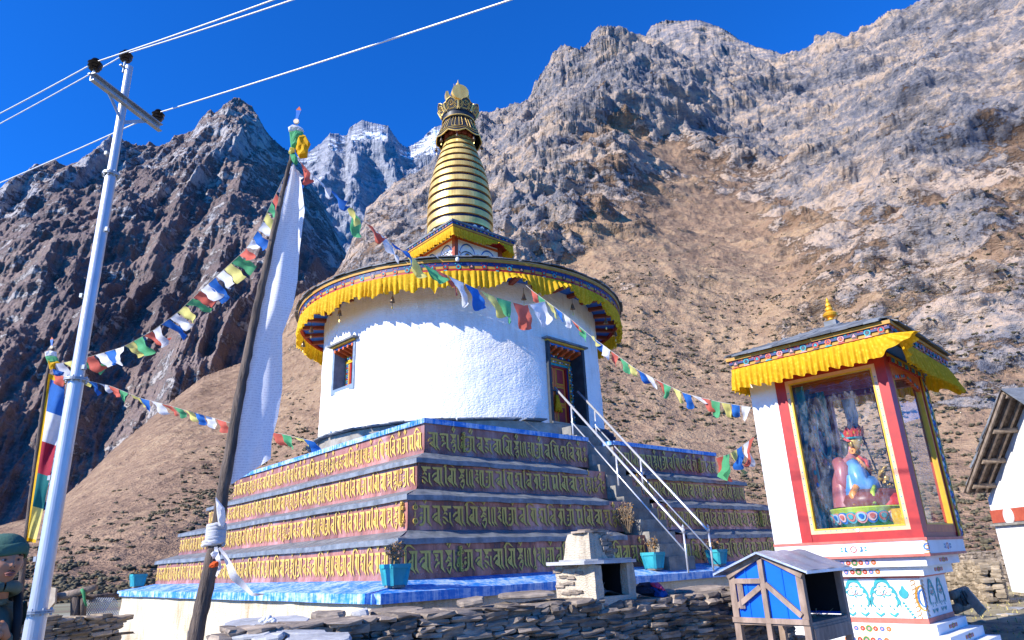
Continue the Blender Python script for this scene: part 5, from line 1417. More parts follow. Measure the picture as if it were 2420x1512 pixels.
for a0, a1, z0_, z1_ in ((.235, .255, 1.855, 4.09), (1.462, 1.485, 1.855, 4.09), (.255, 1.462, 1.855, 1.875), (.255, 1.462, 4.07, 4.09)): kbox(pf, a0, a1, G0 + .0, G0 + .065, z0_, z1_, 1)
for b0, b1, z0_, z1_ in ((.30, .36, 1.76, 4.16), (1.73, 1.80, 1.76, 4.16), (.36, 1.73, 1.76, 1.86), (.36, 1.73, 4.09, 4.16)): kbox(pf, F0 + .005, F0 + .08, b0, b1, z0_, z1_, 2)
for b0, b1, z0_, z1_ in ((.36, .38, 1.86, 4.09), (1.71, 1.73, 1.86, 4.09), (.38, 1.71, 1.86, 1.88)): kbox(pf, F0 + .0, F0 + .075, b0, b1, z0_, z1_, 1)
for k in range(22):
    for a in (.208, 1.512):
        zz_ = 1.95 + k * .095
        if abs(zz_ - 2.95) > .12: kbox(pf, a - .008, a + .008, G0 + .002, G0 + .02, zz_ - .010, zz_ + .010, 3)
for k in range(12): kbox(pf, .44 + k * .08, .46 + k * .08, G0 + .002, G0 + .02, 1.832, 1.845, 3)
for a, zz_ in ((.208, 2.95), (1.512, 2.95), (.87, 1.83)): pf.lathe([(0, .0), (.024, .0), (.024, .008), (0, .008)], 10, K_(a, G0 + .004, zz_), (KA, UP, -KB), 4)
pf.build("glazing_frame", [m_peach, m_yellowp, m_orange, m_teal, m_whitep], shrine)
cp = MB(); kbox(cp, F0 - .014, F0 + .03, 1.84, 2.10, 1.70, 4.30, 0)
cp.obox(K_(F0 - .016, 1.845, 3.0), KA * .02, KB * .03, UP * 2.6, 3); cp.obox(K_(F0 - .016, 2.09, 3.0), KA * .02, KB * .03, UP * 2.6, 3)
for k in range(27):
    zz_ = 1.76 + k * .093
    cp.prism([(-.05, 0), (0, .045), (.05, 0), (0, -.045)], K_(F0 - .014, 1.93, zz_), KB, UP, -KA, 0, .006, [1, 2, 4, 5][k % 4])
    cp.prism([(-.03, -.03), (.03, -.03), (.03, .03), (-.03, .03)], K_(F0 - .014, 2.035, zz_ + .045), KB, UP, -KA, 0, .006, [5, 1, 2, 6][k % 4])
    for pl in _ring(0, 0, .045, .012, 6): cp.prism(pl, K_(F0 - .014, 2.035, zz_), KB, UP, -KA, 0, .007, [4, 3, 2][k % 3])
cp.build("painted_column", [m_navy, m_red, m_teal, m_yellowp, m_skyblue, m_whitep, m_green], shrine)
ar = MB()
for k in range(13):
    b_ = .40 + k * .105; h_ = .05 + .12 * abs(k - 6) / 6 ** 1
    kbox(ar, F0 + .0, F0 + .05, b_ - .053, b_ + .053, 4.09 - h_, 4.10, 0); ar.prism([(-.04, 0), (0, .03), (.04, 0), (0, -.03)], K_(F0, b_, 4.09 - h_ + .035), KB, UP, -KA, 0, .006, 1 + k % 3)
for k in range(22): kbox(ar, F0 - .03, F0 + .02, .30 + k * .082, .36 + k * .082, 4.19, 4.25, [1, 2, 3, 4][k % 4])
kbox(ar, F0 - .02, F0 + .02, .28, 2.12, 4.255, 4.30, 4); kbox(ar, F0 - .02, F0 + .02, .28, 2.12, 4.16, 4.185, 1)
ar.build("arch_trim", [m_orange, m_red, m_teal, m_skyblue, m_yellowp], shrine)
def glass_mat():
    m, t, b = nodes("window_glass")
    gl = N(t, "BsdfGlossy", i_Roughness=.03); tr = N(t, "BsdfTransparent"); tr.inputs[0].default_value = (.93, .95, .95, 1)
    fz = N(t, "Fresnel", i_IOR=1.45); mx = N(t, "MixShader")
    co = objco(t); sc = noise(t, mapping(t, co, (3, 3, 1.2)), 3.0, 8, .75)
    df = N(t, "BsdfDiffuse"); df.inputs[0].default_value = (.75, .78, .82, 1)
    v = N(t, "TexVoronoi", i_Scale=12.0); t.links.new(mapping(t, co, (1, 1, .35), (.5, .3, .2)), v.inputs[0])
    dust = mth(t, 'ADD', mth(t, 'MULTIPLY', ramp(t, sc, [(.45, 0), (.72, 1)]), .13), mth(t, 'MULTIPLY', ramp(t, v.outputs['Distance'], [(.04, 1), (.09, 0)]), .16))
    m2 = N(t, "MixShader"); t.links.new(dust, m2.inputs[0]); t.links.new(mx.outputs[0], m2.inputs[1]); t.links.new(df.outputs[0], m2.inputs[2])
    t.links.new(mth(t, 'MULTIPLY', fz.outputs[0], .55), mx.inputs[0]); t.links.new(tr.outputs[0], mx.inputs[1]); t.links.new(gl.outputs[0], mx.inputs[2])
    t.links.new(m2.outputs[0], t.nodes["Material Output"].inputs[0]); t.nodes.remove(b); return m
m_glass = glass_mat()
for p4 in ([K_(.25, G0 + .045, 1.87), K_(1.465, G0 + .045, 1.87), K_(1.465, G0 + .045, 4.08), K_(.25, G0 + .045, 4.08)], [K_(F0 + .05, .38, 1.88), K_(F0 + .05, 1.71, 1.88), K_(F0 + .05, 1.71, 4.09), K_(F0 + .05, .38, 4.09)],
           [K_(.13, 2.05, 1.8), K_(1.56, 2.05, 1.8), K_(1.56, 2.05, 4.1), K_(.13, 2.05, 4.1)]):
    g_ = MB(); g_.add(p4, [(0, 1, 2, 3)]); g_.build("glass_pane", m_glass, shrine)
il = MB(); kbox(il, 1.62, 1.69, .22, 1.98, 1.80, 4.2, 0); kbox(il, .16, 1.62, .2, 2.0, 1.70, 1.80, 1); kbox(il, .10, 1.69, .2, 2.0, 4.20, 4.30, 2)
for b_ in (.62, 1.5): kbox(il, 1.50, 1.60, b_, b_ + .09, 1.8, 4.2, 3)
for k in range(5): kbox(il, .12, 1.66, .22 + .35 * k, .24 + .35 * k, 4.13, 4.20, 4)
il.build("interior", [m_navy, mat("turquoise_cloth", (.04, .42, .45)), m_ochre, m_teal, m_orange], shrine)
# roof
rk = MB(); A0, A1, B0, B1, ZE = -.27, 2.25, -.38, 2.75, 4.58; AP = (1.02, 1.25)
for wa, z0_, z1_, mi in ((.0, 4.55, 4.60, 3), (.035, 4.49, 4.55, 0), (.06, 4.435, 4.49, 1), (.08, 4.37, 4.435, 2)): kbox(rk, A0 + wa, A1 - wa, B0 + wa, B1 - wa, z0_, z1_, mi)
kbox(rk, A0 + .12, A1 - .12, B0 + .12, B1 - .12, 4.34, 4.372, 4)
roofk = rk.build("eave", [m_navy, m_ochre, m_salmon, m_ochre, m_skyblue], shrine)
mt = MB()
def motif_row(o, u, n, L, k):
    for i in range(k):
        x = (i + .5) * L / k; mi = i % 5
        for pl in _ring(x, .02, .048, .016, 8): mt.prism(pl, o, u, UP, n, 0, .005, mi)
        mt.prism([(x - .025, -.0), (x + .025, -.0), (x, .05)], o, u, UP, n, 0, .006, (mi + 1) % 5)
        mt.prism([(x - .055, -.05), (x + .055, -.05), (x + .035, -.03), (x - .035, -.03)], o, u, UP, n, -.01, .006, (mi + 2) % 5)
        for dx in (-.07, .07): mt.prism([(x + dx - .018, .05), (x + dx + .018, .05), (x + dx + .018, .08), (x + dx - .018, .08)], o, u, UP, n, 0, .005, (mi + 3) % 5)
motif_row(K_(A0 + .05, B0 + .035, 4.475), KA, -KB, A1 - A0 - .1, 13)
mt.build('painted_motifs', [m_red, m_teal, m_black, m_pink, m_orange, m_whitep], roofk); mt = MB()
motif_row(K_(A0 + .035, B0 + .05, 4.475), KB, -KA, B1 - B0 - .1, 16)
mt.build("painted_motifs", [m_red, m_teal, m_black, m_pink, m_orange, m_whitep], roofk)
rs = MB()
corn = [(A0, B0), (A1, B0), (A1, B1), (A0, B1)]
apex = K_(AP[0], AP[1], 5.20)
rs.add([K_(a, b, 4.60) for a, b in corn] + [apex - UP * .05], [(0, 1, 4), (1, 2, 4), (2, 3, 4), (3, 0, 4)], 1)
for q in range(4):
    p, r_ = np.array(corn[q]), np.array(corn[(q + 1) % 4])
    pm_, rm_ = K_(*p, 4.605), K_(*r_, 4.605); L = np.linalg.norm(rm_ - pm_); u_ = (rm_ - pm_) / L
    mid = (pm_ + rm_) / 2; sl_ = apex - mid; fn_ = nrm(np.cross(u_, sl_)); fn_ = fn_ * np.sign(fn_[2]); dn = nrm(sl_ - u_ * np.dot(sl_, u_))
    hgt = np.dot(apex - pm_, dn); xa = np.dot(apex - pm_, u_)
    rows_ = 7
    for r in range(rows_):
        f = r / rows_; f2 = min(1, (r + .75) / rows_); x0, x1 = xa * f2 - .02, L + (xa - L) * f2 + .02; x = x0
        while x < x1 - .05:
            w_ = min(rnd.uniform(.2, .42), x1 - x); l_ = hgt / rows_ * 1.35
            rs.obox(pm_ + u_ * (x + w_ / 2) + dn * (hgt * f + l_ / 2 - .07 + rnd.uniform(-.02, .01)) + fn_ * (.022 + rnd.uniform(0, .008)), u_ * w_ * .98, dn * l_, fn_ * rnd.uniform(.014, .026) + dn * .001, 0, rnd.random())
            x += w_
for q in range(4): rs.bar(K_(*corn[q], 4.64), apex - UP * .0, .09, .02, UP, 0, .4)
rs.build("slate_roof", [m_slate, m_concrete], shrine)
fk = MB(); fk.obox(apex + UP * .02, KA * .20, KB * .20, UP * .12, 1)
fk.lathe([(0, .06), (.07, .07), (.10, .10), (.05, .12), (.05, .14), (.11, .18), (.125, .215), (.09, .25), (.05, .27), (.065, .29), (.065, .32), (.035, .35), (.05, .37), (.045, .40), (.02, .43), (.03, .45), (.015, .50), (0, .53)], 20, apex)
fk.build("finial", [mat("golden_paint", (.80, .42, .03), (.66, .32, .02), 5, .4, .3), m_slate], shrine)
def fl_k(xy, z, s, p):
    xy = xy.copy(); c = np.array([(A0 + A1) / 2, (B0 + B1) / 2])
    a, b = p[:, 0] + c[0], p[:, 1] + c[1]
    f = np.exp(-((b - B0) / .28) ** 2) * np.exp(-((a - A0) / .22) ** 2)
    z = z + f * s * .27; xy[:, 0] -= f * s * .36; xy[:, 1] -= f * s * .05
    g = (np.abs(a - (A0 + .03)) < .1) * ss(.1, .9, b)
    z = z - g * s * (.02 + .1 * ss(.5, 3, b)); xy[:, 0] -= g * s * .12 * ss(.4, 2.4, b)
    return xy, z
valance_square("valance", K_((A0 + A1) / 2, (B0 + B1) / 2, 0), KA, KB, (A1 - A0) / 2 - .045, (B1 - B0) / 2 - .045, 4.415, .335, .088, "long yellow pleated valance around the glazed shrine's eave, its near corner blown up", .05, 8, fl_k)

# seated statue on its lotus, with halo
def K3(a, b, z): return K_(a, b, z)
m_robe = mat("maroon_gold_robe", (.34, .11, .12), (.52, .30, .14), 15, .35, contrast=(.32, .38)); m_brown = mat("brown_brocade", (.17, .045, .035), (.36, .22, .06), 16, .4, contrast=(.30, .36))
m_bluer = mat("blue_robe", (.14, .34, .62), (.07, .22, .50), 6, .3); m_orangr = mat("orange_robe", (.70, .26, .05), None, 7, .35); m_redr = mat("red_robe", (.55, .05, .04), None, 6, .35)
m_face = mat("gilded_skin", (.50, .32, .09), (.42, .26, .07), 8, .35, .35); m_lime = mat("lime_green_paint", (.48, .62, .06), None, 8, .45)
statue = thing("statue", K3(.92, 1.0, 2.14), "painted seated statue in maroon and blue robes behind the shrine's glass, facing right", "statue")
fwd = -KA; lat = KB
SO = K3(.98, 1.0, 2.16)
def SP(f, l, z): return SO + fwd * f + lat * l + UP * z
def loft(mb, secs, n=24, mat=0, cap=True):
    """secs: (f, l, z, rf, rl) elliptical sections"""
    rows = [[SP(f + rf * math.cos(a), l + rl * math.sin(a), z) for a in np.linspace(0, 2 * math.pi, n, endpoint=False)] for f, l, z, rf, rl in secs]
    mb.grid(np.array(rows), mat, close_u=True, flip=True)
    if cap:
        mb.add([rows[0][i] for i in range(n)] , [tuple(range(n))], mat); mb.add([rows[-1][i] for i in range(n)], [tuple(range(n))[::-1]], mat)
tor = MB(); loft(tor, [(-.08, 0, .0, .36, .50), (-.10, 0, .15, .32, .44), (-.12, 0, .34, .25, .36), (-.11, 0, .52, .22, .34), (-.10, 0, .66, .20, .34), (-.09, 0, .74, .16, .28), (-.08, 0, .79, .09, .14), (-.06, 0, .84, .075, .09), (-.05, 0, .95, .07, .08)])
tor.build("robe", m_robe, statue, smooth=True)
lg = MB(); loft(lg, [(.12, 0, .0, .46, .62), (.14, 0, .08, .50, .66), (.14, 0, .17, .46, .62), (.12, 0, .25, .34, .5), (.1, 0, .29, .15, .3)], 30)
lg.build("crossed_legs", m_brown, statue, smooth=True)
kn = MB(); loft(kn, [(.40, -.02, .0, .30, .46), (.42, -.02, .09, .31, .46), (.40, -.02, .17, .24, .38), (.36, -.02, .20, .1, .2)]); kn.build("red_hem", m_redr, statue, smooth=True)
bd = MB(); bd.tube([SP(.05, -.58, .03), SP(.02, -.56, .18), SP(.05, -.46, .30), SP(.18, -.3, .31)], [.05, .06, .06, .04], 10, mat=0); bd.tube([SP(.30, -.58, .03), SP(.30, -.55, .2), SP(.30, -.42, .28)], [.03, .035, .03], 10, mat=1); bd.build("robe_border", [m_orangr, m_lime], statue, smooth=True)
sl2 = MB(); sl2.tube([SP(.0, -.28, .66), SP(.06, -.36, .52), SP(.10, -.40, .38), SP(.16, -.36, .30), SP(.30, -.28, .36)], [.10, .12, .13, .14, .09], 14, mat=0); loft(sl2, [(.0, -.40, -.0, .14, .16), (.0, -.40, .14, .15, .15), (-.01, -.38, .34, .13, .13), (-.02, -.36, .48, .1, .1)]); loft(sl2, [(.02, 0, .30, .16, .24), (.01, 0, .45, .135, .24), (.0, 0, .60, .12, .22)])
sl2.build("blue_sleeve", m_bluer, statue, smooth=True)
cl = MB(); loft(cl, [(-.16, -.20, .02, .24, .34), (-.17, -.22, .2, .21, .30), (-.17, -.24, .42, .17, .25), (-.13, -.24, .60, .14, .2), (-.08, -.20, .74, .1, .14)]); cl.tube([SP(-.20, -.30, .72), SP(-.12, -.38, .58), SP(-.14, -.42, .38), SP(-.06, -.44, .26)], [.09, .12, .10, .05], 12); cl.tube([SP(.0, -.22, .74), SP(.08, -.26, .56), SP(.04, -.42, .34), SP(.05, -.48, .26)], [.02, .025, .025, .02], 8, mat=1)
cl.tube([SP(.05, -.16, .76), SP(.15, -.06, .56), SP(.15, .1, .62), SP(.05, .2, .76)], .022, 8, mat=2); cl.tube([SP(.06, -.12, .78), SP(.16, 0, .66), SP(.06, .12, .78)], .02, 8, mat=3); cl.prism([(-.1, .1), (.1, .1), (0, -.14)], SP(.13, 0, .62), lat, UP, fwd, 0, .03, 3)
for k in range(12): cl.ico(tuple(SP(.19 - .12 * abs(math.cos(math.pi * k / 11)), -.15 * math.cos(math.pi * k / 11), .70 - .15 * math.sin(math.pi * k / 11))), .014, 1, mat=2)
cl.build("shawl", [m_robe, m_teal, m_orangr, m_redr], statue, smooth=True)
# head
def head_mesh(mb, c, f, l, r, mat=0, nose=1.0, nu=40, nv=30):
    """egg-shaped head with brow, nose, lips, chin and eye sockets; f forward, l left"""
    rows = []
    for j in range(nv + 1):
        v = math.pi * j / nv; row = []
        for i in range(nu):
            u_ = 2 * math.pi * i / nu
            x, y, z = math.sin(v) * math.cos(u_), math.sin(v) * math.sin(u_), -math.cos(v)
            zz = z * 1.28; w = 1 - .22 * ss(.0, -1.0, z) * (1 if x > 0 else .5)
            X, Y = x * .98 * (1 - .10 * ss(-.1, -1, z)), y * .80 * w
            if x > 0:
                g = lambda cy, cz, sy, sz: math.exp(-((Y - cy) / sy) ** 2 - ((zz - cz) / sz) ** 2)
                X += nose * (.20 * g(0, -.20, .11, .14) + .13 * g(0, .02, .075, .20)) + .05 * g(0, .24, .5, .10) + .055 * g(0, -.52, .22, .06) + .05 * g(0, -.66, .22, .05) + .08 * g(0, -.98, .24, .16)
                X -= .085 * (g(.29, .08, .14, .09) + g(-.29, .08, .14, .09)) + .03 * g(0, -.59, .2, .02)
                X += .04 * (g(.36, -.18, .17, .16) + g(-.36, -.18, .17, .16))
            row.append(np.asarray(c) + r * (f * X + l * Y + UP * zz))
        rows.append(row)
    mb.grid(np.array(rows), mat, close_u=True)
hc = SP(-.0, 0, 1.02)
hd_ = MB(); head_mesh(hd_, hc, fwd, lat, .118); hd_.tube([hc - UP * .1 - fwd * .02, hc - UP * .24 - fwd * .05], [.062, .08], 14)
for s_ in (-1, 1): hd_.ico(tuple(hc + lat * s_ * .098 - fwd * .012 - UP * .04), .03, 2, sc=(.8, .8, 1.9))
head = hd_.build("head", m_face, statue, smooth=True)
fe = MB()
for s_ in (-1, 1):
    e = hc + fwd * .100 + lat * s_ * .034 + UP * .010
    fe.obox(e, lat * .034, fwd * .012, UP * .010, 0); fe.obox(e + fwd * .002, lat * .012, fwd * .012, UP * .012, 1); fe.obox(e + UP * .028 - fwd * .0, lat * .042, fwd * .012, UP * .007, 1)
fe.obox(hc + fwd * .112 - UP * .068, lat * .038, fwd * .012, UP * .012, 2); fe.build("painted_features", [m_whitep, m_black, m_redr], head)
ct = MB()
ct.lathe([(.122, .04), (.135, .055), (.135, .085), (.12, .09)], 24, hc, mat=0)
for k in range(7):
    a = (k - 3) * .55; d = fwd * math.cos(a) + lat * math.sin(a); tg_ = -fwd * math.sin(a) + lat * math.cos(a)
    ct.prism([(-.06, 0), (.06, 0), (.075, .07), (.03, .12), (0, .17), (-.03, .12), (-.075, .07)], hc + d * .13 + UP * .07, tg_, nrm(UP + d * .3), d, -.008, .008, 1); ct.prism([(-.025, .04), (.025, .04), (0, .10)], hc + d * .13 + UP * .07, tg_, nrm(UP + d * .3), d, 0, .014, 2)
ct.lathe([(.12, .06), (.125, .14), (.09, .22), (.05, .27), (.03, .34), (.0, .38)], 16, hc, mat=3)
for s_ in (-1, 1):
    for k in range(4): ct.prism([(-.03, 0), (.03, 0), (.05, .05), (0, .12)], hc + lat * s_ * .12 - fwd * (.02 + .02 * k) + UP * (.0 + .05 * k), -fwd, nrm(UP - fwd * .8), lat * s_, 0, .012, [1, 0, 3, 2][k])
ct.build("crown", [m_teal, m_redr, m_ochre, m_navy], statue)
er = MB()
for s_ in (-1, 1): er.lathe([(.012, -.006), (.045, -.006), (.05, 0), (.045, .006), (.012, .006)], 16, hc + lat * s_ * .115 - UP * .15 - fwd * .01, (fwd, UP, lat * s_))
er.build("earring", m_orangr, statue)
hr = MB(); hr.tube([hc - fwd * .10 + UP * .02, hc - fwd * .12 - UP * .14, hc - fwd * .11 - UP * .26], [.09, .09, .05], 12); hr.build("hair", m_black, statue, smooth=True)
def hand_mesh(mb, w, d, side, up, s=.1, curl=.6, mat=0):
    """palm with four fingers and a thumb: w wrist, d pointing direction, side thumb side, up back of hand"""
    d, side, up = nrm(d), nrm(side), nrm(up)
    mb.tube([w - d * s * .25, w, w + d * s * .45, w + d * s * .8], [s * .24, s * .27, s * .36, s * .30], 10, mat=mat)
    for k, (off, ln) in enumerate(((.30, .62), (.11, .72), (-.08, .66), (-.26, .5))):
        p = w + d * s * .72 + side * s * off; pts = [p]; dd = d.copy()
        for q, f in enumerate((.45, .32, .25)):
            ang = curl * (.5 + .45 * q); dd = nrm(d * math.cos(ang) - up * math.sin(ang)); pts.append(pts[-1] + dd * s * ln * f)
        mb.tube(pts, [s * .105, s * .10, s * .092, s * .07], 8, mat=mat)
    p = w + d * s * .18 + side * s * .26
    mb.tube([p, p + (side * .7 + d * .5) * s * .3, p + (side * .7 + d * .95 - up * .3) * s * .48, p + (side * .45 + d * 1.3 - up * .6) * s * .55], [s * .14, s * .125, s * .105, s * .08], 8, mat=mat)
hm = MB(); hand_mesh(hm, SP(.36, -.26, .40), fwd * .4 + UP * .9, -lat, -fwd, .15, .7); hand_mesh(hm, SP(.34, .02, .34), -lat + fwd * .3, fwd, UP, .15, .5)
hm.lathe([(0, 0), (.05, .02), (.055, .06), (.05, .08)], 14, SP(.36, .0, .36)); hm.build("hands", m_face, statue, smooth=True)
stf = MB(); stf.tube([SP(.20, .34, .25), SP(.02, .24, 1.42)], .013, 8); 
for k in range(4): stf.ico(tuple(SP(.04 + .012 * k, .25 + .01 * k, 1.28 - .09 * k)), .035, 1, .1, mat=1, seed=k)
for s_ in (-1, 0, 1): stf.tube([SP(.02, .24, 1.40), SP(.02 + s_ * .05, .24, 1.50), SP(.015 + s_ * .03, .24, 1.62 + .05 * (s_ == 0))], [.01, .009, .003], 6, mat=2)
stf.build("staff", [m_black, m_brown, m_salmon], statue)
# lotus seat
lo = MB()
def ell(rf, rl, z, n=40): return [SP(.08 + rf * math.cos(a), rl * math.sin(a), z) for a in np.linspace(0, 2 * math.pi, n, endpoint=False)]
lo.grid(np.array([ell(.42, .60, -.33), ell(.52, .72, -.16), ell(.60, .80, -.02), ell(.58, .78, -.005), ell(.02, .02, -.003)]), 0, close_u=True, flip=True)
for i in range(26):
    a = 2 * math.pi * i / 26; c_ = SP(.08 + .57 * math.cos(a), .77 * math.sin(a), -.13); d = nrm(fwd * math.cos(a) / .57 + lat * math.sin(a) / .77); tg_ = np.cross(UP, d)
    for q, (s_, mi) in enumerate(((1.0, [1, 2, 3][i % 3]), (.72, [4, 5, 6][i % 3]), (.42, [5, 2, 1][i % 3]))):
        lo.prism([(.085 * s_ * math.cos(t), -.10 * s_ * math.sin(t) * (1.15 if math.sin(t) > 0 else .6)) for t in np.linspace(0, 6.283, 14, endpoint=False)], c_ + UP * .0, tg_, nrm(UP * 1 + d * .35), d, -.03, .012 + .012 * q, mi)
tag(lo.build("lotus_seat", [m_lime, m_skyblue, m_teal, m_pink, mat("pale_pink_paint", (.8, .5, .48)), m_salmon, mat("pale_blue_paint", (.35, .6, .75))], smooth=False), "lime green seat with blue, teal and pink lotus petals under the seated statue", "lotus seat")
ha = MB(); m_halo = mat("carved_gold_brown", (.36, .19, .07), (.15, .07, .03), 28, .5, .3, .6, 40)
o_h = K3(1.52, 1.0, 2.1)
def halo_ring(pts_o, pts_i, d0, d1, mi):
    n = len(pts_o)
    for i in range(n - 1): ha.prism([pts_o[i], pts_o[i + 1], pts_i[i + 1], pts_i[i]], o_h, KB, UP, -KA, d0, d1, mi)
def egg(cx, cy, rx, ry, n=40, pt=.25):
    out = []
    for t in np.linspace(0, 2 * math.pi, n + 1):
        s = math.sin(t); out.append((cx + rx * math.cos(t) * (1 - pt * max(0, s)), cy + ry * s * (1 + pt * max(0, s))))
    return out
halo_ring(egg(0, .62, .66, .72), egg(0, .62, .50, .60), 0, .06, 0); halo_ring(egg(0, 1.22, .44, .52, pt=.3), egg(0, 1.22, .26, .34, pt=.3), .03, .09, 0); halo_ring(egg(0, 1.22, .27, .35, pt=.3), egg(0, 1.22, .235, .31, pt=.3), .05, .10, 2)
ha.prism(egg(0, .62, .52, .62)[:-1], o_h, KB, UP, -KA, -.02, .01, 1); ha.prism(egg(0, 1.22, .28, .36, pt=.3)[:-1], o_h, KB, UP, -KA, .0, .035, 3)
for i in range(22):
    a = 2 * math.pi * i / 22; ha.ico(tuple(o_h + KB * (.58 * math.cos(a)) + UP * (.62 + .67 * math.sin(a)) - KA * .07), .032, 1, sc=(.8, .8, 1.4), mat=[4, 5, 2][i % 3]); ha.ico(tuple(o_h + KB * (.36 * math.cos(a)) + UP * (1.22 + .44 * math.sin(a)) - KA * .10), .026, 1, sc=(.8, .8, 1.4), mat=[5, 4, 2][i % 3])
tag(ha.build("halo", [m_halo, m_maroon, m_teal, m_navy, m_skyblue, m_pink]), "carved gold-brown halo set with blue and pink jewels standing behind the statue's back", "halo")
cf = MB(); cf.obox(K3(.42, .52, 1.92), KA * .16, KB * .02, UP * .24); cf.build("x", m_yellowp) if False else None
yb = MB(); yb.grid(np.array([[K3(.30 + .18 * k, .42 + .02 * math.sin(9 * k + 5 * v), 2.10 - .26 * v) for k in np.linspace(0, 1, 12)] for v in np.linspace(0, 1, 8)])); tag(yb.build("offering_cloth", m_valance, smooth=True), "small yellow offering cloth in the near corner inside the glass shrine", "cloth")
kt = MB()
for k in range(3): kt.tube([K3(1.05 - .06 * k, 1.15, 3.9), K3(1.03 - .055 * k, 1.15, 3.6), K3(1.02 - .04 * k, 1.13, 3.42)], [.035, .045, .02], 8)
tag(kt.build("khata", CC['w'], smooth=True), "white ceremonial scarves hanging above the statue's crown inside the shrine", "scarf")
# ------------------------------------------------------------------ stone walls, burner, hutch, house, fence
def stone_mat(name, c1, c2, c3):
    m, t, b = nodes(name)
    co = objco(t); n1 = noise(t, co, 3.5, 8, .65); n2 = noise(t, mapping(t, co, (3, 3, 14)), 1.6, 7, .7)
    s = mth(t, 'ADD', mth(t, 'MULTIPLY', n1, .5), mth(t, 'MULTIPLY', n2, .5))
    c = tintcol(t, ramp(t, s, [(.36, c1), (.5, c2), (.63, c3)]), .62, 1.35)
    t.links.new(c, b.inputs[0]); b.inputs['Roughness'].default_value = .85; b.inputs['Specular IOR Level'].default_value = .3
    bump(t, b, s, .8, .025); return m
m_stone = stone_mat("slate_stone", (.08, .065, .055), (.23, .185, .145), (.42, .33, .24))
m_stone2 = stone_mat("brown_stone", (.13, .10, .07), (.28, .22, .15), (.40, .33, .24))
def stone(mb, c, ex, ey, ez, mat=0, rough=.10, seed=None, sq=7.0):
    """one rounded irregular stone: centre and half-axis vectors"""
    g = rnd; n = 2 if max(np.linalg.norm(ex), np.linalg.norm(ey)) < .3 else 3; vs = []; idx = {}; fs = []
    def vid(p):
        k = tuple(round(q, 3) for q in p)
        if k not in idx:
            v = np.array(p, float); r = (np.abs(v) ** sq).sum() ** (1 / sq); v = v / r
            v = v * np.array([1 + g.uniform(-rough, rough) for _ in range(3)]); idx[k] = len(vs); vs.append(c + ex * v[0] + ey * v[1] + ez * v[2])
        return idx[k]
    T = np.linspace(-1, 1, n + 1)
    for ax in range(3):
        for s in (-1, 1):
            for i in range(n):
                for j in range(n):
                    q = []
                    for a, b_ in ((i, j), (i + 1, j), (i + 1, j + 1), (i, j + 1)):
                        p = [0, 0, 0]; p[ax] = s; p[(ax + 1) % 3] = T[a]; p[(ax + 2) % 3] = T[b_]; q.append(vid(p))
                    fs.append(tuple(q) if s > 0 else tuple(q[::-1]))
    mb.add(vs, fs, mat, g.random())
def stone_wall(mb, p, q, z0p, z0q, zp, zq, thick, hs=(.05, .13), ws=(.16, .5), inset=.04, seed=0, back=False):
    """dry-stone wall from p to q (ground xy), its top falling from zp to zq"""
    p, q = np.array([p[0], p[1], 0.]), np.array([q[0], q[1], 0.]); L = np.linalg.norm(q - p); u = (q - p) / L; n = np.array([u[1], -u[0], 0])
    if np.dot(n, EYE - p) < 0: n = -n
    z = 0.0; Hmax = max(zp - z0p, zq - z0q)
    mb.bar(p + u * .15 + UP * (z0p + (zp - z0p) * .44), q - u * .15 + UP * (z0q + (zq - z0q) * .44), thick * .62, min(zp - z0p, zq - z0q) * .84, UP, 1, .1)
    while z < Hmax:
        h = rnd.uniform(*hs); x = rnd.uniform(-.2, 0)
        while x < L:
            w = rnd.uniform(*ws) * (1.3 if rnd.random() < .15 else 1); hh = h * rnd.uniform(.75, 1.25); f = min(1, max(0, (x + w / 2) / L))
            zb = z0p + (z0q - z0p) * f; zt = zp + (zq - zp) * f
            if zb + z < zt - .02:
                top = zb + z + h > zt - .12
                sides = (1, -1) if (back or top) else (1,)
                for s_ in sides:
                    dep = thick * .5 * (1.1 if top else rnd.uniform(.6, .95)); c = p + u * (x + w / 2) + n * s_ * (thick / 2 - dep * .5 + rnd.uniform(-inset, inset)) + UP * (zb + z + h / 2)
                    tl = rnd.uniform(-.10, .10)
                    stone(mb, c, (u + UP * tl) * w * .52, n * dep * .6, (UP - u * tl) * hh * .56, 0, .17)
            x += w * rnd.uniform(.94, 1.04)
        z += h * .96
w1 = MB()
stone_wall(w1, (-2.55, 6.35), (2.55, 9.25), -.05, .0, 1.17, 1.16, .55, (.028, .07), (.09, .34), .05)
stone_wall(w1, (2.55, 9.25), (3.25, 9.63), .0, .0, 1.16, 1.12, .5, (.03, .08), (.1, .36), .05)
tag(w1.build("stone_wall", [m_stone, m_dark]), "dark dry-stone wall of flat slates running across the foreground below the blue slab", "stone wall")
w2 = MB()
pL, pR = at_y(-40, 1464, 12.0), at_y(268, 1454, 13.6)
stone_wall(w2, pL[:2], pR[:2], gz(*pL[:2]) - .1, gz(*pR[:2]) - .1, pL[2], pR[2], .5, (.04, .10), (.12, .42), .06)
tag(w2.build("stone_wall", [m_stone2, m_dark]), "low dry-stone field wall at the lower left behind the power pole", "stone wall")
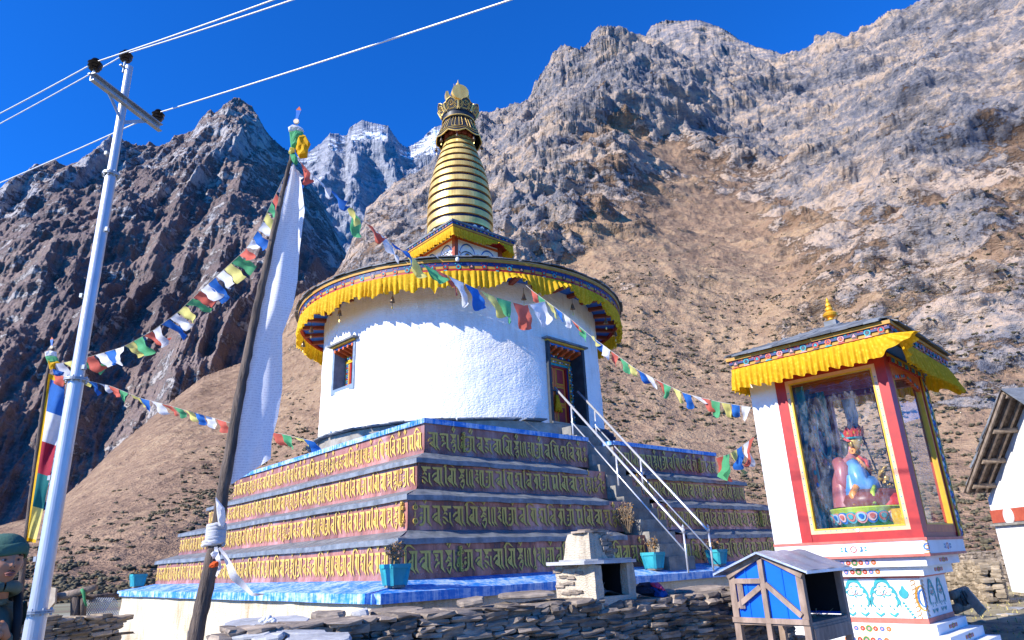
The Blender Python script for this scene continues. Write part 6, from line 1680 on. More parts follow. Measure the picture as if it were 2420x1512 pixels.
# loose slabs piled on the wall's left end
def slab(name, pts, Y, th, label, dep=.45, mat_=None, seed=0, cat="stone"):
    """flat stone with the outline of its front edge given in pixels (left, right) and depth away from the viewer"""
    l, r = at_y(*pts[0], Y), at_y(*pts[1], Y)
    u = r - l; L = np.linalg.norm(u); u = u / L; back = nrm(np.array([-.25, 1, .06])); g = random.Random(seed)
    poly = []
    k = 12
    for i in range(k):
        a = 2 * math.pi * i / k; rx, ry = (abs(math.cos(a)) ** .55) * np.sign(math.cos(a)), (abs(math.sin(a)) ** .6) * np.sign(math.sin(a))
        poly.append((L / 2 * (1 + rx) * g.uniform(.95, 1.04), dep / 2 * (1 + ry) * g.uniform(.88, 1.1)))
    mb = MB(); nu = nrm(np.cross(u, back)); nu = nu * np.sign(nu[2])
    lay = [(0, .90), (.25, .99), (.7, 1.0), (1.0, .93)]
    c2 = np.mean(np.array(poly), 0); rows = []
    for f, s in lay: rows.append([l + u * (c2[0] + (x - c2[0]) * s) + back * (c2[1] + (y - c2[1]) * s) + nu * (th * (f - 1) + g.uniform(-.006, .006)) for x, y in poly])
    mb.grid(np.array(rows), 0, .62, close_u=True)
    top = rows[-1]; cc = sum(top) / k + nu * .006; mb.add(list(top) + [cc], [(i, (i + 1) % k, k) for i in range(k)], 0, .75)
    bot = rows[0]; mb.add(list(bot), [tuple(range(k))[::-1]], 0, .3)
    return tag(mb.build(name, mat_ or m_stone, None), label, cat)
m_paleslab = stone_mat("pale_slab", (.22, .22, .22), (.36, .36, .36), (.46, .45, .43))
SL = [((508, 1487), (728, 1474), 6.75, .085, "long pale slate slab with white pebbles on it, at the wall's left end", .75), ((532, 1500), (600, 1482), 6.35, .15, "pale blocky boulder on the pile left of the long slab", .28),
      ((733, 1452), (815, 1448), 7.1, .06, "tan-edged slab on the wall just right of the long pebble slab", .3), ((722, 1472), (806, 1462), 6.9, .07, "dark tilted slab beneath the tan-edged one", .4), ((628, 1492), (778, 1499), 6.2, .035, "thin flat slate with a reddish tip below the pebble slab", .3),
      ((668, 1514), (832, 1512), 5.9, .05, "broad pale slab cut by the bottom of the picture", .45), ((588, 1512), (668, 1500), 6.0, .05, "pale wedge stone left of the bottom slab", .35), ((508, 1510), (640, 1496), 6.1, .04, "long thin slate lowest at the pile's left", .35),
      ((828, 1452), (872, 1440), 7.2, .09, "squarish pale stone at the wall top below the slab corner", .22), ((872, 1446), (1010, 1440), 7.35, .05, "flat slate lying along the wall's top under the blue slab corner", .35), ((1085, 1424), (1150, 1412), 7.5, .06, "tilted slate on the wall top left of the burner", .3), ((1185, 1408), (1320, 1400), 7.75, .045, "flat slates leaning to the burner's left foot", .35), ((1560, 1402), (1600, 1394), 8.8, .05, "tan stone on the wall top by the clothes pile", .25), ((1608, 1398), (1722, 1386), 9.0, .06, "long flat coping stone ending at the wooden hutch", .4)]
for i, (a, b_, Y, th, lab, dp) in enumerate(SL): slab("slab", (a, b_), Y, th, lab, dp, m_paleslab if i in (0, 1, 4, 5, 6, 7, 8) else m_stone, i)
for i, (x, y) in enumerate(((618, 1471), (625, 1468), (630, 1472), (634, 1466), (638, 1470), (643, 1468), (647, 1471), (627, 1464), (636, 1462))):
    mb = MB(); c = at_y(x, y - 4, 6.85); stone(mb, c, np.array([.028, 0, 0]), np.array([0, .026, 0]), np.array([0, 0, .02]), 0, .15, sq=2.4)
    tag(mb.build("pebble", mat("white_quartz", (.75, .74, .72), None, 9, .7), smooth=True), "small white pebble heaped with others on the long slate slab", "pebble", "white pebbles on the slab")

# incense burner
BO = np.array([.82, 8.35, 0.0])
def B_(a, b, z): return BO + SA * a + SB * b + UP * z
bur = thing("incense_burner", BO + UP * 1.1, "small clay and stone incense burner with dark firebox on the wall before the stairs", "incense burner")
m_clay = whitewash_mat("clay_daub", (.52, .44, .33), (.28, .235, .17), 2.2)
def lumpy_box(mb, a0, a1, b0, b1, z0, z1, top=1.0, mat=0, amp=.02, nseg=7):
    faces = []
    ca, cb = (a0 + a1) / 2, (b0 + b1) / 2
    T = np.linspace(0, 1, nseg + 1)
    def pt(a, b, z):
        f = 1 + (top - 1) * (z - z0) / (z1 - z0); p = B_(ca + (a - ca) * f, cb + (b - cb) * f, z)
        nz_ = fbm(np.array([p[0] * 5]), np.array([p[1] * 5]), np.array([p[2] * 5]), 3)[0] * amp; return p + nrm(p - B_(ca, cb, (z0 + z1) / 2)) * nz_ * 2
    for fix, v in (('b', b0), ('b', b1), ('a', a0), ('a', a1), ('z', z1)):
        rows = []
        for s in T:
            row = []
            for t in T:
                if fix == 'b': row.append(pt(a0 + (a1 - a0) * t, v, z0 + (z1 - z0) * s))
                elif fix == 'a': row.append(pt(v, b0 + (b1 - b0) * t, z0 + (z1 - z0) * s))
                else: row.append(pt(a0 + (a1 - a0) * t, b0 + (b1 - b0) * s, v))
            rows.append(row)
        mb.grid(np.array(rows), mat)
bb = MB()
lumpy_box(bb, -.30, .30, -.32, .34, 1.0, 1.20); lumpy_box(bb, -.30, -.20, -.32, -.20, 1.18, 1.535); lumpy_box(bb, -.30, -.20, .22, .34, 1.18, 1.535); lumpy_box(bb, -.30, .30, -.33, -.22, 1.18, 1.535); lumpy_box(bb, -.28, .30, .24, .33, 1.18, 1.535); lumpy_box(bb, .22, .30, -.3, .32, 1.18, 1.535)
bb.build("firebox", m_clay, bur, smooth=True)
bi = MB(); bi.obox(B_(.20, 0, 1.36), SA * .02, SB * .46, UP * .34); bi.obox(B_(0, -.215, 1.36), SA * .40, SB * .01, UP * .34); bi.obox(B_(0, .235, 1.36), SA * .40, SB * .01, UP * .34); bi.obox(B_(0, 0, 1.53), SA * .42, SB * .46, UP * .01); bi.build("dark_lining", m_dark, bur)  # near-black sheets lining the inside of the firebox
ash = MB(); ash.grid(np.array([[B_(-.26 + .44 * i / 9, -.2 + .42 * j / 9, 1.20 + .10 * math.exp(-((j - 3) / 3) ** 2) * (.5 + i / 14) + rnd.uniform(-.006, .006)) for j in range(10)] for i in range(10)])); 
for k in range(7): ash.tube([B_(rnd.uniform(-.2, .1), rnd.uniform(-.15, .15), 1.25), B_(rnd.uniform(-.15, .1), rnd.uniform(-.15, .2), 1.33)], .006, 4, mat=1)
ash.build("ash_bed", [mat("ash", (.30, .28, .29), None, 9, .95), m_timber], bur, smooth=True)
cs = MB()
def flatstone(mb, a, b, z, wa, wb, th, g, rot=0):
    k = 11; poly = []
    for i in range(k):
        t = 2 * math.pi * i / k + rot; poly.append((wa * np.sign(math.cos(t)) * abs(math.cos(t)) ** .6 * g.uniform(.9, 1.06), wb * np.sign(math.sin(t)) * abs(math.sin(t)) ** .6 * g.uniform(.9, 1.06)))
    mb.prism(poly, B_(a, b, z), SA, SB, UP, 0, th, 0, g.random())
g_ = random.Random(4)
flatstone(cs, .03, -.02, 1.54, .44, .50, .035, g_); flatstone(cs, .02, .06, 1.573, .33, .42, .02, g_, .2); cs.build("cap_slab", m_paleslab, bur)
ch = MB(); lumpy_box(ch, -.20, .22, -.26, .16, 1.585, 1.87, .80); ch.build("chimney", m_clay, bur, smooth=True)
ct2 = MB()
for k in range(26):
    z = 1.60 + .27 * rnd.random(); s = 1 - .2 * (z - 1.6) / .27
    stone(ct2, B_(-.19 * s + rnd.uniform(-.01, .02), .0 + rnd.uniform(-.02, .16) * s, z), SB * .05, SA * .03, UP * .02, 0, .2)
ct2.build('exposed_stones', m_stone, bur); ct2 = MB()
for k in range(16):
    z = 1.22 + .3 * rnd.random(); stone(ct2, B_(rnd.uniform(-.1, .28), -.32, z), SA * .07, SB * .03, UP * .016, 0, .2)
ct2.build("exposed_stones", m_stone, bur)
tp = MB(); flatstone(tp, -.02, -.05, 1.875, .16, .24, .022, g_); flatstone(tp, .0, .0, 1.898, .13, .16, .02, g_, .4); flatstone(tp, -.03, .04, 1.85, .14, .2, .02, g_, .3); tp.build("top_slate", m_stone, bur)
# clothes heap right of the burner
for i, (pts, c, lab) in enumerate((([(1500, 1389), (1512, 1377), (1535, 1375), (1556, 1383), (1560, 1399), (1545, 1409), (1520, 1407), (1503, 1401)], mat("dark_navy_fabric", (.02, .025, .05), None, 9, .9), "dark navy clothes heaped on the wall right of the burner"),
                                  ([(1535, 1389), (1552, 1383), (1574, 1397), (1582, 1409), (1570, 1415), (1548, 1409)], CC['b'], "blue cloth spilling over the wall's edge in the clothes heap"),
                                  ([(1537, 1377), (1548, 1376), (1566, 1387), (1574, 1396), (1560, 1393), (1545, 1387)], cloth_mat("pink_cloth", (.75, .10, .25)), "bright pink cloth on the clothes heap"))):
    tag(cloth_lump(pts, 8.62 - .06 * i, c, "cloth_heap", None, .10, i), lab, "cloth")

# blue hutch
H0 = np.array([2.883, 7.6, 0.0])
def H_(a, b, z): return H0 + KA * a + KB * b + UP * z
hut = thing("hutch", H_(.4, .55, .05), "blue panelled wooden hutch with timber bracing and a tin gable roof", "hutch")
def hb(mb, a0, a1, b0, b1, z0, z1, mat=0): mb.obox(H_((a0 + a1) / 2, (b0 + b1) / 2, (z0 + z1) / 2), KA * (a1 - a0), KB * (b1 - b0), UP * (z1 - z0), mat)
m_hw = mat("grey_brown_batten", (.36, .26, .20), (.17, .12, .09), 5, .8, 0, .7, 22, (1.5, 1.5, .5), bdist=.012)
m_hblue = mat("blue_tin_sheet", (.005, .13, .72), (.004, .10, .62), 2, .3, 0, .12, 3, bdist=.03)
for a in (0.03, .79):
    for b_ in (.03, 1.07):
        m_ = MB(); hb(m_, a - .035, a + .035, b_ - .035, b_ + .035, .0, 1.36); m_.build("leg", m_hw, hut)
m_ = MB(); hb(m_, .40, .455, -.022, .03, .0, 1.52); m_.build("middle_post", m_hw, hut)
pn = MB(); zf = .90
pn.add([H_(.02, .02, zf), H_(.80, .02, zf), H_(.80, .02, 1.33), H_(.41, .02, 1.545), H_(.02, .02, 1.33)], [(0, 1, 2, 3, 4)])
pn.add([H_(.80, .02, zf), H_(.80, 1.07, zf), H_(.80, 1.07, 1.33), H_(.80, .02, 1.33)], [(0, 1, 2, 3)])
pn.add([H_(.02, 1.08, zf), H_(.80, 1.08, zf), H_(.80, 1.08, 1.33), H_(.41, 1.08, 1.545), H_(.02, 1.08, 1.33)], [(4, 3, 2, 1, 0)])
for x in (.21, .62): pn.add([H_(x, .012, zf), H_(x + .012, .008, zf), H_(x + .012, .008, 1.42), H_(x, .012, 1.42)], [(0, 1, 2, 3)])
pn.build("blue_panel", m_hblue, hut)
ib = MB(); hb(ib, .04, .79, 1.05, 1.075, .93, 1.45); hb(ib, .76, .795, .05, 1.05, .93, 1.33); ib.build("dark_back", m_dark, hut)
for (p, q) in ((H_(.76, -.012, 1.02 + .3 * 0 + .02), H_(.46, -.012, 1.24)), (H_(.40, -.012, 1.27), H_(.06, -.012, .96)), (H_(.755, -.012, 1.30), H_(.45, -.012, 1.30)), (H_(.70, -.010, 1.28), H_(.70, -.010, 1.02)), (H_(-.01, -.012, .90), H_(.83, -.012, .91)), (H_(.83, -.014, 1.345), H_(.41, -.014, 1.565)), (H_(.41, -.014, 1.565), H_(-.01, -.014, 1.345))):
    m_ = MB(); m_.bar(p, q, .05, .028, KB) if False else m_.bar(p, q, .028, .052, UP); m_.build("batten", m_hw, hut)
m_ = MB(); hb(m_, .0, .82, .0, 1.1, .86, .89); m_.build("floor_board", m_hw, hut)
m_ = MB(); hb(m_, -.02, .02, .05, 1.06, .70, .835); hb(m_, -.01, .06, .05, 1.06, .835, .86); m_.build("side_board", m_hw, hut)
hy = MB()
for k in range(60): p = H_(rnd.uniform(.1, .6), rnd.uniform(.2, .9), .89); hy.tube([p, p + np.array([rnd.uniform(-.12, .12), rnd.uniform(-.12, .12), rnd.uniform(.0, .1)])], .003, 3)
tag(hy.build("straw", mat("straw", (.30, .24, .14))), "dry straw lying inside the blue hutch", "straw", kind="stuff")
tr_ = MB(); m_tin = mat("grey_tin", (.50, .53, .62), (.36, .39, .46), 3, .35, .5, .3, 4, bdist=.04)
for s_, (ae, ze) in ((0, (-.10, 1.395)), (1, (.95, 1.39))):
    rows = []
    for f in np.linspace(0, 1, 8):
        a = .41 + (ae - .41) * f; z = 1.60 + (ze - 1.60) * f
        rows.append([H_(a, b_, z + .006 * math.sin(b_ * 14) + .008 * fbm(np.array([b_ * 3.]), np.array([f * 3.]), np.array([0.]), 2)[0]) for b_ in np.linspace(-.10, 1.16, 24)])
    R_ = np.array(rows); tr_.grid(R_); tr_.grid(R_ - UP * .006)
    tr_.bar(R_[-1][0] - UP * .012, R_[-1][-1] - UP * .012, .012, .03)
    tr_.bar(R_[0][0] - UP * .01, R_[-1][0] - UP * .01, .008, .02)
tr_.build("tin_roof", m_tin, hut)

# house at the right edge
hp = at_z(2392, 1398, .12); hdn = nrm([-.10, -1, 0]); hn = np.array([hdn[1], -hdn[0], 0]); hn = hn if hn[0] < 0 else -hn
def HW(s, d, z): return np.array([hp[0], hp[1], 0]) + hdn * s + hn * d + UP * z      # s towards the viewer, d out from the wall
def wz(x, y): p = on_plane(x, y, hp, hn); return float(np.dot(p - hp, hdn)), float(p[2])
s1, z1_ = wz(2332, 1180); s2, z2_ = wz(2420, 955)
slope = (z2_ - z1_) / (s2 - s1)
house = thing("house", HW(2, -1, .0), "whitewashed house with a slate roof and red band, cut by the right edge", "house")
Lh = 7.4; zE = z1_
m_ = MB()
q_ = [HW(0, 0, -.2), HW(Lh, 0, -.2), HW(Lh, 0, zE), HW(Lh / 2, 0, zE + slope * Lh / 2), HW(0, 0, zE)]; r_ = [p - hn * 6 for p in q_]
m_.add(q_ + r_, [(0, 1, 2, 3, 4), (9, 8, 7, 6, 5), (0, 5, 6, 1), (0, 4, 9, 5), (1, 6, 7, 2)])
m_.build("wall", m_wash, house)
zb0 = wz(2350, 1236)[1]; zb1 = wz(2347, 1206)[1]
m_ = MB(); m_.obox(HW(Lh / 2, .012, (zb0 + zb1) / 2), hdn * Lh, hn * .05, UP * (zb1 - zb0)); m_.build("red_band", mat("brick_red_paint", (.48, .10, .05), (.38, .07, .04)), house)
m_ = MB(); m_.obox(HW(Lh / 2, .03, zb0 - .06), hdn * (Lh + .1), hn * .16, UP * .07); m_.build("ledge", m_concrete, house)
sd, zd = wz(2388, 1219); m_ = MB(); m_.lathe([(0, 0), (.26, 0), (.26, .03), (0, .035)], 24, HW(sd, .04, zd), (hdn, UP, hn)); m_.build("white_disc", m_whitep, house)
ov = .80; m_ = MB(); ud = nrm(hdn + UP * slope); nd = nrm(np.cross(ud, hn)); nd = nd if nd[2] > 0 else -nd
E0 = HW(.28, ov, 3.06)
m_.bar(E0 - hn * 3.2 + nd * .06, E0 - hn * 3.2 + ud * 4.3 + nd * .06, 6.4, .03, nd, 2)
rt = E0 - hn * 3.2 + ud * 4.3 + nd * .06; m_.bar(rt, rt + nrm(hdn - UP * slope) * 5.0, 6.4, .03, UP, 0)
for r in range(11):
    for c in range(5):
        m_.obox(E0 + ud * (.38 * r + .15) - hn * (.28 + .45 * c + rnd.uniform(-.08, .08)) + nd * (.11 + rnd.uniform(0, .03)), ud * .52 - nd * .05, hn * rnd.uniform(.4, .55), nd * rnd.uniform(.05, .085), 0, rnd.random())
m_.build("slate_roof", [m_slate, m_timber, m_bark], house)
for k, s_ in enumerate((.62, 1.5, 2.5, 3.6)):
    m_ = MB(); b_ = HW(s_, -.2, zE + slope * s_ - .08); m_.tube([b_, b_ + hn * (ov + .08)], .085, 10); m_.build("purlin", m_timber, house)
for k, d in enumerate((.2, .5, .74)):
    m_ = MB(); m_.bar(E0 - hn * (ov - d) + ud * .1 - nd * .0, E0 - hn * (ov - d) + ud * 4.2 - nd * .0, .07 if k < 2 else .05, .10, nd); m_.build("rafter", m_timber, house)
# far walls and block of stones between shrine and house
w3 = MB(); a_, b_ = at_y(2262, 1330, 20.0), at_y(2352, 1336, 17.6)
m_ = MB()
pA, pB, pC = at_z(2236, 1425, .08), at_z(2352, 1432, .08), at_z(2262, 1412, .08)
zt = on_plane(2350, 1333, pB, [0, 1, 0])[2]
stone_wall(w3, at_z(2240, 1418, .08)[:2], at_z(2356, 1430, .08)[:2], .0, .0, zt + .12, zt, .5, (.08, .13), (.11, .22), .02, 0, True)
qe = at_z(2356, 1430, .08)[:2]; stone_wall(w3, qe, qe + np.array([.75, 1.1]), .0, .0, zt, zt + .05, .5, (.08, .13), (.11, .22), .02, 0, True)
tag(w3.build("stone_wall", [m_stone2, m_dark]), "squared block of stacked round stones between the shrine and the house", "stone wall")
w4 = MB(); pA, pB = at_y(2225, 1308, 30.0), at_y(2396, 1300, 25.5)
stone_wall(w4, pA[:2], pB[:2], gz(*pA[:2]) - .2, .0, pA[2], pB[2], .6, (.08, .16), (.2, .5), .03)
tag(w4.build("stone_wall", [m_stone, m_dark]), "grey stone field wall farther back running up to the house corner", "stone wall")
# timber frame and stones beside the shrine steps
tf = thing("timber_frame", at_z(2285, 1440, .1), "broken timber frame leaning on the ground right of the shrine's steps", "timber")
def zp_(x, y, Y): return at_y(x, y, Y)
for i, (p, q, r) in enumerate((((2246, 1408), (2282, 1394), .07), ((2256, 1440), (2296, 1424), .08))):
    b = MB(); b.tube([zp_(*p, 12.6), zp_(*q, 13.2)], r, 9); b.build("log", m_timber, tf, smooth=True)
b = MB(); b.bar(zp_(2280, 1396, 12.9), zp_(2322, 1446, 12.3), .05, .15, np.array([0.3, -1, .3])); b.build("plank", mat("pale_plank", (.50, .42, .31), (.34, .27, .19), 5, .85, 0, .6, 14), tf)
for k in range(4):
    b = MB(); b.bar(zp_(2252 + 8 * k, 1406 - 3 * k, 12.8), zp_(2264 + 9 * k, 1436 - 3 * k, 12.7), .05, .04); b.build("slat", m_bark, tf)
for i, (x, y, w) in enumerate(((2395, 1418, .5), (2330, 1405, .3), (2405, 1440, .4), (2380, 1455, .3))):
    mb = MB(); c = at_z(x, y, .10); stone(mb, c, np.array([w * .6, .05, 0]), np.array([-.05, w * .4, 0]), UP * .05, 0, .2)
    tag(mb.build("stone", m_paleslab), ["largest flat grey stone on the grass by the house", "small flat stone near the round-stone block", "flat stone at the right picture edge", "flat stone in the shade by the right edge"][i], "stone")

# left fence
fe_ = thing("fence", at_y(180, 1440, 14.5), "rough pole fence with wire mesh left of the stupa plinth", "fence")
YF = 14.5
b = MB(); b.tube([at_y(116, 1416, YF), at_y(170, 1404, YF), at_y(228, 1388, YF)], [.085, .08, .06], 9); b.build("rail", m_timber, fe_, smooth=True)
b = MB(); b.tube([at_y(30, 1437, YF), at_y(116, 1421, YF)], [.06, .07], 9); b.build("rail", m_timber, fe_, smooth=True)
b = MB(); b.tube([at_y(176, 1412, YF + .1), at_y(280, 1408, YF + .6)], .05, 8); b.build("rail", m_bark, fe_, smooth=True)
for x0, y0, x1, y1, r in ((180, 1400, 179, 1470, .10), (197, 1395, 196, 1460, .055)):
    b = MB(); b.tube([at_y(x0, y0, YF + .05), at_y(x1, y1, YF + .05)], r, 9); b.build("post", m_bark, fe_, smooth=True)
b = MB(); b.prism([(-.22, -.28), (.05, -.30), (.22, .0), (.16, .26), (-.06, .30), (-.22, .1)], at_y(105, 1424, YF - .2), np.array([1., 0, 0]), nrm([0, .2, 1]), np.array([0, -1., .2]), -.03, .03); b.build("board", mat("pale_plank", (.50, .42, .31)), fe_)
b = MB()
for k in range(17):
    x = 182 + k * 5.4
    b.tube([at_y(x, 1412, YF + .3), at_y(min(x + 30, 278), 1412 + min(30, 278 - x) * 1.45, YF + .3)], .008, 3); b.tube([at_y(x, 1412, YF + .3), at_y(max(x - 30, 182), 1412 + min(30, x - 182) * 1.45, YF + .3)], .008, 3)
b.build("wire_mesh", m_galvd, fe_)
b = MB(); b.tube([at_y(193, 1392, YF - .1), at_y(198, 1402, YF - .1), at_y(199, 1416, YF - .1), at_y(204, 1432, YF - .1)], [.03, .03, .022, .02], 6); tag(b.build("green_ribbon", CC['g'], smooth=True), "green cloth strip tied to the left fence rail", "cloth")

# ------------------------------------------------------------------ hillside scrub
def scrub():
    rs_ = np.random.RandomState(3); nT, nA = RP.shape[:2]; mb_v, mb_f, mb_t = [], [], []
    V0 = []; bm = bmesh.new(); bmesh.ops.create_icosphere(bm, subdivisions=1, radius=1); bv = np.array([w.co[:] for w in bm.verts]); bm.verts.index_update(); bf = np.array([[w.index for w in f.verts] for f in bm.faces]); bm.free()
    cnt = 0; allv, allf, allt = [], [], []
    az_ = RA[0]
    for _ in range(24000):
        i = int(rs_.beta(1.0, 1.9) * nT * .72); j = rs_.randint(0, nA); p = RP[i, j]; r = math.hypot(p[0], p[1])
        if i < 4 or r > 620: continue
        dens = .5 + .5 * fbm(np.array([p[0] / 45]), np.array([p[1] / 45]), np.array([p[2] / 45.]), 3)[0] * 2.2
        a = az_[j]
        if rs_.rand() > dens * (1.0 if -.45 < a else .4) * (.35 + .65 * (r < 330)): continue
        s = rs_.uniform(.28, .72) * (1 + r / 700); k = rs_.randint(3, 7)
        for q in range(k):
            c = p + np.array([rs_.normal() * s * .7, rs_.normal() * s * .7, s * .10 + rs_.uniform(0, .15)])
            v = bv * (1 + rs_.uniform(-.55, .45, (len(bv), 1))) * np.array([s * rs_.uniform(.3, .8), s * rs_.uniform(.3, .8), s * rs_.uniform(.22, .5)]) + c
            allf.append(bf + cnt); allv.append(v); allt.append(np.full(len(bf), rs_.rand())); cnt += len(v)
    V = np.concatenate(allv); F = np.concatenate(allf)
    me = bpy.data.meshes.new("hillside_scrub"); me.vertices.add(len(V)); me.vertices.foreach_set('co', V.reshape(-1)); me.loops.add(F.size); me.loops.foreach_set('vertex_index', F.reshape(-1))
    me.polygons.add(len(F)); me.polygons.foreach_set('loop_start', np.arange(0, F.size, 3)); me.polygons.foreach_set('loop_total', np.full(len(F), 3))
    at = me.attributes.new('tint', 'FLOAT', 'FACE'); at.data.foreach_set('value', np.concatenate(allt)); me.update(calc_edges=True)
    me.materials.append(mat("scrub_leaf", (.13, .105, .06), (.07, .06, .035), 2, .95, tv=.5))
    o = bpy.data.objects.new("hillside_scrub", me); COL.objects.link(o)
    tag(o, "dark low bushes dotted over the brown hillside", "bushes", kind="stuff")
scrub()
def litter():
    rs_ = np.random.RandomState(5); mb = MB()
    for _ in range(700):
        x, y = rs_.uniform(7, 22), rs_.uniform(8, 26)
        s = rs_.uniform(.02, .08); mb.ico((x, y, float(gz(x, y)) + s * .2), s, 1, .3, (1.2, 1, .5), 0, rs_.rand(), int(rs_.randint(999)))
    tag(mb.build("gravel", m_stone2), "loose gravel scattered over the yard right of the shrine", "gravel", kind="stuff")
    mb = MB()
    for _ in range(5000):
        x, y = rs_.uniform(7, 24), rs_.uniform(9, 27); z = float(gz(x, y)); a = rs_.uniform(0, 6.28); h = rs_.uniform(.03, .10); d = np.array([math.cos(a), math.sin(a), 0]) * .015
        t = np.array([rs_.normal() * .03, rs_.normal() * .03, h]); p = np.array([x, y, z - .01]); mb.add([p - d, p + d, p + t], [(0, 1, 2)], 0, rs_.rand())
    tag(mb.build("dry_grass", mat("dry_grass_blade", (.50, .40, .14), (.34, .30, .10), 1, .9, tv=.3)), "dry yellow grass tufts on the yard by the house", "grass", kind="stuff")
litter()
# ------------------------------------------------------------------ person at the left edge
def skin_mesh(name, joints, edges, m, parent, sub=2):
    o = ORIG[parent.name]; me = bpy.data.meshes.new(name)
    me.from_pydata([tuple(np.asarray(j[0]) - o) for j in joints], edges, []); me.materials.append(m)
    ob = bpy.data.objects.new(name, me); COL.objects.link(ob); ob.parent = parent; ORIG[ob.name] = o
    md = ob.modifiers.new("skin", 'SKIN'); md.use_smooth_shade = True
    for v, j in zip(me.skin_vertices[0].data, joints): v.radius = (j[1], j[1]) if np.isscalar(j[1]) else j[1]
    me.skin_vertices[0].data[0].use_root = True
    s = ob.modifiers.new("subsurf", 'SUBSURF'); s.levels = sub; s.render_levels = sub
    return ob
YM = 3.75
HC = at_y(7, 1325, YM); HC = HC + 0
PF = nrm([.86, -.50, -.02]); PLft = nrm(np.cross(UP, PF))
def PP(f, l, z): return np.array([HC[0], HC[1], 0]) + PF * f + PLft * l + UP * (z + HC[2] - 1.66)
gp = gz(HC[0], HC[1])
man = thing("person", (HC[0], HC[1], float(gp)), "young man in a green beanie and olive jacket at the left edge, looking right", "person")
m_skin = mat("tan_skin", (.44, .21, .12), (.36, .16, .09), 9, .5, spec=.3); m_jack = mat("olive_jacket", (.09, .125, .095), (.055, .08, .062), 7, .75, 0, .5, 18, bdist=.02)
m_bean = mat("green_beanie", (.05, .125, .095), (.033, .09, .066), 10, .95, 0, .6, 70, bdist=.006); m_pant = mat("dark_trousers", (.03, .032, .035)); m_strap = mat("black_strap", (.008, .009, .010), None, 8, .7)
hm = MB(); head_mesh(hm, PP(0, 0, 1.655), PF, PLft, .104, nose=.95, nu=64, nv=48); hm.tube([PP(-.015, 0, 1.60), PP(-.03, 0, 1.48)], [.058, .066], 16)
for s_ in (-1, 1): hm.ico(tuple(PP(-.012, s_ * .086, 1.64)), .03, 2, sc=(.7, .7, 1.1))
headm = hm.build("head", m_skin, man, smooth=True)
fx = MB()
for s_ in (-1, 1):
    e = PP(.083, s_ * .031, 1.664)
    fx.ico(tuple(e), .0115, 2, sc=(1, 1, .55), mat=0); fx.ico(tuple(e + PF * .0075), .0062, 2, mat=1)
    fx.tube([e + PLft * -.017 + UP * .005 - PF * .003, e + UP * .009 + PF * .006, e + PLft * .017 + UP * .004 - PF * .003], .0035, 6, mat=3)
    fx.tube([PP(.093, s_ * .014, 1.681), PP(.094, s_ * .032, 1.687), PP(.079, s_ * .052, 1.681)], [.004, .0055, .003], 6, mat=2)
fx.tube([PP(.098, -.024, 1.597), PP(.111, -.008, 1.601), PP(.112, .0, 1.599), PP(.111, .008, 1.601), PP(.098, .024, 1.597)], [.003, .0055, .005, .0055, .003], 7, mat=4); fx.tube([PP(.097, -.020, 1.590), PP(.109, 0, 1.588), PP(.097, .020, 1.590)], [.003, .007, .003], 7, mat=4)
for s_ in (-1, 1): fx.tube([PP(.110, s_ * .004, 1.611), PP(.101, s_ * .022, 1.605)], [.0022, .002], 5, mat=2)
for s_ in (-1, 1): fx.ico(tuple(PP(.112, s_ * .009, 1.629)), .004, 1, mat=1)
fx.build("face_features", [mat("eye_white", (.40, .36, .33)), m_black, mat("dark_hair", (.012, .010, .009)), m_skin, mat("lips", (.27, .10, .085))], headm, smooth=True)
bn = MB(); rows = []
for j, f in enumerate(np.linspace(0, 1, 14)):
    row = []
    for i in range(48):
        a = 2 * math.pi * i / 48; v = f * math.pi / 2
        r = .114 * math.cos(v) ** .75; z = .008 + .104 * math.sin(v) + .010 * math.cos(a) * (1 - f)
        wr = 1 + .012 * math.sin(a * 7 + f * 5) * (1 - f)
        row.append(PP(-.010 + r * 1.02 * math.cos(a) * wr, r * .90 * math.sin(a) * wr, 1.685 + z))
    rows.append(row)
bn.grid(np.array(rows), close_u=True)
rows = []
for f, (r, z) in enumerate(((.100, -.004), (.112, -.010), (.118, .006), (.119, .030), (.115, .046), (.108, .048))):
    rows.append([PP(-.010 + r * 1.03 * math.cos(a) * (1 + .008 * math.sin(5 * a)), r * .91 * math.sin(a), 1.685 + z + .012 * math.cos(a) + .006 * math.sin(3 * a)) for a in np.linspace(0, 2 * math.pi, 48, endpoint=False)])
bn.grid(np.array(rows), close_u=True); bn.build("beanie", m_bean, man, smooth=True)
g0 = float(gp) - (HC[2] - 1.66)
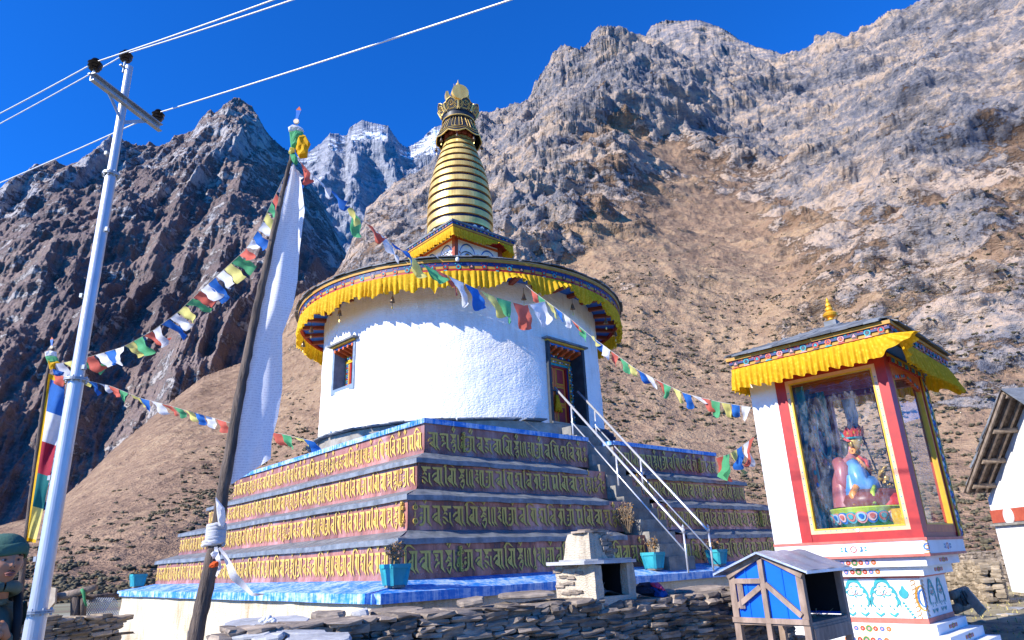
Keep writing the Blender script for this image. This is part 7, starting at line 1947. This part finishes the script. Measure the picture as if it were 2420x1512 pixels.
J = [(PP(-.10, 0, .95), (.15, .14)), (PP(-.12, 0, 1.15), (.12, .14)), (PP(-.12, 0, 1.32), (.115, .15)), (PP(-.10, 0, 1.45), (.10, .12)), (PP(-.045, 0, 1.53), (.088, .086)),
     (PP(-.16, .15, 1.40), .07), (PP(-.17, .17, 1.16), .05), (PP(-.04, .11, 1.25), .042), (PP(.02, .06, 1.30), .036),
     (PP(-.14, -.19, 1.40), .078), (PP(-.18, -.26, 1.15), .06), (PP(-.03, -.12, 1.23), .048), (PP(.03, -.03, 1.275), .040)]
skin_mesh("jacket", J, [(0, 1), (1, 2), (2, 3), (3, 4), (2, 5), (5, 6), (6, 7), (7, 8), (2, 9), (9, 10), (10, 11), (11, 12)], m_jack, man)
Lg = [(PP(-.05, 0, .98), (.16, .13)), (PP(-.05, .10, .86), .105), (PP(-.02, .11, .50), .072), (PP(-.05, .11, g0 + .10), .05), (PP(.10, .12, g0 + .05), .045), (PP(-.05, -.10, .86), .105), (PP(-.04, -.11, .50), .072), (PP(-.07, -.11, g0 + .10), .05), (PP(.08, -.12, g0 + .05), .045)]
skin_mesh("trousers", Lg, [(0, 1), (1, 2), (2, 3), (3, 4), (0, 5), (5, 6), (6, 7), (7, 8)], m_pant, man)
hb_ = MB(); hand_mesh(hb_, PP(.05, .05, 1.305), PLft * -.6 + UP * .7 + PF * .2, -PF, PF, .088, 1.3); hand_mesh(hb_, PP(.05, -.02, 1.275), PLft * .5 + UP * .75 + PF * .3, PF * .4 - PLft * .6, PF, .088, 1.2)
hb_.build("hands", m_skin, man, smooth=True)
sp_ = MB()
for s_ in (-1, 1):
    sp_.tube([PP(-.20, s_ * .12, 1.30), PP(-.13, s_ * .13, 1.50), PP(-.06, s_ * .13, 1.49), PP(.005, s_ * .12, 1.38), PP(.0, s_ * .13, 1.20), PP(-.10, s_ * .19, 1.05)], .022, 8)
sp_.build("backpack_strap", m_strap, man, smooth=True)
hoo = MB(); hoo.tube([PP(-.045 + .092 * math.cos(a), .100 * math.sin(a), 1.512 + .025 * math.cos(a)) for a in np.linspace(0, 2 * math.pi, 20)], .030, 10, False); hoo.build("collar", m_jack, man, smooth=True)
